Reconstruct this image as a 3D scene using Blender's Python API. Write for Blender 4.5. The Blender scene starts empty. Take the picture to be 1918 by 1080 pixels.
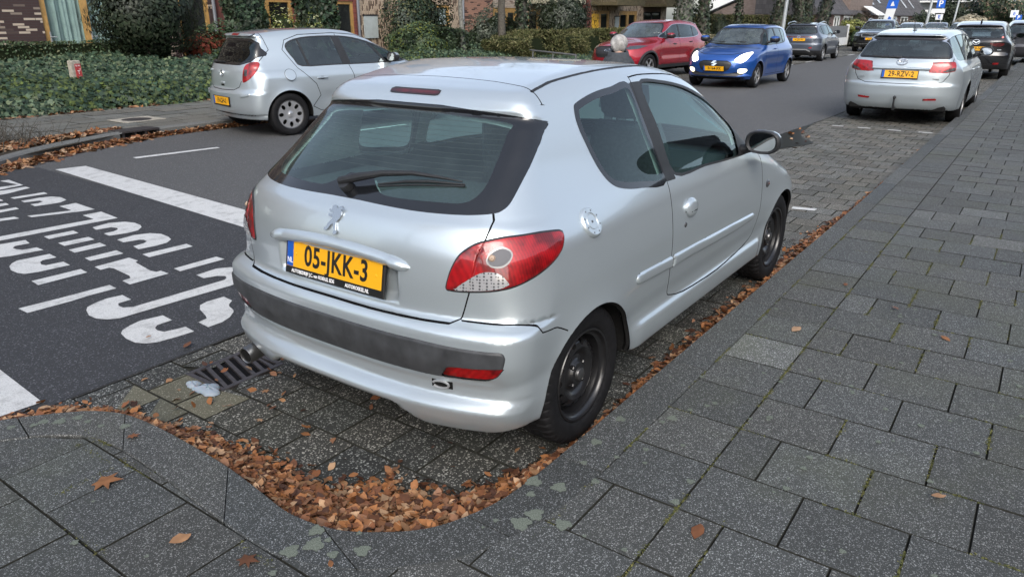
import bpy, bmesh, math, random
import numpy as np
from mathutils import Vector, Matrix, Euler
random.seed(7); np.random.seed(7)
SC = bpy.context.scene
# ---------------------------------------------------------------- camera
cam = bpy.data.cameras.new('camera'); camo = bpy.data.objects.new('camera', cam); SC.collection.objects.link(camo)
YAW, PITCH, ROLL = .6157, .3519, .0017
def cam_axes():
    cy, sy, cp, sp = math.cos(YAW), math.sin(YAW), math.cos(PITCH), math.sin(PITCH)
    f = Vector((cy*cp, sy*cp, -sp)); r = Vector((sy, -cy, 0)); u = r.cross(f)
    return math.cos(ROLL)*r + math.sin(ROLL)*u, -math.sin(ROLL)*r + math.cos(ROLL)*u, f
r_, u_, f_ = cam_axes()
camo.matrix_world = Matrix(((r_.x, u_.x, -f_.x, -2.3353), (r_.y, u_.y, -f_.y, -2.0807), (r_.z, u_.z, -f_.z, 1.6346), (0, 0, 0, 1)))
cam.sensor_width = 36; cam.lens = 1378.45 / 1918 * 36; cam.clip_start = .05; cam.clip_end = 3000
SC.camera = camo
# ---------------------------------------------------------------- daylight: bright overcast
SUN_EL, SUN_AZ = math.radians(38), math.radians(215)     # azimuth of the light's direction of travel source, from +x counter-clockwise
wd = bpy.data.worlds.new('World'); SC.world = wd; wd.use_nodes = True
nt = wd.node_tree; nt.nodes.clear()
sky = nt.nodes.new('ShaderNodeTexSky'); sky.sky_type = 'NISHITA'; sky.sun_disc = False
sky.sun_elevation = SUN_EL; sky.sun_rotation = math.pi/2 - SUN_AZ; sky.air_density = 1.0; sky.dust_density = 2.5; sky.ozone_density = 1.0
hs = nt.nodes.new('ShaderNodeHueSaturation'); hs.inputs['Saturation'].default_value = .62
bg = nt.nodes.new('ShaderNodeBackground'); bg.inputs['Strength'].default_value = .15
wo = nt.nodes.new('ShaderNodeOutputWorld')
nt.links.new(sky.outputs[0], hs.inputs['Color']); nt.links.new(hs.outputs[0], bg.inputs[0]); nt.links.new(bg.outputs[0], wo.inputs[0])
sl = bpy.data.lights.new('sun', 'SUN'); sl.energy = .7; sl.angle = math.radians(28); sl.color = (1, .97, .93)
so = bpy.data.objects.new('sun', sl); SC.collection.objects.link(so)
so.rotation_euler = Vector((-math.cos(SUN_EL)*math.cos(SUN_AZ), -math.cos(SUN_EL)*math.sin(SUN_AZ), -math.sin(SUN_EL))).to_track_quat('-Z', 'Y').to_euler()
SC.view_settings.view_transform = 'Standard'; SC.view_settings.look = 'None'; SC.view_settings.gamma = 1
SC.view_settings.exposure = 1.02
SC.cycles.max_bounces = 8; SC.cycles.transparent_max_bounces = 12; SC.cycles.caustics_reflective = False; SC.cycles.caustics_refractive = False
try:
    SC.cycles.use_denoising = True
except Exception: pass
# ---------------------------------------------------------------- scene helpers
COL = SC.collection
def link(o, parent=None):
    COL.objects.link(o)
    if parent is not None: o.parent = parent
    return o
def tag(o, label=None, cat=None, group=None, kind=None):
    for k, v in (('label', label), ('category', cat), ('group', group), ('kind', kind)):
        if v: o[k] = v
    return o
def empty(name, loc=(0, 0, 0), rz=0, label=None, cat=None, group=None, parent=None):
    o = bpy.data.objects.new(name, None); o.empty_display_size = .1; link(o, parent)
    o.location = loc; o.rotation_euler = (0, 0, rz); tag(o, label, cat, group); return o
def mesh_obj(name, V, F, mats, parent=None, mi=None, normals=None, smooth=True, attr=None):
    me = bpy.data.meshes.new(name)
    V = np.asarray(V, np.float32)
    if isinstance(F, np.ndarray):
        nf, k = F.shape
        me.vertices.add(len(V)); me.vertices.foreach_set('co', V.ravel())
        me.loops.add(nf * k); me.loops.foreach_set('vertex_index', F.astype(np.int32).ravel())
        me.polygons.add(nf); me.polygons.foreach_set('loop_start', np.arange(0, nf * k, k, dtype=np.int32))
    else:
        me.from_pydata([tuple(map(float, v)) for v in V], [], [tuple(f) for f in F])
    for m in (mats if isinstance(mats, (list, tuple)) else [mats]): me.materials.append(m)
    if mi is not None: me.polygons.foreach_set('material_index', np.asarray(mi, np.int32))
    me.polygons.foreach_set('use_smooth', np.full(len(me.polygons), bool(smooth)))
    if attr is not None:
        a = me.attributes.new('tint', 'FLOAT_COLOR', 'FACE'); a.data.foreach_set('color', np.asarray(attr, np.float32).ravel())
    me.update(); me.validate(clean_customdata=False)
    if normals is not None: me.normals_split_custom_set_from_vertices([tuple(n) for n in normals])
    o = bpy.data.objects.new(name, me); return link(o, parent)
class MB:
    """collects simple shapes into one mesh"""
    def __init__(s): s.V, s.F, s.M = [], [], []
    def add(s, V, F, m=0):
        b = len(s.V); s.V += [tuple(v) for v in V]; s.F += [tuple(b + i for i in f) for f in F]; s.M += [m] * len(F); return s
    def box(s, lo, hi, m=0, bev=0):
        x0, y0, z0 = lo; x1, y1, z1 = hi
        if bev <= 0:
            return s.add([(x0,y0,z0),(x1,y0,z0),(x1,y1,z0),(x0,y1,z0),(x0,y0,z1),(x1,y0,z1),(x1,y1,z1),(x0,y1,z1)],
                  [(0,3,2,1),(4,5,6,7),(0,1,5,4),(1,2,6,5),(2,3,7,6),(3,0,4,7)], m)
        b = bev
        V = []; 
        for (z, i) in ((z0, b), (z0 + b, 0), (z1 - b, 0), (z1, b)):
            V += [(x0+i, y0+b, z), (x0+b, y0+i, z), (x1-b, y0+i, z), (x1-i, y0+b, z), (x1-i, y1-b, z), (x1-b, y1-i, z), (x0+b, y1-i, z), (x0+i, y1-b, z)]
        F = [tuple(range(7, -1, -1)), tuple(range(24, 32))]
        for k in range(3):
            for j in range(8): F.append((k*8+j, k*8+(j+1) % 8, k*8+8+(j+1) % 8, k*8+8+j))
        return s.add(V, F, m)
    def obox(s, c, half, R, m=0):
        V = [];
        for sz in (-1, 1):
            for sx, sy in ((-1,-1),(1,-1),(1,1),(-1,1)): V.append(tuple(Vector(c) + R @ Vector((sx*half[0], sy*half[1], sz*half[2]))))
        return s.add(V, [(0,3,2,1),(4,5,6,7),(0,1,5,4),(1,2,6,5),(2,3,7,6),(3,0,4,7)], m)
    def tube(s, pts, rad, n=8, m=0, cap=True):
        pts = [Vector(p) for p in pts]; rs = rad if isinstance(rad, (list, tuple)) else [rad] * len(pts)
        V, F = [], []; up = None
        for i, p in enumerate(pts):
            d = (pts[min(i+1, len(pts)-1)] - pts[max(i-1, 0)]).normalized()
            if up is None: up = Vector((0, 0, 1)) if abs(d.z) < .9 else Vector((1, 0, 0))
            a = d.cross(up).normalized(); up = a.cross(d).normalized()
            for k in range(n):
                t = 2*math.pi*k/n; V.append(p + rs[i]*(math.cos(t)*a + math.sin(t)*up))
        for i in range(len(pts)-1):
            for k in range(n): F.append((i*n+k, i*n+(k+1) % n, (i+1)*n+(k+1) % n, (i+1)*n+k))
        if cap: F += [tuple(range(n-1, -1, -1)), tuple((len(pts)-1)*n+k for k in range(n))]
        return s.add(V, F, m)
    def lathe(s, prof, n=24, axis='z', c=(0, 0, 0), m=0):
        V, F = [], []
        for (r, h) in prof:
            for k in range(n):
                t = 2*math.pi*k/n; a, b = r*math.cos(t), r*math.sin(t)
                V.append({'z': (c[0]+a, c[1]+b, c[2]+h), 'y': (c[0]+a, c[1]+h, c[2]+b), 'x': (c[0]+h, c[1]+a, c[2]+b)}[axis])
        for i in range(len(prof)-1):
            for k in range(n):
                f = (i*n+k, i*n+(k+1) % n, (i+1)*n+(k+1) % n, (i+1)*n+k); F.append(f if axis != 'y' else f[::-1])
        return s.add(V, F, m)
    def prism(s, poly, z0, z1, m=0, top_only=False):
        n = len(poly); V = [(x, y, z0) for x, y in poly] + [(x, y, z1) for x, y in poly]
        F = [tuple(range(n, 2*n))] + ([] if top_only else [tuple(range(n-1, -1, -1))]) + [(i, (i+1) % n, n+(i+1) % n, n+i) for i in range(n)]
        return s.add(V, F, m)
    def build(s, name, mats, parent=None, smooth=False, loc=None, bevel=0, attr=None):
        o = mesh_obj(name, s.V, s.F, mats, parent, s.M, smooth=smooth, attr=attr)
        if bevel:
            bm = bmesh.new(); bm.from_mesh(o.data); bmesh.ops.bevel(bm, geom=bm.edges[:], offset=bevel, segments=2, affect='EDGES', clamp_overlap=True); bm.to_mesh(o.data); bm.free()
        if smooth:
            try: o.data.set_sharp_from_angle(angle=math.radians(35))
            except Exception: pass
        if loc: o.location = loc
        return o
def text_mesh(body, size, name, mat, parent, M, sx=1.0, ext=.001, bold=.0, align='CENTER', space=1.0):
    cu = bpy.data.curves.new(name, 'FONT'); cu.body = body; cu.size = size; cu.align_x = align; cu.align_y = 'CENTER'; cu.extrude = ext; cu.offset = bold; cu.space_character = space; cu.resolution_u = 3
    t = bpy.data.objects.new('tmp', cu); COL.objects.link(t); dg = bpy.context.evaluated_depsgraph_get(); dg.update()
    me = bpy.data.meshes.new_from_object(t.evaluated_get(dg)); bpy.data.objects.remove(t); bpy.data.curves.remove(cu)
    me.name = name; me.transform(Matrix.Diagonal((sx, 1, 1, 1))); me.transform(M); me.materials.clear(); me.materials.append(mat)
    o = bpy.data.objects.new(name, me); return link(o, parent)
# ---------------------------------------------------------------- materials
MAT = {}
def nmat(name):
    m = bpy.data.materials.new(name); m.use_nodes = True; MAT[name] = m
    return m, m.node_tree, m.node_tree.nodes['Principled BSDF']
def N(nt, typ, **kw):
    n = nt.nodes.new(typ)
    for k, v in kw.items():
        if k.startswith('i_'):
            key = k[2:]; key = int(key) if key.isdigit() else key.replace('_', ' ')
            n.inputs[key].default_value = v
        else: setattr(n, k, v)
    return n
def L(nt, a, b): nt.links.new(a, b)
def ramp(nt, fac, stops):
    r = nt.nodes.new('ShaderNodeValToRGB'); e = r.color_ramp.elements
    while len(e) < len(stops): e.new(.5)
    for q, (p, c) in zip(e, stops): q.position = p; q.color = (*c, 1) if len(c) == 3 else c
    L(nt, fac, r.inputs[0]); return r
def mixc(nt, fac, a, b, mode='MIX'):
    n = nt.nodes.new('ShaderNodeMix'); n.data_type = 'RGBA'; n.blend_type = mode
    for sock, v in ((n.inputs[0], fac), (n.inputs[6], a), (n.inputs[7], b)):
        if isinstance(v, bpy.types.NodeSocket): L(nt, v, sock)
        elif isinstance(v, (int, float)): sock.default_value = v
        else: sock.default_value = (*v, 1) if len(v) == 3 else v
    return n.outputs[2]
def noise(nt, scale, det=4, rough=.55, vec=None):
    n = N(nt, 'ShaderNodeTexNoise'); n.inputs['Scale'].default_value = scale; n.inputs['Detail'].default_value = det; n.inputs['Roughness'].default_value = rough
    if vec is not None: L(nt, vec, n.inputs['Vector'])
    return n
def ocoord(nt): return N(nt, 'ShaderNodeTexCoord').outputs['Object']
def bumpn(nt, h, strength=.3, dist=.01):
    b = N(nt, 'ShaderNodeBump'); b.inputs['Strength'].default_value = strength; b.inputs['Distance'].default_value = dist; L(nt, h, b.inputs['Height']); return b.outputs[0]
def simple(name, col, rough=.5, metal=0, spec=.5, coat=0, em=None, estr=0, var=0, vscale=8):
    m, nt, p = nmat(name); p.inputs['Roughness'].default_value = rough; p.inputs['Metallic'].default_value = metal
    p.inputs['Specular IOR Level'].default_value = spec; p.inputs['Coat Weight'].default_value = coat; p.inputs['Coat Roughness'].default_value = .04
    p.inputs['Base Color'].default_value = (*col, 1)
    if var:
        n = noise(nt, vscale, 5, .6, ocoord(nt)); r = ramp(nt, n.outputs[0], [(.3, tuple(c*(1-var) for c in col)), (.7, tuple(min(1, c*(1+var)) for c in col))])
        L(nt, r.outputs[0], p.inputs['Base Color'])
    if em: p.inputs['Emission Color'].default_value = (*em, 1); p.inputs['Emission Strength'].default_value = estr
    return m
def paint(name, col, metal=.6, rough=.34, flake=.10, dirt=.0):
    m, nt, p = nmat(name); oc = ocoord(nt)
    n = noise(nt, 900, 2, .6, oc); n2 = noise(nt, 3.0, 5, .6, oc)
    a = mixc(nt, n.outputs[0], tuple(c*(1-flake) for c in col), tuple(min(1, c*(1+flake)) for c in col))
    if dirt:
        z = N(nt, 'ShaderNodeSeparateXYZ'); L(nt, oc, z.inputs[0])
        mr = N(nt, 'ShaderNodeMapRange'); L(nt, z.outputs[2], mr.inputs[0])
        for i, v in ((1, .62), (2, .18), (3, 0), (4, 1)): mr.inputs[i].default_value = v
        mm = N(nt, 'ShaderNodeMath', operation='MULTIPLY'); L(nt, mr.outputs[0], mm.inputs[0]); L(nt, n2.outputs[0], mm.inputs[1])
        m3 = N(nt, 'ShaderNodeMath', operation='MULTIPLY'); L(nt, mm.outputs[0], m3.inputs[0]); m3.inputs[1].default_value = dirt
        a = mixc(nt, m3.outputs[0], a, (.16, .15, .13))
    L(nt, a, p.inputs['Base Color']); p.inputs['Metallic'].default_value = metal; p.inputs['Roughness'].default_value = rough
    p.inputs['Coat Weight'].default_value = 1; p.inputs['Coat Roughness'].default_value = .04; p.inputs['Coat IOR'].default_value = 1.5
    L(nt, bumpn(nt, n.outputs[0], .02, .001), p.inputs['Normal'])
    return m
def glass(name, tint=(.75, .85, .83), alpha=.55, rough=.02, film=0.0, ior=1.52):
    """thin pane: fresnel mirror over a tinted transparent body"""
    m, nt, p = nmat(name); nt.nodes.remove(p); out = nt.nodes['Material Output']
    ge = N(nt, 'ShaderNodeNewGeometry'); dp = N(nt, 'ShaderNodeVectorMath', operation='DOT_PRODUCT'); L(nt, ge.outputs['Normal'], dp.inputs[0]); L(nt, ge.outputs['Incoming'], dp.inputs[1])
    ab = N(nt, 'ShaderNodeMath', operation='ABSOLUTE'); L(nt, dp.outputs['Value'], ab.inputs[0]); om = N(nt, 'ShaderNodeMath', operation='SUBTRACT'); om.inputs[0].default_value = 1; L(nt, ab.outputs[0], om.inputs[1])
    pw = N(nt, 'ShaderNodeMath', operation='POWER'); L(nt, om.outputs[0], pw.inputs[0]); pw.inputs[1].default_value = 5; f0 = ((ior-1)/(ior+1))**2
    fr = N(nt, 'ShaderNodeMath', operation='MULTIPLY_ADD'); L(nt, pw.outputs[0], fr.inputs[0]); fr.inputs[1].default_value = 1-f0; fr.inputs[2].default_value = f0
    g = N(nt, 'ShaderNodeBsdfGlossy'); g.inputs['Roughness'].default_value = rough; g.inputs['Color'].default_value = (.88, .98, 1, 1)
    t = N(nt, 'ShaderNodeBsdfTransparent'); t.inputs[0].default_value = (*[c*alpha for c in tint], 1)
    last = t.outputs[0]
    if film:
        d = N(nt, 'ShaderNodeBsdfDiffuse'); d.inputs[0].default_value = (*[c*.8 for c in tint], 1)
        n = noise(nt, 5, 6, .7, ocoord(nt)); mr = N(nt, 'ShaderNodeMapRange'); L(nt, n.outputs[0], mr.inputs[0]); mr.inputs[1].default_value = .3; mr.inputs[2].default_value = .7; mr.inputs[3].default_value = film*.5; mr.inputs[4].default_value = film*1.4
        mx = N(nt, 'ShaderNodeMixShader'); L(nt, mr.outputs[0], mx.inputs[0]); L(nt, last, mx.inputs[1]); L(nt, d.outputs[0], mx.inputs[2]); last = mx.outputs[0]
    ad = N(nt, 'ShaderNodeMath', operation='MULTIPLY_ADD'); L(nt, fr.outputs[0], ad.inputs[0]); ad.inputs[1].default_value = 1.0; ad.inputs[2].default_value = .03; ad.use_clamp = True
    mx = N(nt, 'ShaderNodeMixShader'); L(nt, ad.outputs[0], mx.inputs[0]); L(nt, last, mx.inputs[1]); L(nt, g.outputs[0], mx.inputs[2]); L(nt, mx.outputs[0], out.inputs[0])
    return m
def lens(name, col, pattern=120, dark=.35):
    m, nt, p = nmat(name); oc = ocoord(nt)
    w = N(nt, 'ShaderNodeTexWave'); w.inputs['Scale'].default_value = pattern/6; w.inputs['Distortion'].default_value = 2.5; L(nt, oc, w.inputs['Vector'])
    n = noise(nt, 14, 3, .5, oc)
    a = mixc(nt, w.outputs['Fac'], tuple(c*dark for c in col), col); a = mixc(nt, n.outputs[0], a, tuple(c*.55 for c in col))
    rb = ramp(nt, n.outputs[0], [(.38, (.35,)*3), (.56, (1.0,)*3)]); a = mixc(nt, 1.0, a, rb.outputs[0], 'MULTIPLY'); L(nt, a, p.inputs['Base Color']); p.inputs['Roughness'].default_value = .35; p.inputs['Coat Weight'].default_value = 1; p.inputs['Coat Roughness'].default_value = .02
    p.inputs['Metallic'].default_value = .25
    return m
paint('silver paint', (.58, .65, .685), .64, .33, .10, dirt=.25)
simple('shut gap', (.006, .006, .007), .8, spec=.1)
simple('black plastic', (.020, .021, .023), .48, var=.25, vscale=30)
simple('grey bumper plastic', (.045, .048, .052), .5, var=.35, vscale=14)
simple('black rubber', (.009, .009, .010), .7, spec=.25, var=.4, vscale=40)
simple('frit black', (.010, .011, .013), .12, coat=.6)
simple('interior cloth', (.06, .063, .068), .9, spec=.1, var=.3, vscale=60)
simple('interior plastic', (.035, .037, .04), .6)
simple('interior pale', (.42, .43, .42), .8)
simple('underbody', (.012, .012, .012), .9, spec=.1)
simple('black steel', (.012, .012, .013), .30, coat=.2)
simple('wheel silver', (.55, .56, .57), .32, metal=.7)
simple('badge chrome', (.50, .52, .55), .22, metal=1)
simple('chrome', (.78, .79, .80), .10, metal=1)
simple('dull metal', (.20, .20, .20), .35, metal=.9)
simple('plate yellow', (.86, .42, .008), .38, coat=.3)
simple('plate blue', (.01, .09, .42), .4)
simple('plate black', (.008, .008, .008), .5)
simple('lettering white', (.85, .85, .85), .5)
simple('mirror glass', (.55, .58, .6), .03, metal=1)
glass('car glass', (.70, .94, .91), .95)
glass('car glass rear', (.72, .96, .94), .97, film=.035, ior=1.6)
glass('dark glass', (.35, .40, .42), .5)
lens('red lens', (.60, .006, .012), 200, .55); lens('dark red lens', (.16, .006, .008)); lens('clear lens', (.13, .13, .14), 60, dark=.35); lens('amber lens', (.6, .25, .06))

simple('lamp bowl', (.15, .15, .16), .55, spec=.3)
simple('bulb glass', (.45, .33, .24), .4)
simple('wire brown', (.05, .035, .03), .7)
m, nt, p = nmat('honeycomb'); oc = ocoord(nt)
vo = N(nt, 'ShaderNodeTexVoronoi'); vo.inputs['Scale'].default_value = 92; vo.inputs['Randomness'].default_value = .15; L(nt, oc, vo.inputs['Vector'])
r = ramp(nt, vo.outputs['Distance'], [(.30, (.11, .11, .12)), (.42, (.45, .45, .46))]); L(nt, r.outputs[0], p.inputs['Base Color'])
p.inputs['Roughness'].default_value = .25; p.inputs['Coat Weight'].default_value = 1; p.inputs['Metallic'].default_value = .3
# ---------------------------------------------------------------- numeric car shell library
def lut(pts, pad=.6, n=2400, sm=9):
    p = np.array(sorted(pts), float); x, y = p[:, 0], p[:, 1]
    h = np.diff(x); d = np.diff(y) / h
    m = np.zeros(len(x)); m[0], m[-1] = d[0], d[-1]
    for i in range(1, len(x) - 1):
        if d[i - 1] * d[i] > 0:
            w1, w2 = 2 * h[i] + h[i - 1], h[i] + 2 * h[i - 1]
            m[i] = (w1 + w2) / (w1 / d[i - 1] + w2 / d[i])
    X = np.linspace(x[0] - pad, x[-1] + pad, n)
    i = np.clip(np.searchsorted(x, X) - 1, 0, len(x) - 2)
    t = (X - x[i]) / h[i]; tc = np.clip(t, 0, 1)
    Y = ((2*tc**3-3*tc**2+1)*y[i] + (tc**3-2*tc**2+tc)*h[i]*m[i] + (-2*tc**3+3*tc**2)*y[i+1] + (tc**3-tc**2)*h[i]*m[i+1])
    Y += np.where(t < 0, t * h[i] * m[0] * .3, 0) + np.where(t > 1, (t - 1) * h[i] * m[-1] * .3, 0)
    k = np.ones(sm) / sm
    Yp = np.pad(Y, sm, mode='edge')
    for _ in range(2): Yp = np.convolve(Yp, k, 'same')
    Yp = Yp[sm:-sm]; Yp[:sm] = Y[:sm]; Yp[-sm:] = Y[-sm:]
    return (X, Yp, np.gradient(Yp, X))
def ev(l, x): return np.interp(x, l[0], l[1])
def dv(l, x): return np.interp(x, l[0], l[2])
def sstep(a, b, x):
    t = np.clip((x - a) / (b - a), 0, 1); return t * t * (3 - 2 * t)
def smax(a, b, k): return np.maximum(a, b) + np.maximum(k - np.abs(a - b), 0) ** 2 / (4 * k)
def bump(x, c, w): return np.exp(-((x - c) / w) ** 2)

def make_F(S):
    tum, dlo, dhi = lut(S['tum']), lut(S['dlo']), lut(S['dhi'])
    xr, xf, top, crn = lut(S['rear'], sm=S.get('rsm', 7)), lut(S['front']), lut(S['top']), lut(S['crown'])
    cr, cf, bow = lut(S['rcurve']), lut(S['fcurve']), lut(S['bow'])
    kt = lut(S['ktop']); kr = lut(S['krear']); kf = S.get('kfront', .12)
    bot = lut(S['bottom']); ra = S['arch']; extra = S.get('extra'); gz = S.get('gz', (.85, 1.15))
    pr = S.get('rpow', 3.0)
    def F(P):
        x, z = P[:, 0], P[:, 2]; ya = np.abs(P[:, 1]); yn = ya / .7
        g = sstep(gz[0], gz[1], z)
        W = ev(tum, z) + ev(dlo, x) * (1 - g) + ev(dhi, x) * g
        for (ax, az, r, amp) in ra:
            q = np.hypot(x - ax, z - az)
            W = W + amp * np.exp(-np.maximum(q - r, 0) / .06) * sstep(az - .25, az, z)
        bz = 0
        if 'side_extra' in S: W = W + S['side_extra'](x, z)
        f1 = ya - W
        bx = ev(xr, z) + ev(cr, z) * yn ** pr
        if extra: bx = bx + extra(ya, z, P[:, 1])
        f2 = (bx - x) / np.sqrt(1 + dv(xr, z) ** 2)
        f3 = (x - ev(xf, z) + ev(cf, z) * yn ** 2.6) / np.sqrt(1 + dv(xf, z) ** 2)
        xe = x + ev(bow, x) * yn ** 2
        f4 = (z - ev(top, xe) + ev(crn, x) * yn ** 2.4) / np.sqrt(1 + dv(top, xe) ** 2)
        f = smax(f1, f4, ev(kt, x))
        f = smax(f, f2, ev(kr, z)); f = smax(f, f3, kf)
        zb = ev(bot, x)
        if 'bot_extra' in S: zb = zb + S['bot_extra'](x, ya, P[:, 1])
        return smax(f, zb - z, .012)
    return F
def grad(F, P, e=2e-3):
    G = np.zeros_like(P)
    for i in range(3):
        d = np.zeros(3); d[i] = e
        G[:, i] = (F(P + d) - F(P - d)) / (2 * e)
    return G
def project(F, P, n=3):
    for _ in range(n):
        G = grad(F, P); P = P - (F(P) / np.maximum((G * G).sum(1), 1e-6))[:, None] * G
    return P
def surface_nets(F, lo, hi, h):
    n = [int(np.ceil((hi[i] - lo[i]) / h)) + 1 for i in range(3)]
    ax = [lo[i] + h * np.arange(n[i]) for i in range(3)]
    V = np.empty(n, np.float32)
    YY, ZZ = np.meshgrid(ax[1], ax[2], indexing='ij'); yy, zz = YY.ravel(), ZZ.ravel()
    B = max(1, 300000 // len(yy))
    for i in range(0, n[0], B):
        xs = ax[0][i:i + B]
        P = np.stack([np.repeat(xs, len(yy)), np.tile(yy, len(xs)), np.tile(zz, len(xs))], 1)
        V[i:i + len(xs)] = F(P).reshape(len(xs), n[1], n[2])
    c = [V[i:n[0]-1+i, j:n[1]-1+j, k:n[2]-1+k] for i in (0, 1) for j in (0, 1) for k in (0, 1)]
    neg = sum((a < 0).astype(int) for a in c); act = (neg > 0) & (neg < 8)
    idx = -np.ones(act.shape, int); cells = np.argwhere(act); idx[act] = np.arange(len(cells))
    acc = np.zeros((len(cells), 3)); cnt = np.zeros(len(cells))
    off = [(i, j, k) for i in (0, 1) for j in (0, 1) for k in (0, 1)]
    vals = [a[act] for a in c]
    for a in range(8):
        for b in range(a + 1, 8):
            if sum(abs(off[a][q] - off[b][q]) for q in range(3)) != 1: continue
            va, vb = vals[a], vals[b]; m = (va < 0) != (vb < 0)
            t = np.where(m, va / np.where(m, va - vb, 1), 0)
            p = np.array(off[a])[None] + t[:, None] * (np.array(off[b]) - np.array(off[a]))[None]
            acc += p * m[:, None]; cnt += m
    pos = np.array(lo) + h * (cells + acc / cnt[:, None])
    quads = []
    for axis in range(3):
        o1, o2 = [(1, 2), (2, 0), (0, 1)][axis]
        sl = [slice(1, n[q] - 1) for q in range(3)]; sl[axis] = slice(0, n[axis] - 1)
        a = V[tuple(sl)]; s2 = list(sl); s2[axis] = slice(1, n[axis]); b = V[tuple(s2)]
        m = (a < 0) != (b < 0); w = np.argwhere(m); st = a[m] < 0
        base = w.copy()
        for q in range(3):
            if q != axis: base[:, q] += 1
        def id_(da, db):
            u = base.copy(); u[:, o1] -= da; u[:, o2] -= db; return idx[u[:, 0], u[:, 1], u[:, 2]]
        q4 = np.stack([id_(1, 1), id_(0, 1), id_(0, 0), id_(1, 0)], 1)
        q4[~st] = q4[~st][:, ::-1]; quads.append(q4)
    Q = np.concatenate(quads); Q = Q[(Q >= 0).all(1)]
    d1 = ((pos[Q[:, 0]] - pos[Q[:, 2]]) ** 2).sum(1); d2 = ((pos[Q[:, 1]] - pos[Q[:, 3]]) ** 2).sum(1)
    A = Q[d1 <= d2]; C = Q[d1 > d2]
    T = np.concatenate([A[:, [0, 1, 2]], A[:, [0, 2, 3]], C[:, [0, 1, 3]], C[:, [1, 2, 3]]])
    return pos, T
class Soup:
    """triangle mesh with a region id per triangle; cut() splits triangles along the zero line of a field"""
    def __init__(s, V, T, R=None): s.V, s.T = V, T; s.R = np.zeros(len(T), int) if R is None else R
    def cut(s, d, where=None, eps=4e-4):
        if where is not None:
            w0 = where(s)
            if not w0.any(): return None
            vi = s.T[w0].ravel(); vm = np.zeros(len(s.V), bool); vm[vi] = True; vi = np.flatnonzero(vm); D = np.ones(len(s.V)); D[vi] = d(s.V[vi])
        else: D = d(s.V) if callable(d) else d
        D = np.where(np.abs(D) < eps, 0, D)
        if where is not None:
            wi = np.flatnonzero(w0); q = D[s.T[wi]]; a, b, c = q[:, 0], q[:, 1], q[:, 2]; wi = wi[((a > 0) | (b > 0) | (c > 0)) & ((a < 0) | (b < 0) | (c < 0))]
            if len(wi) == 0: return D
            m = np.zeros(len(s.T), bool); m[wi] = True
        else:
            a, b, c = D[s.T[:, 0]], D[s.T[:, 1]], D[s.T[:, 2]]; m = ((a > 0) | (b > 0) | (c > 0)) & ((a < 0) | (b < 0) | (c < 0))
        K = s.T[m]; RK = s.R[m]; keepT, keepR = s.T[~m], s.R[~m]
        if len(K) == 0: return D
        E = np.sort(np.concatenate([K[:, [0, 1]], K[:, [1, 2]], K[:, [2, 0]]]), 1)
        key = E[:, 0] * (len(s.V) + 1) + E[:, 1]
        u, inv = np.unique(key, return_inverse=True)
        ea, eb = u // (len(s.V) + 1), u % (len(s.V) + 1)
        cr = D[ea] * D[eb] < 0
        t = np.where(cr, D[ea] / np.where(cr, D[ea] - D[eb], 1), 0)
        NV = s.V[ea] + t[:, None] * (s.V[eb] - s.V[ea])
        nid = np.where(cr, len(s.V) + np.cumsum(cr) - 1, -1)
        s.V = np.concatenate([s.V, NV[cr]]); D2 = np.concatenate([D, np.zeros(cr.sum())])
        n = len(K); e = [nid[inv[i * n:(i + 1) * n]] for i in range(3)]
        outT, outR = [keepT], [keepR]
        for rot in range(3):
            a, b, c = K[:, rot], K[:, (rot + 1) % 3], K[:, (rot + 2) % 3]
            ab, bc, ca = e[rot], e[(rot + 1) % 3], e[(rot + 2) % 3]
            q = (ab >= 0) & (ca >= 0) & (bc < 0)
            outT += [np.stack([a[q], ab[q], ca[q]], 1), np.stack([ab[q], b[q], c[q]], 1), np.stack([ab[q], c[q], ca[q]], 1)]; outR += [RK[q]] * 3
            q = (bc >= 0) & (ab < 0) & (ca < 0)
            outT += [np.stack([a[q], b[q], bc[q]], 1), np.stack([a[q], bc[q], c[q]], 1)]; outR += [RK[q]] * 2
        s.T = np.concatenate(outT); s.R = np.concatenate(outR)
        return D2
    def cen(s):
        if getattr(s, '_k', None) is not s.T: s._k = s.T; s._c = (s.V[s.T[:, 0]] + s.V[s.T[:, 1]] + s.V[s.T[:, 2]])/3
        return s._c
def poly_sdf(px, py, poly):
    """signed distance to a closed polygon (negative inside)"""
    P = np.array(poly, float); n = len(P); d = np.full(px.shape, 1e9); ins = np.zeros(px.shape, bool)
    for i in range(n):
        a, b = P[i], P[(i + 1) % n]; e = b - a; L = (e * e).sum()
        wx, wy = px - a[0], py - a[1]; t = np.clip((wx * e[0] + wy * e[1]) / max(L, 1e-12), 0, 1)
        d = np.minimum(d, (wx - t * e[0]) ** 2 + (wy - t * e[1]) ** 2)
        c = (a[1] > py) != (b[1] > py)
        ins ^= c & (px < (b[0] - a[0]) * (py - a[1]) / ((b[1] - a[1]) if b[1] != a[1] else 1e-12) + a[0])
    d = np.sqrt(d); return np.where(ins, -d, d)
def line_sdf(px, py, pts):
    P = np.array(pts, float); d = np.full(px.shape, 1e9)
    for i in range(len(P) - 1):
        a, b = P[i], P[i + 1]; e = b - a; wx, wy = px - a[0], py - a[1]
        t = np.clip((wx * e[0] + wy * e[1]) / max((e * e).sum(), 1e-12), 0, 1)
        d = np.minimum(d, (wx - t * e[0]) ** 2 + (wy - t * e[1]) ** 2)
    return np.sqrt(d)
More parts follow.
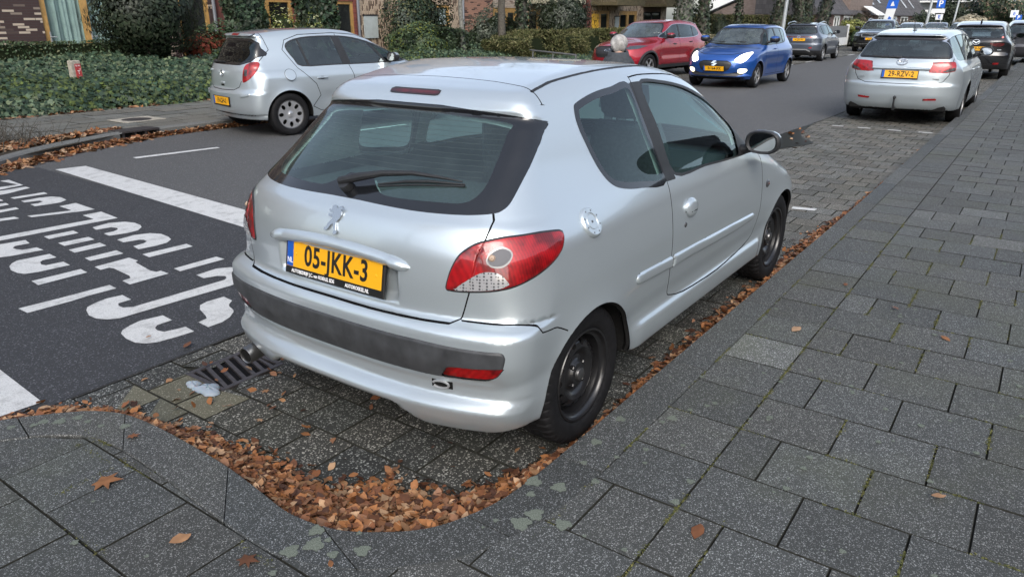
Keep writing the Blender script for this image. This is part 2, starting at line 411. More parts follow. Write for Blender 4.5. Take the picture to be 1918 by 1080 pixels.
def spline(pts, closed=True, k=6, ten=.5):
    P = np.array(pts, float); n = len(P); out = []
    for i in range(n if closed else n - 1):
        g = (lambda j: P[j % n]) if closed else (lambda j: P[min(max(j, 0), n - 1)])
        a, b, c, d = g(i - 1), g(i), g(i + 1), g(i + 2)
        for t in np.arange(k) / k:
            out.append(b + ten * (c - a) * t + (3*(c-b) - ten*(2*(c-a) + (d-b))) * t*t + (-2*(c-b) + ten*((c-a) + (d-b))) * t**3)
    if not closed: out.append(P[-1])
    return [tuple(p) for p in out]
# unwrapped coordinates of a shell point: side (x,z), back (y,z), wrapped round the corner (|y|+x, z)
def U_side(V): return V[:, 0], V[:, 2]
def U_back(V): return np.abs(V[:, 1]), V[:, 2]
def U_wrap(V): return np.abs(V[:, 1]) + V[:, 0], V[:, 2]
def hero_extra(ya, z, y):
    # number plate recess in the tailgate
    e = .034 * (1 - sstep(.29, .335, ya)) * sstep(.668, .70, z) * (1 - sstep(.79, .812, z))
    return e
def hero_bot(x, ya, y):
    back = 1 - sstep(-.45, -.30, x)
    hump = .075 * (1 - sstep(.30, .46, ya))
    pipe = .05 * bump(y, .60, .10)
    return back * (hump + pipe)
def hero_side(x, z):
    bmp = .016 * (1 - sstep(-.42, -.22, x)) * (1 - sstep(.60, .66, z)) * sstep(.2, .4, z)
    skirt = .022 * sstep(.30, .45, x) * (1 - sstep(2.0, 2.1, x)) * (1 - sstep(.36, .40, z))
    return bmp + skirt
HERO = dict(
 tum=[(.15,.77),(.22,.785),(.28,.80),(.34,.806),(.42,.806),(.5,.818),(.6,.825),(.7,.824),(.8,.815),(.88,.80),(.95,.775),(1.0,.752),(1.1,.712),(1.2,.668),(1.3,.62),(1.38,.578),(1.46,.53)],
 dlo=[(-.65,-.085),(-.4,-.03),(-.2,-.012),(0,-.004),(.5,0),(2,0),(2.6,-.01),(3,-.07),(3.3,-.18)],
 dhi=[(-.6,-.20),(-.3,-.10),(0,-.068),(.4,-.02),(.8,0),(1.4,0),(2.2,-.04),(3,-.1)],
 rear=[(.15,-.54),(.20,-.58),(.25,-.612),(.29,-.628),(.325,-.634),(.345,-.622),(.375,-.594),(.41,-.592),(.45,-.606),(.52,-.622),(.60,-.622),(.63,-.61),(.65,-.575),(.67,-.57),(.75,-.572),(.85,-.563),(.92,-.545),(.96,-.525),(.99,-.49),(1.05,-.42),(1.15,-.29),(1.25,-.160),(1.29,-.112),(1.305,-.112),(1.335,-.095),(1.36,-.07),(1.38,-.045),(1.40,0.0),(1.5,.15)],
 front=[(.15,3.05),(.25,3.16),(.35,3.22),(.5,3.24),(.6,3.22),(.7,3.12),(.78,2.95),(.85,2.8),(1.2,2.2)],
 top=[(-.4,1.36),(-.06,1.383),(.1,1.412),(.3,1.443),(.5,1.460),(.8,1.455),(1.05,1.432),(1.25,1.395),(1.4,1.345),(1.6,1.25),(1.9,1.095),(2.1,.985),(2.22,.945),(2.5,.905),(2.8,.84),(3.05,.75),(3.2,.60)],
 crown=[(-.6,.05),(0,.04),(.6,.035),(1.2,.035),(1.8,.03),(2.2,.035),(3.0,.06)],
 bow=[(-.5,0),(.9,0),(1.3,.06),(1.6,.14),(2.1,.16),(2.3,.10),(3.2,.1)],
 rcurve=[(.15,.12),(.35,.10),(.6,.09),(.66,.115),(.8,.12),(.95,.15),(1.1,.17),(1.25,.15),(1.4,.10)],
 fcurve=[(.2,.28),(.5,.30),(.8,.35)],
 ktop=[(-.3,.07),(.3,.08),(1.3,.06),(2.0,.07),(2.4,.11),(3.2,.16)],
 krear=[(.15,.07),(.3,.07),(.6,.085),(.75,.14),(.9,.14),(1.0,.10),(1.2,.05),(1.3,.05),(1.345,.032),(1.40,.02)],
 bottom=[(-.7,.222),(-.3,.245),(.25,.30),(.4,.265),(2.0,.265),(2.2,.23),(3.3,.2)],
 arch=[(0,.27,.33,.016),(2.442,.28,.33,.012)],
 pale_lining=1,
 box=(-.78,3.38,1.56),
 extra=hero_extra,
 bot_extra=hero_bot,
 side_extra=hero_side,
)
# ---------------------------------------------------------------- car builder
MASKS = {'side': lambda C: np.abs(C[:, 1]) > .42, 'back': None, 'front': None, 'all': lambda C: np.ones(len(C), bool)}
def submesh(V, T, sel, Nn, off=0, dsc=None):
    t = T[sel]; u, inv = np.unique(t, return_inverse=True)
    P = V[u].copy(); n = Nn[u]
    if dsc is not None: P = P + n * dsc[u][:, None]
    elif off: P = P + n * off
    return P, inv.reshape(-1, 3), n, u
def build_shell(root, S, feats, h, paintm, lining=True):
    F = make_F(S); x0, x1, z1 = S['box']
    V, T = surface_nets(F, (x0, -1.02, .12), (x1, 1.02, z1), h)
    V = project(F, V); s = Soup(V, T)
    ra = S['arch']
    if S.get('cutarch', True):
        for (ax, az, r, a) in ra: s.cut(lambda P: np.hypot(P[:, 0] - ax, P[:, 2] - az) - r, lambda q: np.abs(q.cen()[:, 1]) > .4)
    D = []
    for f in feats:
        poly = f.get('poly'); U = f.get('U')
        if f.get('line'):
            m0, wv = f['mask'], f['w']; hs = h*2.0
            for a, b in zip(poly[:-1], poly[1:]):
                e = np.array(b, float) - np.array(a, float); Ln = np.hypot(*e)
                if Ln < 1e-6: continue
                e = e/Ln
                def sd(P, a=a, e=e, U=U): u, w = U(P); return (u-a[0])*e[1] - (w-a[1])*e[0]
                def wh(q, a=a, e=e, U=U, Ln=Ln):
                    C = q.cen(); u, w = U(C); t = (u-a[0])*e[0] + (w-a[1])*e[1]; p = (u-a[0])*e[1] - (w-a[1])*e[0]
                    return (t > -hs) & (t < Ln+hs) & (np.abs(p) < hs) & m0(C)
                for o_ in (0, wv, -wv): s.cut(lambda P: sd(P) - o_, wh)
        fn = (lambda P, U=U, poly=poly: line_sdf(*U(P), poly)) if f.get('line') else (lambda P, U=U, poly=poly: poly_sdf(*U(P), poly))
        if 'field' in f: fn = f['field']
        f['fn'] = fn; m = f['mask']; wh = lambda q, m=m: m(q.cen())
        for lv in f.get('levels', [0]): s.cut(lambda P: fn(P) - lv, wh)
    V, T = s.V, s.T; C = (V[T[:, 0]] + V[T[:, 1]] + V[T[:, 2]])/3
    G = grad(F, V); Nn = G / np.linalg.norm(G, axis=1)[:, None]
    R = np.zeros(len(T), int); M = np.zeros(len(T), int); push = np.zeros(len(V))
    parts = {0: dict(name='body', mats=[paintm, MAT['shut gap'], MAT['underbody'], MAT['black plastic']])}
    nid = 1; disp = {}
    for f in feats:
        d = f['fn'](C); ins = f['mask'](C) & (d < (f['w'] if f.get('line') else 0)); f['d'] = d
        if f.get('line'):
            panel = np.isin(R, [0] + [k for k, p in parts.items() if k and p['mat'] is paintm]); ins = ins & panel
            M[ins] = f.get('mi', 1); vd = f['fn'](V); vm = (vd < f['w'] * .35) & f['mask'](V); push[vm] = -f.get('depth', .006)
            continue
        if f.get('paint_only'): M[ins] = f['paint_only']; continue
        pair = f.get('pair')
        for sgn in ((1, -1) if pair else (0,)):
            q = ins & (C[:, 1] * sgn > 0) if pair else ins
            R[q] = nid; M[q] = 0
            parts[nid] = dict(f); parts[nid]['side'] = sgn; nid += 1
    hole = np.zeros(len(T), bool)
    if S.get('cutarch', True):
        for (ax, az, r, a) in ra: hole |= (np.hypot(C[:, 0] - ax, C[:, 2] - az) < r) & (np.abs(C[:, 1]) > .4)
    fn_ = np.cross(V[T[:, 1]] - V[T[:, 0]], V[T[:, 2]] - V[T[:, 0]]); fn_ /= np.linalg.norm(fn_, axis=1)[:, None] + 1e-12
    if (fn_ * Nn[T[:, 0]]).sum(1).mean() < 0: T = T[:, [0, 2, 1]]; fn_ = -fn_
    under = (Nn[T].mean(1)[:, 2] < -.75) & (C[:, 2] < .42) & (R == 0)
    M[under] = 2
    objs = {}; V0 = V + Nn * push[:, None]
    for rid, p in parts.items():
        sel = (R == rid) & ~hole
        if not sel.any(): continue
        dsc = None; custom = True
        if rid and (p.get('raise') or p.get('off')):
            dv_ = -p['fn'](V); rim = p.get('rim', .012)
            if p.get('raise'): dsc = p['raise'] * np.sqrt(np.clip(dv_ / rim, 0, 1) * (2 - np.clip(dv_ / rim, 0, 1))); custom = False
            else: dsc = np.full(len(V), p['off'])
        P, t, n, u = submesh(V0, T, sel, Nn, 0, dsc)
        mats = p['mats'] if rid == 0 else [p['mat'], MAT['shut gap'], p.get('bmat', MAT['black plastic']), MAT['black plastic']]
        mi = M[sel].copy()
        if rid and p.get('border'):
            dd = p['fn'](C[sel]); mi[(dd > -p['border'])] = 2
        par = root
        if rid and p.get('parent'):
            par = objs.get((p['parent'], p['side'])) or objs.get((p['parent'], 0)) or root
        o = mesh_obj(p['name'], P, t, mats, par, mi, normals=n if custom else None)
        if rid and p.get('label'): o['label'] = p['label']
        objs[(p['name'], 0 if rid == 0 else p['side'])] = o
    glassy = np.isin(R, [k for k, p in parts.items() if p.get('glass')])
    if lining:
        sel = ~hole & ~glassy & (C[:, 2] > .45) & (M != 2)
        P, t, n, u = submesh(V, T[:, [0, 2, 1]], sel, Nn, -.03)
        Cz = P[t].mean(1)[:, 2]; mesh_obj('interior_lining', P, t, [MAT['interior plastic'], MAT['interior pale']], root, (Cz > (.98 if S.get('pale_lining') else 1.25)).astype(int), normals=-n)
    if S.get('cutarch', True):
        for (ax, az, r, a) in ra:
            for sg in (1, -1):
                Lr = MB(); n = 40; Vv = []; 
                for k in range(n + 1):
                    t = -.35 + (math.pi + .7) * k / n; x, z = ax + r*math.cos(t), az + r*math.sin(t)
                    lo, hi = .3, 1.0
                    for _ in range(22):
                        m_ = (lo + hi) / 2
                        if F(np.array([[x, m_, z]]))[0] < 0: lo = m_
                        else: hi = m_
                    y = max(lo - .003, .5)
                    Vv += [(x, sg*y, z), (ax + (r-.01)*math.cos(t), sg*(y-.012), az + (r-.01)*math.sin(t)), (ax+(r+.01)*math.cos(t), sg*(y-.03), az+(r+.01)*math.sin(t)), (ax+(r+.01)*math.cos(t), sg*.42, az+(r+.01)*math.sin(t)), (ax, sg*.42, az)]
                Fq = []
                for k in range(n):
                    for j in range(4): Fq.append((k*5+j, k*5+j+1, (k+1)*5+j+1, (k+1)*5+j))
                Lr.add(Vv, Fq); Lr.build('wheel_arch_liner', MAT['underbody'], root)
    return F, objs
def ray_y(F, x, z, lo=.2, hi=1.1):
    for _ in range(30):
        m = (lo + hi) / 2
        if F(np.array([[x, m, z]]))[0] < 0: lo = m
        else: hi = m
    return lo
def ray_x(F, y, z, lo, hi):          # lo inside, hi outside
    for _ in range(30):
        m = (lo + hi) / 2
        if F(np.array([[m, y, z]]))[0] < 0: lo = m
        else: hi = m
    return lo
def normal_at(F, p):
    g = grad(F, np.array([p]))[0]; return Vector(g / np.linalg.norm(g))
def frame_at(F, p, up=Vector((0, 0, 1))):
    """matrix whose z axis is the shell normal at p, y axis as upright as possible"""
    n = normal_at(F, p); x = up.cross(n).normalized(); y = n.cross(x)
    return Matrix(((x.x, y.x, n.x, p[0]), (x.y, y.y, n.y, p[1]), (x.z, y.z, n.z, p[2]), (0, 0, 0, 1)))
# wheels: built with the axle along y, outer face towards -y, centre at the origin
def disc_with_holes(prof, holes, n=96, rings=26, depth=.012):
    r0, r1 = prof[0][0], prof[-1][0]
    rr = np.linspace(r0, r1, rings); V = []; 
    for r in rr:
        for k in range(n): t = 2*math.pi*k/n; V.append((r*math.cos(t), 0, r*math.sin(t)))
    T = []
    for i in range(rings-1):
        for k in range(n):
            a, b, c, d = i*n+k, i*n+(k+1) % n, (i+1)*n+(k+1) % n, (i+1)*n+k; T += [(a, b, c), (a, c, d)]
    s = Soup(np.array(V, float), np.array(T)); s.cut(lambda P: holes(P[:, 0], P[:, 2]))
    C = s.cen(); keep = holes(C[:, 0], C[:, 2]) > 0; t = s.T[keep]
    u, inv = np.unique(t, return_inverse=True); P = s.V[u]; t = inv.reshape(-1, 3)
    r = np.hypot(P[:, 0], P[:, 2]); P[:, 1] = np.interp(r, [a for a, b in prof], [b for a, b in prof])
    # give the disc thickness along hole edges
    E = np.concatenate([t[:, [0, 1]], t[:, [1, 2]], t[:, [2, 0]]]); key = np.sort(E, 1); _, ix, cnt = np.unique(key[:, 0]*len(P)+key[:, 1], return_index=True, return_counts=True)
    bE = E[ix[cnt == 1]]; P2 = P.copy(); P2[:, 1] += depth
    F = [tuple(x) for x in t] + [(b, a, a + len(P), b + len(P)) for a, b in bE]
    return np.concatenate([P, P2]), F
def make_wheel(R=.288, w=.175, rim=.195, style='steel', spokes=7, hi=True, parent=None, name='wheel'):
    e = empty(name, parent=parent)
    n = 96 if hi else 40; hw = w/2
    V, F = [], []
    prof = [(rim-.004, -hw*.80), (rim+.004, -hw*.90), (rim+.016, -hw*.97), ((rim+R)/2, -hw*1.03), (R-.022, -hw*.97), (R-.010, -hw*.88), (R-.003, -hw*.74), (R, -hw*.55), (R, -hw*.30), (R, -hw*.26), (R, 0), (R, hw*.26), (R, hw*.30), (R, hw*.55), (R-.004, hw*.78), (R-.022, hw), ((rim+R)/2, hw), (rim, hw*.9)]
    grooves = {}
    m = n*3 if hi else n
    for i, (r, y) in enumerate(prof):
        for k in range(m):
            rr = r
            if hi and 5 <= i <= 14 and k % 6 == 0: rr -= .007
            if hi and i in (9, 11): rr -= .006
            t = 2*math.pi*(k + (i-5)*.35)/m if hi else 2*math.pi*k/m
            V.append((rr*math.cos(t), y, rr*math.sin(t)))
    for i in range(len(prof)-1):
        for k in range(m): F.append((i*m+k, (i+1)*m+k, (i+1)*m+(k+1) % m, i*m+(k+1) % m))
    o = mesh_obj('tyre', V, F, MAT['black rubber'], e)
    try: o.data.set_sharp_from_angle(angle=math.radians(40))
    except Exception: pass
    metal = MAT['black steel'] if style == 'steel' else MAT['wheel silver']
    b = MB(); y0 = -hw*.86
    b.lathe([(rim+.001, y0), (rim-.002, y0-.006), (rim-.010, y0-.004), (rim-.012, y0+.006), (rim-.020, y0+.016), (rim-.030, y0+.020), (rim-.036, y0+.045), (rim-.040, hw*.8), (rim, hw*.85)], n, 'y', m=0)
    ro = b.build('rim', metal if style == 'steel' else MAT['dull metal'], e, smooth=True)
    if style == 'steel':
        pr = [(.030, y0+.020), (.048, y0+.022), (.060, y0+.040), (.078, y0+.046), (.095, y0+.030), (.110, y0+.022), (.135, y0+.030), (rim-.042, y0+.060), (rim-.034, y0+.065)]
        def holes(x, z):
            a = np.arctan2(z, x); r = np.hypot(x, z); k = 2*np.pi/14; q = (a + k/2) % k - k/2
            return np.hypot((r-.134)/1.0, q*.134*1.10) - .0155
    else:
        pr = [(.022, y0+.004), (.035, y0+.010), (.06, y0+.016), (.10, y0+.008), (rim-.03, y0+.003), (rim-.012, y0+.004)]
        def holes(x, z):
            a = np.arctan2(z, x); r = np.hypot(x, z); k = 2*np.pi/spokes; q = (a + k/2) % k - k/2
            if style == 'cap': return np.maximum(np.hypot((r - rim*.70)/1.45, q*r*1.0) - rim*.135, -(1e9))
            half = k/2*r - (rim*.085 + .06*r); return -np.minimum(np.minimum(half - np.abs(q)*r, r - rim*.30), rim*.90 - r)
    Vd, Fd = disc_with_holes(pr, holes, n=96 if hi else 64, rings=24 if hi else 14)
    mesh_obj('wheel_disc', Vd, Fd, metal, e).data.set_sharp_from_angle(angle=math.radians(40))
    b = MB()
    if style == 'steel':
        b.lathe([(.001, y0+.004), (.018, y0+.005), (.026, y0+.010), (.029, y0+.018), (.030, y0+.030)], 32, 'y')
        b.build('hub_cap', MAT['dull metal'], e, smooth=True)
        for k in range(4):
            b = MB(); t = math.pi/4 + k*math.pi/2; c = (.054*math.cos(t), 0, .054*math.sin(t)); b.lathe([(.001, y0+.018), (.008, y0+.018), (.010, y0+.022), (.010, y0+.045)], 6, 'y', c); b.build('wheel_bolt', MAT['black steel'], e)
    else:
        b.lathe([(.001, y0), (.022, y0+.001), (.027, y0+.005), (.027, y0+.012)], 24, 'y'); b.build('hub_cap', MAT['wheel silver'], e, smooth=True)
    b = MB(); b.lathe([(.001, hw*.1), (rim-.04, hw*.1)], 32, 'y'); b.build('brake_drum', MAT['underbody'], e)
    return e
def copy_tree(o, parent=None):
    c = o.copy(); COL.objects.link(c); c.parent = parent
    for ch in list(o.children): copy_tree(ch, c)
    return c
def set_wheels(root, proto, wheels, turn=0):
    """proto faces -y; wheels: list of (x, y, z)"""
    first = True
    for (x, y, z) in wheels:
        w = proto if first else copy_tree(proto, root)
        w.parent = root; w.location = (x, y, z); w.rotation_euler = (0, 0.3*x, (math.pi if y > 0 else 0) + (turn if x > 1 else 0)); first = False
def interior(root, zf, xs, belt, W=.70, shelf=None, roofz=1.35, rhd=False, seats=True, rear_x=.35):
    cl, pl = MAT['interior cloth'], MAT['interior plastic']
    b = MB(); b.box((xs[0], -W, zf), (xs[1], W, zf+.04)); b.build('cabin_floor', pl, root)
    def seat(x, y, z, wid, rec=.28, head=True, tall=.62):
        s = empty('seat', (x, y, z), parent=root); m = MB()
        m.box((-.05, -wid/2, .0), (.50, wid/2, .16), bev=.05); m.build('cushion', cl, s, smooth=True)
        m = MB(); Rm = Matrix.Rotation(-rec, 3, 'Y')
        pts = []
        n = 9
        V, F = [], []
        for i in range(n):
            t = i/(n-1); ww = wid/2*(1 - .28*t**3) ; th = .075*(1 - .35*t)
            for (dx, dy) in ((-th, -ww*.8), (-th*.3, -ww), (th*.9, -ww*.95), (th*.3, -ww*.55), (th*.3, ww*.55), (th*.9, ww*.95), (-th*.3, ww), (-th, ww*.8)):
                V.append(Vector((0, 0, .12)) + Rm @ Vector((dx, dy, t*tall)))
        for i in range(n-1):
            for k in range(8): F.append((i*8+k, i*8+(k+1) % 8, (i+1)*8+(k+1) % 8, (i+1)*8+k))
        F.append(tuple((n-1)*8+k for k in range(8))); m.add(V, F); m.build('backrest', cl, s, smooth=True)
        if head:
            m = MB(); hc = Vector((0, 0, .12)) + Rm @ Vector((0, 0, tall+.13))
            V, F = [], []
            for i in range(7):
                a = -math.pi/2 + math.pi*i/6
                for k in range(12):
                    t = 2*math.pi*k/12; sg = lambda q: math.copysign(abs(q)**.6, q)
                    V.append(hc + Vector((.055*sg(math.cos(a))*sg(math.cos(t)), .13*sg(math.cos(a))*sg(math.sin(t)), .10*sg(math.sin(a)))))
            for i in range(6):
                for k in range(12): F.append((i*12+k, i*12+(k+1) % 12, (i+1)*12+(k+1) % 12, (i+1)*12+k))
            m.add(V, F); m.build('headrest', cl, s, smooth=True)
            m = MB()
            for sy in (-.05, .05):
                a = Vector((0, sy, .12)) + Rm @ Vector((0, 0, tall-.03)); c2 = Vector((0, sy, .12)) + Rm @ Vector((0, 0, tall+.08)); m.tube([a, c2], .006, 6)
            m.build('headrest_post', MAT['dull metal'], s)
        return s
    if seats:
        fx = rear_x + .82
        for y in (-.36, .36):
            seat(fx, y, zf+.07, .50, tall=.60, rec=.24); 
        for y in (-.34, .34): seat(rear_x, y, zf+.06, .58, rec=.42, tall=.40, head=False)
    b = MB(); dx = xs[1]
    b.add([(dx-.42, -W, zf+.2), (dx-.42, W, zf+.2), (dx-.36, W, belt-.10), (dx-.36, -W, belt-.10), (dx-.25, -W, belt-.02), (dx-.25, W, belt-.02), (dx+.15, -W, belt-.05), (dx+.15, W, belt-.05)], [(0, 1, 2, 3), (3, 2, 5, 4), (4, 5, 7, 6)])
    b.build('dashboard', pl, root)
    y = .36
    m = MB(); Rm = Matrix.Rotation(math.radians(-62), 3, 'Y'); c = Vector((dx-.50, y, belt-.12))
    ring = [c + Rm @ Vector((.18*math.cos(t), .18*math.sin(t), 0)) for t in np.linspace(0, 2*math.pi, 25)]
    m.tube(ring, .014, 8, cap=False)
    for t in (0, 2.2, -2.2): m.tube([c + Rm @ Vector((.18*math.cos(t), .18*math.sin(t), 0)), c + Vector((.03, 0, -.02))], .014, 6)
    m.build('steering_wheel', pl, root, smooth=True)
    if shelf: 
        b = MB(); b.box((shelf[0], -W+.06, shelf[2]), (shelf[1], W-.06, shelf[2]+.02)); b.build('parcel_shelf', MAT['interior cloth'], root)
def side_mirror(root, F, x, z, side, paintm, scale=1.0):
    y = ray_y(F, x, z) ; s = side
    e = empty('side_mirror', (x, s*y, z), parent=root)
    V, Fq = [], []; n = 16; prof = [(-.052, .94), (-.030, 1.0), (.0, 1.0), (.035, .90), (.062, .66), (.078, .30), (.080, .02)]
    cy, cz = s*.135*scale, .055*scale
    sg = lambda q, p: math.copysign(abs(q)**p, q)
    for (dx, f) in prof:
        for k in range(n):
            t = 2*math.pi*k/n; V.append((dx*scale, cy + s*.100*scale*f*sg(math.cos(t), .75), cz + .068*scale*f*sg(math.sin(t), .75)))
    for i in range(len(prof)-1):
        for k in range(n):
            f = (i*n+k, i*n+(k+1) % n, (i+1)*n+(k+1) % n, (i+1)*n+k); Fq.append(f if s > 0 else f[::-1])
    m = MB(); m.add(V, Fq); m.M = [0 if sum(V[i][2] for i in f)/4 > cz + .025*scale else 1 for f in Fq]; m.build('mirror_shell', [paintm, MAT['black plastic']], e, smooth=True)
    m = MB(); V2 = []
    for (dx, f) in ((-.022, 1.012), (-.052, 1.008), (-.061, .91), (-.048, .78)):
        for k in range(n):
            t = 2*math.pi*k/n; V2.append((dx*scale, cy + s*.100*scale*f*sg(math.cos(t), .75), cz + .068*scale*f*sg(math.sin(t), .75)))
    F2 = []
    for i in range(3):
        for k in range(n):
            f = (i*n+k, i*n+(k+1) % n, (i+1)*n+(k+1) % n, (i+1)*n+k); F2.append(f[::-1] if s > 0 else f)
    m.add(V2, F2)
    m.tube([(.02*scale, -s*.01, -.01), (.015*scale, s*.05*scale, .005), (.01*scale, cy - s*.05*scale, cz - .045*scale)], [.034*scale, .026*scale, .022*scale], 10)
    m.build('mirror_rim', MAT['black plastic'], e, smooth=True)
    m = MB(); m.add([V2[3*n+k] for k in range(n)], [tuple(range(n))] if s < 0 else [tuple(range(n-1, -1, -1))]); m.build('mirror_glass', MAT['mirror glass'], e)
    return e
# ---------------------------------------------------------------- the silver hatchback in the foreground
P_TAIL = [(-0.005,0.771),(-0.003,0.757),(0.009,0.752),(0.059,0.751),(0.135,0.755),(0.221,0.762),(0.304,0.773),(0.386,0.792),(0.462,0.814),(0.532,0.839),(0.582,0.866),(0.603,0.893),(0.606,0.912),(0.596,0.925),(0.570,0.933),(0.474,0.942),(0.357,0.942),(0.276,0.940),(0.197,0.931),(0.146,0.920),(0.099,0.901),(0.062,0.879),(0.034,0.849),(0.012,0.814)]
P_ROUND = [(0.188,0.867),(0.208,0.891),(0.251,0.907),(0.287,0.905),(0.313,0.890),(0.309,0.870),(0.281,0.850),(0.245,0.842),(0.204,0.847)]
P_HONEY = [(0.042,0.763),(0.091,0.794),(0.163,0.826),(0.223,0.829),(0.259,0.818),(0.284,0.798),(0.289,0.788),(0.242,0.774),(0.160,0.766),(0.085,0.761)]
P_BUMP = [(-1.2,0.640),(-0.07,0.645),(0.066,0.651),(0.172,0.650),(0.307,0.648),(0.404,0.638),(0.432,0.632),(0.451,0.615),(0.458,0.609),(0.505,0.603),(0.551,0.597),(0.62,0.565)]
P_STRIP = [(-1.2,.578),(-0.157,0.577),(-0.050,0.574),(0.055,0.571),(0.159,0.571),(0.227,0.571),(0.249,0.562),(0.255,0.545),(0.246,0.512),(0.233,0.486),(0.207,0.465),(0.171,0.453),(0.107,0.449),(0.016,0.446),(-0.043,0.443),(-0.109,0.440),(-0.164,0.441),(-1.2,.441)]
P_FOG = [(-0.035,0.450),(-0.027,0.475),(-0.005,0.497),(0.106,0.503),(0.241,0.511),(0.233,0.489),(0.213,0.468),(0.170,0.456),(0.107,0.452),(0.027,0.449)]
P_GATE = [(-1,2),(.575,2),(.575,1.31),(.585,1.237),(.604,1.179),(.622,1.108),(.637,1.036),(.631,1.010),(.616,1.000),(.626,.965),(0.626,0.933),(0.600,0.749),(0.574,0.656),(0.545,0.641),(0.462,0.640),(0.229,0.639),(-1,0.640)]
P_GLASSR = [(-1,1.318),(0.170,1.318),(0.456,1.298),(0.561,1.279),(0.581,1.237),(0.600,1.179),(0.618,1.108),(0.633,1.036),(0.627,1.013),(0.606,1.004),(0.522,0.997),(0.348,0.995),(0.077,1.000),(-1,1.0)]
P_CLEAR = [(-1,1.288),(0.170,1.288),(0.468,1.272),(0.493,1.236),(0.520,1.139),(0.531,1.070),(0.498,1.032),(0.396,1.027),(0.201,1.025),(0.135,1.035),(0.06,1.075),(-1,1.075)]  # clear pane; top edge lowered so the black frit paints the spoiler's shade
P_QUART = [(0.207,1.305),(0.237,1.324),(0.354,1.350),(0.500,1.364),(0.661,1.366),(0.674,1.177),(0.703,0.957),(0.471,0.965),(0.334,0.985),(0.267,1.012),(0.228,1.065),(0.207,1.144),(0.191,1.239)]
P_PILLAR = [(0.661,1.372),(0.674,1.177),(0.703,0.953),(0.800,0.950),(0.765,1.183),(0.757,1.372)]
P_DWIN = [(0.750,1.369),(0.968,1.364),(1.194,1.327),(1.40,1.262),(1.60,1.165),(1.78,1.055),(1.90,.965),(1.86,.935),(1.679,0.932),(1.456,0.938),(1.153,0.952),(0.800,0.965),(0.765,1.176)]
P_DGLASS = [(0.762,1.355),(0.956,1.352),(1.183,1.315),(1.382,1.249),(1.55,1.17),(1.665,1.095),(1.655,0.985),(1.618,0.943),(1.400,0.950),(1.163,0.963),(0.812,0.977),(0.779,1.175)]
P_DOOR = [(0.684,1.378),(0.690,1.392),(0.823,1.397),(1.139,1.377),(1.40,1.30),(1.62,1.195),(1.80,1.085),(1.93,.97),(1.959,0.866),(1.970,0.747),(1.976,0.584),(1.938,0.473),(1.914,0.428),(1.764,0.395),(1.338,0.376),(0.897,0.384),(0.749,0.410),(0.721,0.436),(0.698,0.553),(0.701,0.661),(0.699,0.767),(0.701,0.879),(0.706,0.950),(.676,1.177)]
P_MO1 = [(0.341,0.596),(0.345,0.618),(0.367,0.627),(0.535,0.622),(0.711,0.617),(0.711,0.560),(0.546,0.568),(0.384,0.576),(.352,.583)]
P_MO2 = [(0.722,0.617),(0.933,0.612),(1.233,0.602),(1.539,0.593),(1.846,0.583),(1.878,0.560),(1.827,0.543),(1.565,0.538),(1.255,0.546),(0.949,0.557),(0.722,0.559)]
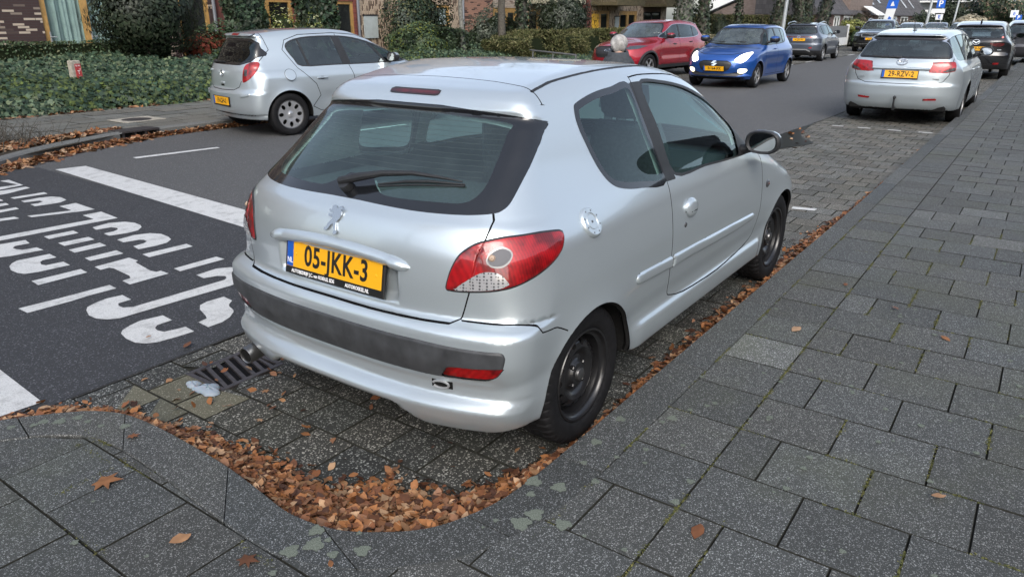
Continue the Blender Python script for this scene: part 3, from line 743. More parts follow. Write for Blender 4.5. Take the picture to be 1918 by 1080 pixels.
def hero_car():
    root = empty('parked_car', (0, 0, 0), 0, 'large silver three-door hatchback with black steel wheels parked in the foreground bay', 'car')
    pm = MAT['silver paint']; rb = MAT['black plastic']
    side = lambda C: (np.abs(C[:, 1]) > .42) & (C[:, 0] > .0)
    back = lambda C: (C[:, 0] < .06)
    gate_m = lambda C: (C[:, 0] < .035) & (C[:, 0] < np.maximum(-.30, .05 - (1.30 - C[:, 2])*1.05))
    rearw = lambda C: (C[:, 0] < .30) & (C[:, 2] < 1.0)
    wl = dict(line=True, w=.0026, levels=[.0026, .0009])
    fe = [
     dict(name='tailgate', U=U_back, poly=P_GATE, mask=gate_m, mat=pm),
     dict(name='rear_bumper', U=U_wrap, poly=P_BUMP[:2]+spline(P_BUMP[2:], False, 3, .4)+[(.62,.0),(-1.2,.0)], mask=lambda C: (C[:, 0] < -.15), mat=pm),
     dict(name='door', U=U_side, poly=spline(P_DOOR, True, 3, .4), mask=lambda C: (np.abs(C[:, 1]) > .46) & (C[:, 0] > .5), mat=pm, pair=1),
     dict(name='bumper_strip', U=U_wrap, poly=[P_STRIP[0]]+spline(P_STRIP[1:-1], False, 3, .4)+[P_STRIP[-1]], mask=rearw, mat=MAT['grey bumper plastic'], levels=[0, -.006, -.012], **{'raise': .007}, rim=.010, parent='rear_bumper'),
     dict(name='fog_light', U=U_wrap, poly=spline(P_FOG, k=3), mask=rearw, mat=MAT['red lens'], bmat=rb, border=.004, levels=[0, -.004], pair=1, parent='rear_bumper'),
     dict(name='tail_light', U=U_wrap, poly=spline(P_TAIL, k=4), mask=lambda C: (C[:, 0] < .1) & (C[:, 2] > .6), mat=MAT['red lens'], bmat=rb, border=.007, levels=[0, -.004, -.007, -.018], pair=1, **{'raise': .006}, rim=.018),
     dict(name='indicator_lens', U=U_wrap, poly=spline(P_ROUND, k=4), mask=lambda C: (C[:, 0] < .1) & (C[:, 2] > .6), mat=MAT['lamp bowl'], bmat=MAT['dull metal'], border=.006, levels=[0, -.006], pair=1, off=.0075, parent='tail_light'),
     dict(name='reverse_light', U=U_wrap, poly=spline(P_HONEY, k=4), mask=lambda C: (C[:, 0] < .1) & (C[:, 2] > .6), mat=MAT['honeycomb'], pair=1, off=.0085, parent='tail_light'),
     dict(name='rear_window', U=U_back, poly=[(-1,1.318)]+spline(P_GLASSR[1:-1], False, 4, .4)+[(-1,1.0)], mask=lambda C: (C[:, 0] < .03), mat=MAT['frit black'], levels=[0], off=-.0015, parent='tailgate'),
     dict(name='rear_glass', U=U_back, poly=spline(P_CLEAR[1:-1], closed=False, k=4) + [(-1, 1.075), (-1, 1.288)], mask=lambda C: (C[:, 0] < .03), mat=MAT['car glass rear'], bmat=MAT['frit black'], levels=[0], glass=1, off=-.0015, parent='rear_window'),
     dict(name='brake_light', U=U_back, poly=[(-1,1.369),(.118,1.369),(.130,1.366),(.133,1.358),(.130,1.350),(.118,1.347),(-1,1.347)], mask=lambda C: (C[:, 0] < .03), mat=MAT['dark red lens'], bmat=rb, border=.004, levels=[0, -.004], off=.001, parent='tailgate'),
     dict(name='quarter_window', U=U_side, poly=spline(P_QUART, k=4), mask=side, mat=MAT['car glass'], bmat=MAT['frit black'], border=.026, levels=[0, -.026], glass=1, pair=1, off=.001),
     dict(name='window_frame', U=U_side, poly=spline(P_DWIN, k=4, ten=.4), mask=side, mat=rb, levels=[0, -.012], pair=1, parent='door'),
     dict(name='door_pillar', U=U_side, poly=P_PILLAR, mask=side, mat=rb, pair=1, parent='door'),
     dict(name='side_window', U=U_side, poly=spline(P_DGLASS, k=4, ten=.4), mask=side, mat=MAT['car glass'], glass=1, pair=1, off=-.006, parent='door'),
     dict(name='side_moulding', U=U_side, poly=P_MO1, mask=side, mat=pm, levels=[0, -.006, -.012, -.02], pair=1, **{'raise': .012}, rim=.016),
     dict(name='door_moulding', U=U_side, poly=P_MO2, mask=side, mat=pm, levels=[0, -.006, -.012, -.02], pair=1, **{'raise': .012}, rim=.016, parent='door'),
     dict(name='windscreen', U=U_back, poly=[(-1,1.375),(.40,1.365),(.50,1.35),(.545,1.30),(.60,1.18),(.655,1.06),(.685,.99),(.60,.975),(.3,.985),(-1,.99)], mask=lambda C: (C[:, 0] > 1.0), mat=MAT['car glass'], bmat=MAT['frit black'], border=.03, levels=[0, -.03], glass=1),
     dict(name='headlight', U=lambda V: (V[:, 0] - .35*np.abs(V[:, 1]), V[:, 2]), poly=spline([(2.72,.70),(2.62,.80),(2.46,.865),(2.36,.875),(2.42,.82),(2.58,.72),(2.74,.65)], k=4), mask=lambda C: (C[:, 0] > 2.3) & (np.abs(C[:, 1]) > .3), mat=MAT['clear lens'], bmat=rb, border=.006, levels=[0, -.006], pair=1, off=.002),
     dict(name='front_grille', U=U_back, poly=[(-1,.42),(.42,.42),(.50,.36),(.42,.26),(-1,.26)], mask=lambda C: C[:, 0] > 2.8, mat=rb, off=-.01),
     dict(U=U_back, poly=[(.608,1.004),(.622,.985),(.627,.96),(0.626,0.933),(0.600,0.749),(0.574,0.656),(0.545,0.641),(0.462,0.640),(0.229,0.639),(-.1,0.640)], mask=lambda C: (C[:, 0] < -.15), **wl),
     dict(U=U_wrap, poly=spline(P_BUMP[2:], False, 3, .4), mask=lambda C: (C[:, 0] < -.12), **wl),
     dict(U=U_side, poly=spline(P_DOOR, True, 3, .4) + P_DOOR[:1], mask=lambda C: (np.abs(C[:, 1]) > .46) & (C[:, 0] > .5), **wl),
     dict(U=U_side, poly=[(1.962,.87),(2.00,.93)], mask=lambda C: (np.abs(C[:, 1]) > .6) & (C[:, 0] > .5), **wl),
     dict(U=U_side, poly=spline([(.040,1.373),(.10,1.386),(.222,1.407),(.469,1.428),(.765,1.432),(1.0,1.42),(1.25,1.372),(1.45,1.30),(1.65,1.20),(1.85,1.085),(1.98,.99)], False, 3), mask=lambda C: (np.abs(C[:, 1]) > .42), line=True, w=.003, levels=[.003], depth=.003, mi=3),
     dict(U=U_back, poly=[(.545,1.385),(.30,1.393),(-.1,1.395)], mask=lambda C: (C[:, 0] < .2) & (C[:, 0] > -.1), **wl),
    ]
    fe.append(dict(U=lambda V: (V[:, 0], np.abs(V[:, 1])), poly=[(.075,-.02),(.065,.30),(.045,.50),(.035,.56)], mask=lambda C: (C[:, 2] > 1.33), **wl))
    fe = [f for f in fe if not (f.get('line') and f['U'] is U_back and len(f['poly']) == 3)]
    F, ob = build_shell(root, HERO, fe, .0145, pm)
    gate = ob[('tailgate', 0)]; bump_ = ob[('rear_bumper', 0)]; door = {s: ob[('door', s)] for s in (1, -1)}
    # roof-to-tailgate seam, wheels
    wp = make_wheel(.290, .178, .196, 'steel', parent=root)
    set_wheels(root, wp, [(0, -.703, .29), (0, .703, .29), (2.442, -.71, .29), (2.442, .71, .29)])
    interior(root, .36, (-.38, 2.02), .93, W=.66, shelf=(-.36, .22, .93), rear_x=.42)
    # number plate
    px, pz, tilt = -.5695, .765, .17
    M = Matrix.Translation((px, 0, pz)) @ Matrix.Rotation(tilt, 4, 'Y') @ Matrix(((0, 0, -1, 0), (-1, 0, 0, 0), (0, 1, 0, 0), (0, 0, 0, 1)))
    # local plate axes: x to the right as read, y up, z outwards
    pl = empty('number_plate', parent=gate)
    def pb(x0, x1, y0, y1, z0, z1, name, mat, bev=.002):
        b = MB(); b.box((x0, y0, z0), (x1, y1, z1), bev=bev); b.V = [tuple(M @ Vector(v)) for v in b.V]; return b.build(name, MAT[mat], pl)
    pb(-.272, .272, -.085, .062, -.014, -.0015, 'plate_frame', 'plate black', .003)
    pb(-.26, .26, -.055, .055, -.0015, .0015, 'plate_face', 'plate yellow', .001)
    pb(-.258, -.222, -.053, .053, .0016, .0021, 'blue_band', 'plate blue', 0)
    text_mesh('05-JKK-3', .112, 'plate_number', MAT['plate black'], pl, M @ Matrix.Translation((.018, -.002, .0018)), sx=.80, ext=.0008, bold=.0022, space=1.06)
    text_mesh('NL', .030, 'country_code', MAT['lettering white'], pl, M @ Matrix.Translation((-.240, -.030, .0022)), sx=.8, ext=.0004, bold=.0006)
    text_mesh('AUTOBEDRIJF J.C. van ROEKEL EDE', .0195, 'dealer_lettering', MAT['lettering white'], pl, M @ Matrix.Translation((-.110, -.071, -.001)), sx=.82, ext=.0004, bold=.0005)
    text_mesh('AUTOROEKEL.NL', .0195, 'dealer_lettering', MAT['lettering white'], pl, M @ Matrix.Translation((.135, -.071, -.001)), sx=.82, ext=.0004, bold=.0005)
    b = MB()
    for x, y in ((-.207, .0), (.232, -.005)): b.lathe([(.001, .004), (.0055, .0035), (.007, .001)], 12, 'z', (x, y, 0))
    b.V = [tuple(M @ Vector(v)) for v in b.V]; b.build('plate_screw', MAT['plate yellow'], pl, smooth=True)
    # handle bar above the plate
    b = MB(); V, Fq = [], []; n = 33
    for i in range(n):
        y = -.385 + .77*i/(n-1); t = abs(y)/.385; zc = .838 - .030*t**2 + .004; x = ray_x(F, y, zc, -.3, -.9) + (.012 if abs(y) < .3 else 0); k = (1 - t**8)**.5 if t < 1 else 0
        hgt, dep = .027*k + .001, .036*k + .002
        for j in range(10):
            a = -math.pi*.60 + math.pi*1.2*j/9; V.append((x + .006 - dep*math.cos(a), y, zc + hgt*math.sin(a)))
    for i in range(n-1):
        for j in range(9): Fq.append((i*10+j, i*10+j+1, (i+1)*10+j+1, (i+1)*10+j))
    b.add(V, Fq); b.build('tailgate_handle', pm, gate, smooth=True)
    # badge
    lion = [(.30,.95),(.42,1.0),(.55,.97),(.60,.90),(.74,.97),(.83,1.0),(.93,.95),(.95,.88),(.90,.90),(.84,.93),(.80,.90),(.86,.82),(.88,.70),(.82,.58),(.74,.50),(.66,.42),(.68,.30),(.72,.16),(.80,.10),(.78,.03),(.62,.02),(.60,.10),(.64,.14),(.56,.26),(.50,.36),(.38,.30),(.28,.18),(.24,.13),(.16,.10),(.04,.10),(.05,.17),(.14,.20),(.22,.34),(.34,.46),(.42,.54),(.34,.60),(.22,.58),(.14,.62),(.16,.67),(.26,.66),(.38,.68),(.34,.76),(.22,.74),(.14,.80),(.18,.84),(.28,.82),(.30,.88)]
    p0 = (ray_x(F, 0, .928, -.3, -.9), 0, .928); Mf = frame_at(F, p0)
    b = MB(); b.prism([((x-.48)*.092, (y-.5)*.110) for x, y in lion], .001, .007, ); b.V = [tuple(Mf @ Vector(v)) for v in b.V]
    lb = b.build('lion_badge', MAT['badge chrome'], gate); bm = bmesh.new(); bm.from_mesh(lb.data); bmesh.ops.recalc_face_normals(bm, faces=bm.faces[:]); bmesh.ops.triangulate(bm, faces=bm.faces[:], ngon_method='EAR_CLIP'); bm.to_mesh(lb.data); bm.free()
    # rear wiper
    w = empty('rear_wiper', parent=gate); b = MB()
    def gp(y, z, out): x = ray_x(F, y, z, .3, -.9); p = Vector((x, y, z)); return p + normal_at(F, p)*out
    b.tube([gp(.02, 1.030, .0), gp(.02, 1.030, .030)], .026, 16); b.build('spindle', rb, w, smooth=True)
    b = MB(); b.tube([gp(.045, 1.032, .030), gp(-.03, 1.047, .036), gp(-.14, 1.070, .036), gp(-.26, 1.084, .030), gp(-.36, 1.086, .020), gp(-.45, 1.084, .010)], [.016, .017, .012, .009, .006, .003], 10); b.build('arm', rb, w, smooth=True)
    b = MB(); b.tube([gp(-.12, 1.050, .008), gp(-.24, 1.066, .014), gp(-.33, 1.074, .014), gp(-.465, 1.078, .007)], [.003, .006, .006, .003], 8); b.tube([gp(-.12, 1.047, .003), gp(-.28, 1.066, .003), gp(-.465, 1.075, .003)], .004, 6); b.build('blade', rb, w, smooth=True)
    # exhaust
    b = MB(); o = Vector((-.565, .60, .228)); d = Vector((-1, -.05, -.10)).normalized()
    pr = [(.030, -.02), (.032, .03), (.037, .034), (.040, .026), (.040, -.14), (.032, -.20)]
    V, Fq = [], []
    a1 = d.cross(Vector((0, 0, 1))).normalized(); a2 = a1.cross(d)
    for (r, t) in [(.031, -.02)] + pr[1:]:
        for k in range(24):
            q = 2*math.pi*k/24; V.append(o + d*t + r*(math.cos(q)*a1 + math.sin(q)*a2))
    for i in range(len(pr)-1):
        for k in range(24): Fq.append((i*24+k, i*24+(k+1) % 24, (i+1)*24+(k+1) % 24, (i+1)*24+k))
    b.add(V, Fq); b.build('exhaust_pipe', MAT['dull metal'], root, smooth=True)
    b = MB(); b.tube([o + d*.024, o + d*.022], .0315, 16); b.build('exhaust_bore', MAT['underbody'], root)
    # tow eye pocket
    p = Vector((ray_x(F, -.515, .408, -.3, -.9), -.515, .408)); Mf = frame_at(F, p)
    b = MB(); b.box((-.042, -.019, -.004), (.042, .019, .0012), bev=.001); b.V = [tuple(Mf @ Vector(v)) for v in b.V]; b.build('tow_eye_pocket', MAT['underbody'], bump_)
    b = MB(); b.tube([Mf @ Vector((.032*math.cos(t)-.004, -.004+.014*math.sin(t), .004)) for t in np.linspace(-2.6, 2.9, 14)], .0045, 8); b.build('tow_eye', MAT['wheel silver'], bump_, smooth=True)
    # fuel cap (right side), handles, locks, indicators
    p = Vector((.017, -ray_y(F, .017, .917), .917)); Mf = frame_at(F, p)
    b = MB(); b.lathe([(.001, .009), (.028, .009), (.031, .0065), (.034, .0065), (.036, .010), (.052, .010), (.057, .006), (.060, -.004)], 40, 'z'); b.V = [tuple(Mf @ Vector(v)) for v in b.V]; fl = b.build('fuel_flap', pm, root, smooth=True)
    b = MB()
    for k in range(8): t = 2*math.pi*(k+.5)/8; b.lathe([(.001, .0112), (.0030, .0112), (.0036, .0098)], 8, 'z', (.045*math.cos(t), .045*math.sin(t), 0))
    b.lathe([(.001, .0105), (.005, .0105), (.0055, .008)], 12, 'z'); b.V = [tuple(Mf @ Vector(v)) for v in b.V]; b.build('flap_screw', MAT['dull metal'], fl)
    for s in (-1, 1):
        p = Vector((.905, s*ray_y(F, .905, .803), .803)); Mf = frame_at(F, p)
        b = MB(); V, Fq = [], []
        for i, (f, hh) in enumerate(((1, .0), (.96, .010), (.8, .018), (.5, .023), (.01, .024))):
            for k in range(24): t = 2*math.pi*k/24; V.append(Mf @ Vector((.062*f*math.cos(t), .046*f*math.sin(t), hh)))
        for i in range(4):
            for k in range(24): Fq.append((i*24+k, i*24+(k+1) % 24, (i+1)*24+(k+1) % 24, (i+1)*24+k))
        b.add(V, Fq); hd = b.build('door_handle', pm, door[s], smooth=True)
        b = MB(); V = [Mf @ Vector((-.061, -.012, .002)), Mf @ Vector((-.03, -.016, .0205)), Mf @ Vector((.02, -.014, .0235)), Mf @ Vector((.061, -.006, .002))]; b.tube(V, .0022, 6); b.build('handle_slot', MAT['shut gap'], hd)
        p = Vector((.845, s*ray_y(F, .845, .732), .732)); Mf = frame_at(F, p)
        b = MB(); b.lathe([(.001, .003), (.010, .003), (.013, .0)], 20, 'z'); b.V = [tuple(Mf @ Vector(v)) for v in b.V]; lk = b.build('door_lock', MAT['dull metal'], door[s], smooth=True)
        p = Vector((2.072, s*ray_y(F, 2.072, .715), .715)); Mf = frame_at(F, p)
        b = MB(); b.lathe([(.001, .010), (.008, .009), (.018, .006), (.024, .0)], 20, 'z'); b.V = [tuple(Mf @ Vector((v[0]*1.35, v[1], v[2]))) for v in b.V]; il = b.build('side_indicator', MAT['clear lens'], root, smooth=True)
        b = MB(); b.lathe([(.001, .013), (.006, .012), (.008, .008)], 12, 'z'); b.V = [tuple(Mf @ Vector(v)) for v in b.V]; b.build('indicator_bulb', MAT['dark red lens'], il, smooth=True)
        side_mirror(root, F, 1.70, .965, s, pm, .90)
    for s in (1, -1):
        for yy in (.66,):
            z = .874; x = ray_x(F, s*yy, z, .3, -.9); p = Vector((x, s*yy, z)); Mf = frame_at(F, p + normal_at(F, p)*.008)
            b = MB(); b.lathe([(.001, .007), (.008, .005), (.012, .0)], 16, 'z'); b.V = [tuple(Mf @ Vector(v)) for v in b.V]; b.build('bulb', MAT['bulb glass'], ob[('tail_light', s)], smooth=True)
    # heating wires in the rear window
    b = MB()
    for i in range(12):
        z = 1.105 + i*.0165
        pts = []
        for y in np.linspace(-.50, .50, 15): pts.append(gp(float(y), z, -.006))
        b.tube(pts, .0009, 3)
    b.build('heating_wires', MAT['wire brown'], ob[('rear_glass', 0)])
    return root, F
# ---------------------------------------------------------------- the other cars
paint('light silver paint', (.50, .565, .60), .58, .36, .1, dirt=.4)
paint('beige silver paint', (.47, .53, .56), .60, .36, .1, dirt=.3)
paint('blue paint', (.014, .085, .34), .45, .28, .1)
paint('red paint', (.34, .012, .025), .45, .26, .1)
paint('slate paint', (.085, .10, .13), .5, .3, .1, dirt=.3)
paint('black paint', (.012, .013, .015), .2, .25, .1)
paint('anthracite paint', (.045, .045, .05), .5, .28, .1)
paint('white paint', (.68, .69, .70), .1, .35, .05)
simple('lit lamp', (1, .95, .85), .3, em=(1, .90, .74), estr=2.4)
simple('lit fog lamp', (1, .9, .7), .3, em=(1, .86, .55), estr=1.3)
simple('window frit', (.010, .010, .011), .2, coat=.3)
glass('shade glass', (.50, .60, .64), .60, film=.05)
glass('screen glass', (.70, .82, .84), .70, film=.10)
def U_fwrap(V): return np.abs(V[:, 1]) - V[:, 0], V[:, 2]
def plate(parent, M, text, size=.108, frame=True, space=1.05, name='number_plate'):
    pl = empty(name, parent=parent)
    def pb(x0, x1, y0, y1, z0, z1, nm, mat):
        b = MB(); b.box((x0, y0, z0), (x1, y1, z1)); b.V = [tuple(M @ Vector(v)) for v in b.V]; return b.build(nm, MAT[mat], pl)
    if frame: pb(-.27, .27, -.075, .062, -.02, -.001, 'plate_frame', 'plate black')
    pb(-.26, .26, -.055, .055, -.012, .001, 'plate_face', 'plate yellow'); pb(-.26, -.222, -.054, .054, -.005, .0018, 'blue_band', 'plate blue')
    text_mesh(text, size, 'plate_text', MAT['plate black'], pl, M @ Matrix.Translation((.02, -.002, .0015)), sx=.78, ext=.0005, bold=.002, space=space)
    return pl
def rear_frame(F, z, y=0, out=.012, x0=0, x1=-1.4):
    x = ray_x(F, y, z, x0, x1); n = normal_at(F, (x, y, z)); t = math.atan2(n.z, -n.x)
    return Matrix.Translation((x - out, y, z)) @ Matrix.Rotation(t, 4, 'Y') @ Matrix(((0, 0, -1, 0), (-1, 0, 0, 0), (0, 1, 0, 0), (0, 0, 0, 1)))
def front_frame(F, z, y=0, out=.012, x0=2.2, x1=4.4):
    x = ray_x(F, y, z, x0, x1); n = normal_at(F, (x, y, z)); t = -math.atan2(n.z, n.x)
    return Matrix.Translation((x + out, y, z)) @ Matrix.Rotation(t, 4, 'Y') @ Matrix(((0, 0, 1, 0), (1, 0, 0, 0), (0, 1, 0, 0), (0, 0, 0, 1)))
def mk(parent, M, name, mat, fn, **k):
    b = MB(); fn(b); b.V = [tuple(M @ Vector(v)) for v in b.V]; return b.build(name, MAT[mat], parent, **k)
def ell(a, b_, n=28): return [(a*math.cos(2*math.pi*i/n), b_*math.sin(2*math.pi*i/n)) for i in range(n+1)]
def ring(b, a, c, r, z=.004): b.tube([(x, y, z) for x, y in ell(a, c)], r, 6, cap=False)
def badge(kind, parent, M, s=1.0):
    def f(b):
        if kind == 'bolt':
            ring(b, .048*s, .048*s, .006*s); b.prism([(x*s, y*s) for x, y in [(-.055,-.012),(.002,-.004),(-.004,-.016),(.058,.012),(.0,.004),(.006,.016)]], .002, .009)
        elif kind == 'ellipses':
            ring(b, .062*s, .042*s, .006*s); ring(b, .020*s, .040*s, .0045*s); b.tube([(x*s, (.018+y)*s, .004) for x, y in ell(.042, .014)], .0045*s, 6, cap=False)
        elif kind == 'wings':
            ring(b, .075*s, .058*s, .006*s); b.prism([(x*s, y*s) for x, y in [(-.07,.022),(-.04,.018),(0,-.012),(.04,.018),(.07,.022),(.05,-.004),(.02,-.012),(0,-.034),(-.02,-.012),(-.05,-.004)]], .002, .009)
        elif kind == 'letters':
            ring(b, .058*s, .058*s, .006*s); b.tube([(x*s, y*s, .004) for x, y in [(-.03,.048),(0,.004),(.03,.048)]], .006*s, 6); b.tube([(x*s, y*s, .004) for x, y in [(-.048,.022),(-.024,-.046),(0,-.008),(.024,-.046),(.048,.022)]], .006*s, 6)
        elif kind == 's':
            b.prism([(x*s, y*s) for x, y in [(-.06,.0),(-.01,.045),(.03,.045),(.045,.03),(.015,.022),(-.005,.012),(.06,.0)]], .001, .008)
            b.prism([(x*s, y*s) for x, y in [(.06,-.001),(.01,-.046),(-.03,-.046),(-.045,-.031),(-.015,-.023),(.005,-.013),(-.06,-.001)]], .001, .008)
    mk(parent, M, 'badge', 'chrome', f)
def auto(name, label, pm, A, loc, rz, group=None, h=.03, wheel=('alloy', 5), turn=0):
    root = empty(name, (0, 0, 0), 0, label, 'car', group); pm = MAT[pm]; wb = A['wb']; wr = A['wr']; W = A['W']; g = W/.825; H = A['H']; zb = A['belt']
    k = (H - zb)/.5
    S = dict(
     tum=[(.15,.76*g),(.25,.79*g),(.4,.812*g),(.55,.825*g),(zb-.30,.828*g),(zb-.12,.815*g),(zb-.03,.785*g),(zb,.765*g),(zb+.05,.745*g),(zb+.13*k,.712*g),(zb+.24*k,.665*g),(zb+.35*k,.61*g),(zb+.45*k,.55*g),(zb+.52*k,.50*g)],
     dlo=A.get('dlo', [(-1.0,-.11),(-.6,-.05),(-.3,-.02),(0,-.004),(.5,0),(2,0),(2.6,-.01),(3,-.05),(3.4,-.14)]),
     dhi=A.get('dhi', [(-1,-.16),(-.5,-.11),(-.1,-.06),(.5,-.01),(1,0),(1.6,0),(2.4,-.04),(3.2,-.1)]),
     rear=A['rear'], front=A['front'], top=A['top'], crown=[(-1.1,.05),(0,.04),(1.2,.035),(2.2,.04),(3.2,.06)],
     bow=[(-.5,0),(wb*.38,0),(wb*.55,.06),(wb*.68,.14),(wb*.85,.14),(wb,.1)],
     rcurve=A.get('rcurve', [(.2,.12),(.6,.11),(.95,.14),(1.2,.13),(1.5,.08)]), fcurve=A.get('fcurve', [(.2,.28),(.5,.30),(.8,.38),(1.0,.4)]),
     ktop=A.get('ktop', [(-.6,.08),(wb*.5,.08),(wb*.8,.09),(wb,.13),(wb+.8,.18)]), krear=A.get('krear', [(.2,.08),(.6,.11),(zb,.13),(zb+.1,.08),(H,.035)]), kfront=A.get('kf', .12),
     bottom=[(-1.2,.24),(-.3,.24),(.3,.25),(wb-.4,.24),(wb+.9,.20)] if wr < .34 else [(-1.2,.32),(0,.30),(wb,.28),(wb+.9,.26)],
     arch=[(0,wr-.01,wr+.05,.018),(wb,wr,wr+.05,.016)], box=(A['rear_x']-.15, wb+A['fo']+.15, H+.1), gz=(zb-.1, zb+.2), rpow=A.get('rpow', 3.0), cutarch=True, side_extra=A.get('side_extra', lambda x, z: -.022*bump(z, A.get('crz', zb-.42), .10)*sstep(wr+.1, wr+.35, x)*(1-sstep(wb-wr-.35, wb-wr-.1, x))))
    side = lambda C: (np.abs(C[:, 1]) > .40)
    fe = []
    xrl = lut(A['rear']); bdep = A.get('bdepth', .25); gx = A.get('gate_x', .05); rearside = lambda C: C[:, 0] < ev(xrl, C[:, 2]) + bdep
    ln = dict(line=True, w=max(.0045, h*.12), levels=[max(.0045, h*.12)])
    for n_, U, poly, mk_, mat, o in A.get('feats', []):
        d = dict(name=n_, U=U, poly=poly, mask=mk_, mat=MAT[mat]); d.update(o); fe.append(d)
    if 'rwin' in A:
        fe.append(dict(name='rear_window', U=U_back, poly=A['rwin'], mask=rearside, mat=MAT[A.get('rglass', 'shade glass')], bmat=MAT['window frit'], border=.035, levels=[0, -.035], glass=1, off=.001))
    if 'fwin' in A:
        fe.append(dict(name='windscreen', U=U_back, poly=A['fwin'], mask=lambda C: C[:, 0] > wb*.45, mat=MAT['screen glass'], bmat=MAT['window frit'], border=.03, levels=[0, -.03], glass=1, off=.001))
    win = spline(A['win'], k=3); pil = A['pillars']
    xm = A['bp']   # line between front and rear doors
    fe.append(dict(name='window_surround', U=U_side, poly=win, mask=side, mat=MAT['black plastic'], pair=1, bmat=MAT[A.get('trim', 'black plastic')], border=.010, levels=[0, -.010]))
    def pane(i):
        lo = pil[i]; hi = pil[i+1]
        def f(P):
            d = poly_sdf(P[:, 0], P[:, 2], win) + .016
            for (pp, sg) in ((lo, 1), (hi, -1)):
                if pp is None: continue
                xb, xt, w = pp; xc = xb + (xt - xb)*(P[:, 2] - zb)/(H - .1 - zb); d = np.maximum(d, -sg*(P[:, 0] - xc) + w/2)
            return d
        return f
    for i in range(len(pil)-1):
        fe.append(dict(name='side_window', field=pane(i), mask=side, mat=MAT[A.get('sglass', 'shade glass') if i < len(pil)-2 else 'car glass'], glass=1, pair=1, off=-.004, parent='window_surround'))
    for poly in A.get('lines_side', []): fe.append(dict(U=U_side, poly=poly, mask=side, **ln))
    for poly in A.get('lines_back', []): fe.append(dict(U=U_back, poly=poly, mask=rearside, **ln))
    for poly in A.get('lines_front', []): fe.append(dict(U=U_back, poly=poly, mask=lambda C: C[:, 0] > wb-.1, **ln))
    for poly in A.get('lines_wrap', []): fe.append(dict(U=U_wrap, poly=poly, mask=lambda C: C[:, 0] < -.25, **ln))
    F, ob = build_shell(root, S, fe, h, pm, pale_lining=False) if False else build_shell(root, S, fe, h, pm)
    wp = make_wheel(wr, A.get('ww', .2), wr*.68, wheel[0], wheel[1], hi=False, parent=root)
    yw = A['W'] - A.get('ww', .2)/2 - .02
    set_wheels(root, wp, [(0, -yw, wr), (0, yw, wr), (wb, -yw, wr), (wb, yw, wr)], turn)
    interior(root, .38, (A.get('cab0', -.4), wb*.83), zb, W=.64, shelf=(A['rear_x']+.15, .3, zb-.03), rear_x=A.get('rseat', .45))
    mx, mz = A['mirror']
    for s in (-1, 1): side_mirror(root, F, mx, mz, s, pm if A.get('mcol', 1) else MAT['black plastic'], A.get('mscale', 1.05))
    for (hx, hz) in A.get('handles', []):
        for s in (-1, 1):
            p = Vector((hx, s*ray_y(F, hx, hz), hz)); Mf = frame_at(F, p)
            def fh(b):
                b.tube([(-.085, 0, .0), (-.07, 0, .022), (.07, 0, .024), (.085, 0, .0)], [.008, .012, .012, .008], 8)
            mk(root, Mf, 'door_handle', 'wheel silver' if A.get('hchrome') else A.get('hm', pm.name), fh, smooth=True)
            mk(root, Mf, 'handle_recess', 'shut gap', lambda b: b.prism([(.05*math.cos(t), .020*math.sin(t)) for t in np.linspace(0, 2*math.pi, 16)[:-1]], -.01, .0015))
    if 'extras' in A: A['extras'](root, F)
    root.location = loc; root.rotation_euler = (0, 0, rz)
    if A.get('zs'): root.scale = (1, 1, A['zs'])
    return root, F
allm = lambda C: np.ones(len(C), bool)
bk = lambda C: C[:, 0] < .15
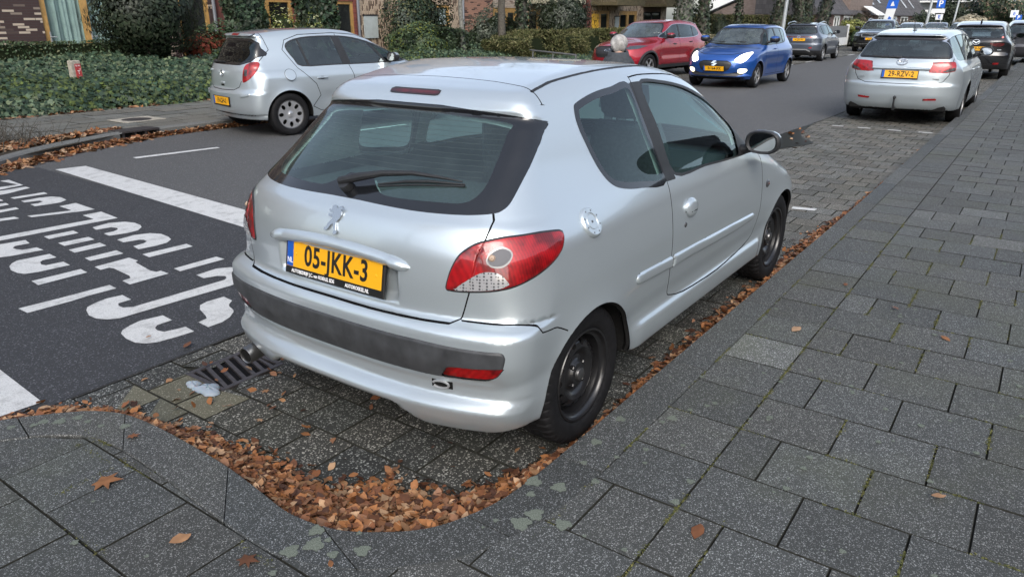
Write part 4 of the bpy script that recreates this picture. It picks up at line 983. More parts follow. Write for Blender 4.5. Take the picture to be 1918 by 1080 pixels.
CORSA = dict(wb=2.511, wr=.305, W=.857, H=1.488, belt=.93, rear_x=-.66, fo=.84,
 rear=[(.2,-.50),(.26,-.585),(.30,-.60),(.33,-.635),(.45,-.655),(.60,-.655),(.68,-.61),(.80,-.605),(.90,-.595),(.985,-.56),(1.05,-.50),(1.2,-.41),(1.36,-.30),(1.385,-.345),(1.42,-.33),(1.47,-.20)],
 front=[(.2,3.2),(.4,3.33),(.6,3.33),(.75,3.22),(.9,2.9),(1.3,2.2)],
 top=[(-.5,1.405),(-.33,1.42),(-.1,1.447),(.3,1.478),(.8,1.488),(1.15,1.465),(1.5,1.375),(1.9,1.215),(2.3,1.03),(2.5,.96),(2.8,.90),(3.1,.80),(3.3,.66)],
 rwin=[(-1,1.37),(.40,1.35),(.56,1.30),(.655,1.13),(.60,1.04),(.45,.995),(-1,.985)], rglass='dark glass',
 fwin=[(-1,1.42),(.45,1.40),(.56,1.30),(.68,1.08),(.70,1.03),(-1,1.0)],
 win=[(.10,1.24),(.22,1.33),(.50,1.375),(1.0,1.38),(1.35,1.33),(1.75,1.20),(2.06,1.04),(2.12,.985),(1.5,.965),(.8,.965),(.28,.965),(.18,1.07)],
 pillars=[None, (.40,.30,.035), (1.04,.93,.13), (1.78,1.40,.05), None], bp=1.0, mirror=(1.80,1.0), handles=[(.55,.80),(1.42,.80)],
 lines_side=[[(.36,.40),(.50,.55),(.44,.72),(.20,.95),(.05,1.20),(.12,1.33),(.35,1.40),(.92,1.42),(1.3,1.39),(1.75,1.25),(2.1,1.07),(2.18,.95),(2.22,.6),(2.1,.36),(.5,.33),(.36,.40)],[(.95,1.40),(1.06,.95),(1.10,.8),(1.08,.34)],[(-.36,1.36),(-.20,1.44),(-.15,1.2),(-.33,1.05)]],
 lines_back=[[(0,.645),(.35,.655),(.47,.70),(.52,.78)],[(.62,1.0),(.60,1.05)]], lines_wrap=[],
 feats=[('tail_light', U_wrap, spline([(.00,.78),(.02,.90),(.06,.985),(.16,1.03),(.30,1.045),(.36,1.01),(.31,.91),(.18,.82),(.05,.77)], k=3), lambda C: (C[:, 0] < .1) & (C[:, 2] > .6), 'red lens', dict(pair=1, off=.004)),
        ('reverse_light', U_wrap, [(.045,.85),(.06,.94),(.125,.945),(.115,.855)], lambda C: (C[:, 0] < .1) & (C[:, 2] > .6), 'clear lens', dict(pair=1, off=.006, parent='tail_light')),
        ('brake_light', U_back, [(-1,1.418),(.11,1.418),(.12,1.39),(-1,1.39)], lambda C: C[:, 0] < -.2, 'red lens', dict(off=.003)),
        ('bumper_moulding', U_wrap, [(-.07,.595),(.16,.625),(.20,.61),(.12,.575),(-.07,.55)], lambda C: (C[:, 0] < -.2), 'light silver paint', dict(pair=1, **{'raise': .014}, rim=.02, levels=[0, -.01])),
        ('headlight', U_fwrap, [(-3.0,.70),(-2.85,.62),(-2.3,.85),(-2.2,.92),(-2.5,.90)], lambda C: (C[:, 0] > 2.4), 'clear lens', dict(pair=1))],
)
def corsa_x(root, F):
    plate(root, rear_frame(F, .49), '19-LSH-2', .10)
    badge('bolt', root, rear_frame(F, .875, out=.002))
    mk(root, rear_frame(F, .735, out=.0), 'tailgate_handle', 'light silver paint', lambda b: b.box((-.06, -.012, -.01), (.06, .022, .012), bev=.008), smooth=True)
    mk(root, rear_frame(F, .715, out=.001), 'handle_recess', 'underbody', lambda b: b.box((-.05, -.018, -.01), (.05, .004, .003)))
    text_mesh('CORSA', .038, 'model_lettering', MAT['chrome'], root, rear_frame(F, .905, y=.40, out=.002), sx=1.1, ext=.002)
    p = Vector((.05, -ray_y(F, .05, .86), .86)); Mf = frame_at(F, p)
    mk(root, Mf, 'fuel_flap', 'light silver paint', lambda b: b.lathe([(.001, .002), (.080, .002), (.083, .0)], 32)); mk(root, Mf, 'flap_gap', 'shut gap', lambda b: b.lathe([(.083, .0012), (.088, .0012)], 32))
    mk(root, rear_frame(F, 1.03, y=.18, out=.02), 'rear_wiper', 'black plastic', lambda b: (b.tube([(-.17, -.01, 0), (.16, .0, .0)], .010, 6), b.box((-.22, -.02, -.02), (-.12, .02, .008), bev=.006)))
CORSA['extras'] = corsa_x
AVENSIS = dict(wb=2.70, wr=.32, W=.905, H=1.48, belt=.95, rear_x=-1.12, fo=.96, ww=.21, gate_x=-.2,
 rear=[(.2,-.90),(.27,-1.02),(.36,-1.07),(.5,-1.095),(.62,-1.095),(.68,-1.07),(.80,-1.055),(.95,-1.02),(1.03,-.97),(1.1,-.92),(1.25,-.80),(1.35,-.72),(1.38,-.76),(1.42,-.72),(1.46,-.60)],
 front=[(.2,3.45),(.4,3.62),(.6,3.62),(.75,3.45),(.9,3.0),(1.3,2.4)],
 top=[(-1.0,1.38),(-.75,1.405),(-.5,1.43),(0,1.465),(.6,1.48),(1.1,1.47),(1.5,1.40),(1.9,1.24),(2.3,1.06),(2.5,.98),(2.9,.92),(3.3,.82),(3.6,.66)],
 krear=[(.2,.10),(.6,.13),(.95,.12),(1.1,.07),(1.3,.05),(1.45,.04)], dhi=[(-1.1,-.13),(-.6,-.09),(-.1,-.04),(.5,-.005),(1,0),(1.6,0),(2.4,-.04),(3.2,-.1)],
 dlo=[(-1.1,-.06),(-.6,-.03),(0,-.004),(.5,0),(2,0),(2.6,-.01),(3.2,-.06),(3.6,-.15)], rcurve=[(.2,.14),(.6,.13),(.95,.11),(1.2,.10),(1.45,.10)],
 rwin=[(-1,1.365),(.50,1.335),(.60,1.28),(.66,1.16),(.675,1.06),(.64,1.035),(-1,1.03)], rglass='shade glass',
 fwin=[(-1,1.42),(.45,1.40),(.58,1.30),(.70,1.08),(.72,1.03),(-1,1.0)],
 win=[(-.72,1.30),(-.50,1.36),(0,1.395),(.8,1.40),(1.3,1.36),(1.75,1.22),(2.10,1.05),(2.16,.99),(1.5,.985),(.8,.985),(0,.99),(-.60,1.0),(-.70,1.06)], trim='chrome',
 pillars=[None, (-.02,-.16,.07), (1.02,.92,.12), (1.85,1.45,.04), None], bp=1.0, mirror=(1.85,1.02), handles=[(.35,.84),(1.35,.82)], mscale=1.1,
 lines_side=[[(.05,.34),(.30,.45),(.40,.65),(.15,.80),(-.05,1.0),(-.1,1.3)],[(.98,1.38),(1.06,.95),(1.06,.30)],[(2.2,.97),(2.26,.6),(2.15,.30)],[(.1,.30),(2.15,.28)]],
 lines_back=[[(0,.655),(.50,.66),(.62,.70),(.685,.80),(.70,.95)],[(.70,.95),(.70,1.04)]],
 feats=[('tail_light', U_wrap, [(-.63,.84),(-.54,.985),(-.40,.995),(-.10,1.0),(-.10,.96),(-.14,.86),(-.30,.835),(-.55,.83)], lambda C: (C[:, 0] < -.35) & (C[:, 2] > .6), 'red lens', dict(pair=1, off=.004)),
        ('reverse_light', U_wrap, [(-.38,.845),(-.30,.885),(-.13,.92),(-.15,.865),(-.30,.845)], lambda C: (C[:, 0] < -.35) & (C[:, 2] > .6), 'clear lens', dict(pair=1, off=.006, parent='tail_light')),
        ('spoiler', U_back, [(-1,1.40),(.45,1.375),(.56,1.33),(.50,1.335),(-1,1.365)], lambda C: C[:, 0] < -.5, 'frit black', dict(off=.002)),
        ('reflector', U_wrap, [(-.68,.435),(-.45,.445),(-.43,.415),(-.66,.405)], lambda C: (C[:, 0] < -.5), 'red lens', dict(pair=1, off=.003)),
        ('headlight', U_fwrap, [(-3.3,.70),(-3.0,.62),(-2.5,.82),(-2.4,.88),(-2.8,.88)], lambda C: (C[:, 0] > 2.6), 'clear lens', dict(pair=1))],
)
def avensis_x(root, F):
    plate(root, rear_frame(F, .80, out=.004), '29-RZV-2', .115); badge('ellipses', root, rear_frame(F, .985, out=.002), 1.25)
    mk(root, rear_frame(F, .885, out=.006), 'tailgate_handle', 'light silver paint', lambda b: b.box((-.42, -.016, -.02), (.42, .020, .022), bev=.012), smooth=True)
    for t, y, z in (('TOYOTA', .53, .735), ('AVENSIS', -.49, .735)): text_mesh(t, .036, 'model_lettering', MAT['chrome'], root, rear_frame(F, z, y=y, out=.002), sx=1.2, ext=.002)
    mk(root, rear_frame(F, 1.06, y=.22, out=.02), 'rear_wiper', 'black plastic', lambda b: (b.tube([(-.24, .0, 0), (.16, -.01, .0)], [.008, .014], 6), b.box((.12, -.03, -.02), (.20, .015, .01), bev=.01)))
    b = MB(); b.tube([(-1.0, 0, .27), (-1.14, 0, .26), (-1.17, 0, .34), (-1.17, 0, .42)], [.022, .022, .016, .014], 10); b.lathe([(.001, .03), (.02, .02), (.026, 0), (.02, -.02), (.012, -.03)], 12, 'z', (-1.17, 0, .445)); b.build('tow_bar', MAT['black plastic'], root, smooth=True)
    b = MB(); b.tube([(-.25, 0, 1.44), (-.42, 0, 1.60)], [.006, .003], 6); b.box((-.27, -.03, 1.43), (-.19, .03, 1.462), bev=.01); b.build('roof_aerial', MAT['black plastic'], root)
    b = MB(); b.box((-.95, -.72, .22), (-.1, .72, .33), bev=.03); b.build('underside', MAT['underbody'], root)
AVENSIS['extras'] = avensis_x
SWIFT = dict(wb=2.45, wr=.30, W=.8675, H=1.495, belt=.97, rear_x=-.60, fo=.80,
 rear=[(.2,-.5),(.35,-.58),(.6,-.58),(.9,-.56),(1.05,-.48),(1.35,-.30),(1.47,-.15)],
 front=[(.18,3.06),(.24,3.14),(.30,3.22),(.36,3.19),(.5,3.23),(.62,3.23),(.72,3.20),(.80,3.13),(.9,2.9),(1.3,2.2)],
 top=[(-.4,1.42),(0,1.46),(.5,1.49),(1.0,1.49),(1.3,1.45),(1.55,1.36),(1.85,1.18),(2.15,1.02),(2.3,.98),(2.6,.95),(2.9,.90),(3.08,.82),(3.2,.70)],
 ktop=[(-.6,.08),(1.3,.10),(2.0,.09),(2.4,.10),(3.2,.14)], fcurve=[(.2,.22),(.5,.24),(.8,.30),(1.0,.35)],
 rwin=[(-1,1.37),(.5,1.34),(.6,1.1),(.5,1.0),(-1,1.0)],
 fwin=[(-1,1.425),(.52,1.40),(.60,1.33),(.70,1.10),(.71,1.03),(.4,1.0),(-1,.985)],
 win=[(.02,1.33),(.2,1.39),(.9,1.41),(1.35,1.39),(1.52,1.32),(1.80,1.12),(1.95,1.0),(1.5,1.0),(.8,1.01),(.25,1.05),(.10,1.15)],
 pillars=[None, (.42,.38,.05), (1.0,.95,.09), (1.75,1.42,.035), None], bp=.98, mirror=(1.66,1.07), handles=[(1.28,.90)], mscale=1.2,
 lines_side=[[(1.0,1.4),(1.05,1.0),(1.02,.32)],[(1.95,.99),(2.0,.7),(1.92,.34)],[(.4,.3),(1.9,.3)]],
 lines_front=[[(0,.80),(.35,.80),(.55,.84)]],
 feats=[('front_grille', U_back, spline([(-1,.66),(.30,.66),(.40,.62),(.42,.56),(.36,.46),(.28,.41),(-1,.40)], k=1), lambda C: C[:, 0] > 2.6, 'black plastic', dict(off=-.012)),
        ('lower_intake', U_back, [(-1,.36),(.34,.36),(.55,.40),(.66,.42),(.66,.33),(.5,.295),(-1,.295)], lambda C: C[:, 0] > 2.6, 'black plastic', dict(off=-.012)),
        ('headlight', U_back, spline([(.46,.66),(.60,.61),(.70,.68),(.74,.79),(.73,.85),(.62,.83),(.52,.75)], k=3), lambda C: (C[:, 0] > 2.45), 'lit lamp', dict(pair=1, off=.004)),
        ('fog_light', U_back, spline([(.56,.46),(.56,.38),(.66,.37),(.73,.42),(.73,.47),(.64,.48)], k=3), lambda C: (C[:, 0] > 2.5), 'lit fog lamp', dict(pair=1, off=.003)),
        ('tail_light', U_wrap, [(.0,.80),(.05,.98),(.3,1.0),(.32,.85)], lambda C: (C[:, 0] < .1), 'red lens', dict(pair=1, off=.004))],
)
def swift_x(root, F):
    plate(root, front_frame(F, .475, out=.03), 'P-164-RX', .10); badge('s', root, front_frame(F, .60, out=.014), 1.35)
    for y in (.32, -.20):
        M = Matrix.Translation((0, y, 0))
        b = MB(); p = [(2.02, y, 1.07), (2.04, y-.15, 1.075), (2.0, y-.38, 1.09)]; b.tube(p, [.012, .009, .006], 6); b.build('wiper', MAT['black plastic'], root)
SWIFT['extras'] = swift_x
CX = dict(wb=2.70, wr=.36, W=.92, H=1.68, belt=1.10, rear_x=-.96, fo=.92, ww=.225, gate_x=-.1,
 rear=[(.25,-.72),(.35,-.85),(.5,-.93),(.7,-.95),(.80,-.92),(.95,-.91),(1.1,-.90),(1.17,-.86),(1.3,-.74),(1.5,-.55),(1.54,-.60),(1.58,-.58),(1.64,-.42)],
 front=[(.25,3.40),(.35,3.52),(.5,3.58),(.7,3.60),(.85,3.56),(.95,3.45),(1.1,3.1),(1.3,2.4)],
 top=[(-.9,1.54),(-.5,1.585),(-.1,1.64),(.6,1.68),(1.0,1.67),(1.35,1.62),(1.7,1.48),(2.1,1.29),(2.4,1.14),(2.6,1.10),(3.0,1.05),(3.3,.97),(3.5,.85)],
 dlo=[(-1.0,-.10),(-.6,-.05),(-.3,-.02),(0,-.0),(.5,0),(2,0),(2.7,-.0),(3.2,-.06),(3.6,-.16)],
 rwin=[(-1,1.525),(.48,1.50),(.58,1.44),(.66,1.28),(.67,1.20),(.55,1.175),(-1,1.17)],
 fwin=[(-1,1.61),(.50,1.58),(.62,1.48),(.74,1.26),(.76,1.19),(.4,1.155),(-1,1.145)],
 win=[(-.42,1.28),(-.36,1.40),(-.1,1.50),(.5,1.555),(1.0,1.555),(1.3,1.51),(1.75,1.33),(2.06,1.17),(1.5,1.145),(.6,1.145),(-.05,1.17),(-.36,1.22)], trim='chrome',
 pillars=[None, (.08,-.02,.06), (.98,.90,.09), (1.85,1.45,.03), None], bp=1.0, mirror=(1.80,1.16), handles=[(.40,1.02),(1.38,.98)], mscale=1.25, hm='black plastic',
 lines_side=[[(.45,.45),(.50,.7),(.25,.95),(.1,1.15)],[(.95,1.55),(1.05,1.1),(1.05,.42)],[(2.1,1.15),(2.18,.8),(2.1,.42)],[(.5,.42),(2.1,.42)]],
 lines_back=[[(0,.82),(.5,.83),(.66,.93),(.70,1.05)]],
)
def cx_front(root, F):
    badge('wings', root, front_frame(F, .82, out=.006), 1.1)
cxs = lambda C: (np.abs(C[:, 1]) > .40) & (C[:, 2] < .80)
def clad(wb, wr, zs=.40):
    def f(P):
        x, z = P[:, 0], P[:, 2]; a = np.minimum(np.hypot(x, z-wr), np.hypot(x-wb, z-wr)) - (wr + .105); return np.minimum(a, z - zs)
    return f
CXR = dict(CX, zs=.95); CXR['feats'] = [
        ('cladding', None, None, allm, 'black plastic', dict(field=clad(2.70, .36))),
        ('front_grille', U_back, [(-1,.95),(.42,.93),(.52,.86),(.34,.62),(-1,.60)], lambda C: C[:, 0] > 2.7, 'black plastic', dict(off=-.012)),
        ('lower_intake', U_back, [(-1,.50),(.60,.52),(.64,.44),(.3,.36),(-1,.36)], lambda C: C[:, 0] > 2.7, 'black plastic', dict(off=-.012)),
        ('headlight', U_back, [(.46,.88),(.56,.845),(.74,.87),(.84,.95),(.70,.965),(.52,.945)], lambda C: C[:, 0] > 2.7, 'dark lamp', dict(pair=1, off=.003)),
        ('tail_light', U_wrap, [(-.45,1.03),(-.40,1.07),(-.1,1.08),(-.12,.98)], lambda C: C[:, 0] < -.3, 'dark red lens', dict(pair=1, off=.003))]
CXR['extras'] = cx_front
CXK = dict(CX, zs=.94); CXK['feats'] = [
        ('cladding', None, None, allm, 'black plastic', dict(field=clad(2.70, .36, .46))),
        ('tail_light', U_wrap, spline([(-.55,1.06),(-.45,.985),(-.25,.965),(-.12,1.0),(-.12,1.06),(-.3,1.06)], k=3), lambda C: (C[:, 0] < -.4) & (C[:, 2] > .8), 'dark red lens', dict(pair=1, off=.004)),
        ('reflector', U_wrap, [(-.40,.50),(-.20,.51),(-.20,.46),(-.38,.45)], lambda C: (C[:, 0] < -.4), 'red lens', dict(pair=1, off=.004)),
        ('headlight', U_back, [(.46,.88),(.56,.845),(.74,.87),(.84,.95),(.70,.965),(.52,.945)], lambda C: C[:, 0] > 2.7, 'clear lens', dict(pair=1))]
def cxk_x(root, F):
    plate(root, rear_frame(F, .90, y=.02, out=.004), 'RT-59-NF', .115); badge('wings', root, rear_frame(F, 1.085, out=.002), 1.2)
    text_mesh('SKYACTIV', .034, 'model_lettering', MAT['chrome'], root, rear_frame(F, .87, y=-.55, out=.002), sx=1.1, ext=.002)
    mk(root, rear_frame(F, 1.20, y=.22, out=.02), 'rear_wiper', 'black plastic', lambda b: b.tube([(-.2, .012, 0), (.2, -.012, .0)], [.012, .018], 6))
    b = MB(); b.prism([(-.30, -.02), (-.26, .02), (-.16, .02), (-.12, -.02)], 0, .03); b.V = [(x, y, z+1.64) for x, y, z in b.V]; b.tube([(-.14, 0, 1.64), (-.26, 0, 1.72)], [.025, .008], 8); b.build('roof_aerial', MAT['black plastic'], root)
    mk(root, rear_frame(F, 1.225, y=-.60, out=.004), 'round_sticker', 'sticker red', lambda b: b.lathe([(.001, .002), (.035, .002), (.036, 0)], 20))
CXK['extras'] = cxk_x
simple('sticker red', (.75, .25, .22), .5)
simple('dark lamp', (.10, .11, .12), .12, metal=.6, coat=1)
TC = dict(zs=.95, wb=2.56, wr=.335, W=.89, H=1.56, belt=1.02, rear_x=-.78, fo=.84, ww=.205, gate_x=-.1,
 rear=[(.25,-.58),(.35,-.70),(.5,-.76),(.68,-.76),(.74,-.73),(.9,-.73),(1.02,-.70),(1.1,-.64),(1.25,-.52),(1.42,-.40),(1.46,-.46),(1.50,-.44),(1.54,-.30)],
 front=[(.25,3.2),(.4,3.35),(.7,3.38),(.9,3.25),(1.1,2.8),(1.4,2.2)],
 top=[(-.7,1.46),(-.4,1.50),(0,1.53),(.6,1.56),(1.0,1.55),(1.35,1.48),(1.7,1.34),(2.1,1.14),(2.3,1.05),(2.7,1.0),(3.1,.93),(3.3,.80)],
 rwin=[(-1,1.435),(.46,1.41),(.56,1.34),(.64,1.18),(.63,1.12),(.5,1.10),(-1,1.095)],
 fwin=[(-1,1.49),(.50,1.47),(.62,1.36),(.72,1.16),(.72,1.1),(-1,1.07)],
 win=[(-.30,1.26),(-.2,1.36),(.1,1.43),(.8,1.46),(1.2,1.42),(1.7,1.22),(1.95,1.08),(1.5,1.06),(.6,1.065),(-.05,1.09),(-.24,1.16)],
 pillars=[None, (.10,.02,.05), (.98,.90,.10), (1.75,1.4,.03), None], bp=1.0, mirror=(1.70,1.10), handles=[(.40,.94),(1.3,.92)], mscale=1.15, mcol=0,
 lines_side=[[(.4,.4),(.45,.65),(.2,.9),(.05,1.07)],[(.95,1.45),(1.03,1.05),(1.03,.40)],[(2.05,1.06),(2.1,.7),(2.05,.4)]],
 lines_back=[[(0,.76),(.5,.77),(.62,.86),(.66,.98)]],
 feats=[('cladding', None, None, allm, 'black plastic', dict(field=clad(2.56, .335, .44))),
        ('light_strip', U_back, [(-1,1.005),(.62,1.005),(.62,.965),(-1,.965)], lambda C: C[:, 0] < -.3, 'dark red lens', dict(off=.004)),
        ('tail_light', U_wrap, [(-.28,1.01),(.05,1.02),(.03,.93),(-.28,.93)], lambda C: (C[:, 0] < -.3) & (C[:, 2] > .7), 'dark lamp', dict(pair=1, off=.005)),
        ('tail_light_glow', U_wrap, [(-.25,.995),(-.10,1.0),(-.10,.955),(-.25,.955)], lambda C: (C[:, 0] < -.3) & (C[:, 2] > .7), 'red lens', dict(pair=1, off=.007, parent='tail_light')),
        ('reflector', U_wrap, [(-.32,.58),(-.16,.58),(-.17,.53),(-.31,.53)], lambda C: (C[:, 0] < -.4), 'red lens', dict(pair=1, off=.004)),
        ('skid_plate', U_back, [(-1,.50),(.36,.50),(.52,.41),(.47,.39),(.33,.46),(-1,.46)], lambda C: C[:, 0] < -.4, 'wheel silver', dict(off=.004))],
)
def tc_x(root, F):
    plate(root, rear_frame(F, .875, out=.004), 'H-202-FH', .10); badge('letters', root, rear_frame(F, .985, out=.008), 1.0)
    for s in (-1, 1):
        b = MB(); b.tube([(-.28, s*.60, 1.47), (-.15, s*.60, 1.545), (.6, s*.60, 1.60), (1.0, s*.60, 1.57), (1.15, s*.60, 1.50)], .016, 8); b.build('roof_rail', MAT['chrome'], root, smooth=True)
    mk(root, rear_frame(F, 1.125, y=.05, out=.02), 'rear_wiper', 'black plastic', lambda b: b.tube([(-.18, .0, 0), (.10, -.012, .0)], [.010, .018], 6))
TC['extras'] = tc_x
TG = dict(CX, zs=.94); TG.update(H=1.70, W=.95, mirror=(1.80,1.17),
 front=[(.25,3.5),(.4,3.62),(.8,3.66),(1.0,3.56),(1.15,3.1),(1.3,2.4)],
 top=[(-.9,1.58),(-.5,1.62),(-.1,1.67),(.6,1.70),(1.0,1.69),(1.35,1.64),(1.7,1.50),(2.1,1.32),(2.4,1.18),(2.6,1.14),(3.0,1.10),(3.4,1.03),(3.6,.92)],
 feats=[('front_grille', U_back, [(-1,1.0),(.40,.99),(.50,.96),(.46,.78),(-1,.76)], lambda C: C[:, 0] > 2.7, 'wheel silver', dict(off=-.006)),
        ('grille_slats', U_back, [(-1,.97),(.38,.965),(.44,.94),(.42,.81),(-1,.80)], lambda C: C[:, 0] > 2.7, 'black plastic', dict(off=-.012, parent='front_grille')),
        ('headlight', U_back, [(.50,.98),(.52,.86),(.72,.86),(.86,.95),(.86,1.01),(.66,1.0)], lambda C: C[:, 0] > 2.7, 'clear lens', dict(pair=1, off=.003)),
        ('bumper_trim', U_back, [(-1,.44),(.78,.46),(.80,.43),(-1,.41)], lambda C: C[:, 0] > 2.7, 'chrome', dict(off=.006)),
        ('lower_intake', U_back, [(-1,.66),(.60,.66),(.70,.50),(-1,.50)], lambda C: C[:, 0] > 2.7, 'black plastic', dict(off=-.012))])
def tg_x(root, F):
    plate(root, front_frame(F, .70, out=.02), 'J-655-RJ', .10); badge('letters', root, front_frame(F, .89, out=.012), 1.3)
    for s in (-1, 1):
        b = MB(); b.tube([(-.5, s*.62, 1.60), (-.3, s*.62, 1.68), (.6, s*.62, 1.74), (1.1, s*.62, 1.70), (1.3, s*.62, 1.62)], .016, 8); b.build('roof_rail', MAT['chrome'], root, smooth=True)
TG['extras'] = tg_x
def other_cars():
    auto('parked_car', 'silver five-door hatchback with plate 19-LSH-2 parked half on the far kerb by the ivy', 'light silver paint', CORSA, (4.93, 7.72, 0), -.20, h=.022, wheel=('cap', 8))
    auto('parked_car', 'silver estate car with black tow bar parked in the bay ahead of the foreground hatchback', 'beige silver paint', AVENSIS, (12.32, -.06, 0), .006, h=.026, wheel=('alloy', 7))
    auto('moving_car', 'bright blue hatchback with lit headlights driving along the road', 'blue paint', SWIFT, (19.2, 4.75, 0), 3.13, h=.026, wheel=('alloy', 5), turn=.0)
    auto('parked_car', 'dark red crossover parked facing the camera on the far roadside behind the blue car', 'red paint', CXR, (20.5, 7.95, 0), 3.04, h=.028, wheel=('alloy', 5))
    auto('parked_car', 'black crossover parked in the bay in front of the silver estate car', 'black paint', CXK, (23.9, -.10, 0), .03, h=.028, wheel=('alloy', 5))
    auto('parked_car', 'slate grey crossover with silver roof rails parked on the far roadside beyond the blue car', 'slate paint', TC, (30.6, 6.60, 0), .02, h=.032, wheel=('alloy', 5))
    auto('parked_car', 'black off-road car with silver grille parked facing the camera beyond the slate crossover', 'black paint', TG, (44.3, 6.0, 0), 3.16, h=.04, wheel=('alloy', 5))
    far = [('parked_car', 'anthracite crossover with red tail lamps parked beyond the black crossover at the right edge', 'anthracite paint', CXK, (32.5, -1.0, 0), .05),
           ('parked_car', 'silver hatchback second in the distant row behind the black off-road car', 'light silver paint', CORSA, (52.0, 5.6, 0), 3.14),
           ('parked_car', 'grey estate car in the middle of the distant row of parked cars', 'slate paint', AVENSIS, (60.0, 5.2, 0), 3.16),
           ('parked_car', 'small pale hatchback in the distant row left of the tall pampas grass', 'beige silver paint', SWIFT_FAR, (56.0, 3.2, 0), 3.14),
           ('parked_car', 'white hatchback at the right end of the distant row just left of the black crossover', 'white paint', SWIFT_FAR, (48.0, 1.6, 0), 3.14)]
    for n, lb, p, A, loc, rz in far:
        A = dict(A, zs=.95); A.pop('extras', None)
        auto(n, lb, p, A, loc, rz, group='cars parked in the distance', h=.05, wheel=('alloy', 5))
SWIFT_FAR = dict(SWIFT); SWIFT_FAR['feats'] = [(a, b, c, d, 'clear lens' if 'lit' in e else e, f) for a, b, c, d, e, f in SWIFT['feats']]
# ---------------------------------------------------------------- ground materials
def stone_mat(name, base, speck, dens=.72, scale=190, var=.25, rough=.85, moss=0, spot=0):
    m, nt, p = nmat(name); oc = ocoord(nt)
    v1 = N(nt, 'ShaderNodeTexVoronoi'); v1.inputs['Scale'].default_value = scale; L(nt, oc, v1.inputs['Vector'])
    v2 = N(nt, 'ShaderNodeTexVoronoi'); v2.inputs['Scale'].default_value = scale*.55; L(nt, oc, v2.inputs['Vector'])
    def pick(v, th):
        s = N(nt, 'ShaderNodeSeparateColor'); L(nt, v.outputs['Color'], s.inputs[0])
        a = N(nt, 'ShaderNodeMath', operation='GREATER_THAN'); L(nt, s.outputs[0], a.inputs[0]); a.inputs[1].default_value = th
        b = N(nt, 'ShaderNodeMath', operation='LESS_THAN'); L(nt, v.outputs['Distance'], b.inputs[0]); b.inputs[1].default_value = .42
        c = N(nt, 'ShaderNodeMath', operation='MULTIPLY'); L(nt, a.outputs[0], c.inputs[0]); L(nt, b.outputs[0], c.inputs[1])
        br = N(nt, 'ShaderNodeMath', operation='MULTIPLY'); L(nt, c.outputs[0], br.inputs[0]); L(nt, s.outputs[1], br.inputs[1]); return br.outputs[0]
    n1 = noise(nt, 2.2, 6, .62, oc); n2 = noise(nt, 38, 4, .6, oc)
    at = N(nt, 'ShaderNodeAttribute'); at.attribute_name = 'tint'; 
    c = mixc(nt, n1.outputs[0], tuple(b*(1-var) for b in base), tuple(b*(1+var) for b in base))
    c = mixc(nt, n2.outputs[0], tuple(b*.62 for b in base), c)
    c = mixc(nt, pick(v1, dens), c, speck); c = mixc(nt, pick(v2, dens+.12), c, tuple(s*.9 for s in speck))
    if spot:
        v3 = N(nt, 'ShaderNodeTexVoronoi'); v3.inputs['Scale'].default_value = 3.6; nn = noise(nt, 20, 3, .5, oc)
        vm = N(nt, 'ShaderNodeVectorMath', operation='MULTIPLY_ADD'); L(nt, nn.outputs['Color'], vm.inputs[0]); vm.inputs[1].default_value = (.05, .05, .05); L(nt, oc, vm.inputs[2]); L(nt, vm.outputs[0], v3.inputs['Vector'])
        sc = N(nt, 'ShaderNodeSeparateColor'); L(nt, v3.outputs['Color'], sc.inputs[0])
        rr = N(nt, 'ShaderNodeMath', operation='MULTIPLY'); L(nt, sc.outputs[2], rr.inputs[0]); rr.inputs[1].default_value = .19
        l1 = N(nt, 'ShaderNodeMath', operation='LESS_THAN'); L(nt, v3.outputs['Distance'], l1.inputs[0]); L(nt, rr.outputs[0], l1.inputs[1])
        g1 = N(nt, 'ShaderNodeMath', operation='GREATER_THAN'); L(nt, sc.outputs[0], g1.inputs[0]); g1.inputs[1].default_value = 1 - spot
        mm = N(nt, 'ShaderNodeMath', operation='MULTIPLY'); L(nt, l1.outputs[0], mm.inputs[0]); L(nt, g1.outputs[0], mm.inputs[1])
        m3 = N(nt, 'ShaderNodeMath', operation='MULTIPLY'); L(nt, mm.outputs[0], m3.inputs[0]); m3.inputs[1].default_value = .65
        c = mixc(nt, m3.outputs[0], c, (.26, .29, .24))
    if moss:
        n3 = noise(nt, 1.1, 5, .65, oc); r = ramp(nt, n3.outputs[0], [(.50, (0, 0, 0)), (.72, (moss, moss, moss))]); c = mixc(nt, r.outputs[0], c, (.075, .085, .045))
    c = mixc(nt, 1.0, c, at.outputs['Color'], 'MULTIPLY')
    L(nt, c, p.inputs['Base Color'])
    rr = ramp(nt, n1.outputs[0], [(.3, (rough-.12,)*3), (.7, (rough,)*3)]); L(nt, rr.outputs[0], p.inputs['Roughness']); p.inputs['Specular IOR Level'].default_value = .35
    L(nt, bumpn(nt, v1.outputs['Distance'], .35, .0025), p.inputs['Normal'])
    return m
stone_mat('paving stone', (.066, .069, .066), (.35, .36, .35), .60, 290, var=.42, spot=0, moss=.35)
stone_mat('kerb stone', (.060, .064, .062), (.33, .34, .34), .60, 290, var=.32, spot=0, moss=.10)
stone_mat('bay paver', (.105, .102, .090), (.42, .41, .36), .68, 170, moss=.2)
stone_mat('yellow paver', (.125, .118, .082), (.34, .33, .26), .75, 200)
stone_mat('far paving', (.15, .148, .13), (.30, .30, .27), .75, 120, moss=.15)
stone_mat('far kerb stone', (.17, .172, .165), (.30, .30, .28), .75, 160, moss=.2)
stone_mat('fresh asphalt', (.047, .049, .053), (.17, .175, .19), .72, 150, var=.12, rough=.8)
stone_mat('old asphalt', (.100, .101, .101), (.25, .25, .25), .72, 150, var=.26, rough=.85)
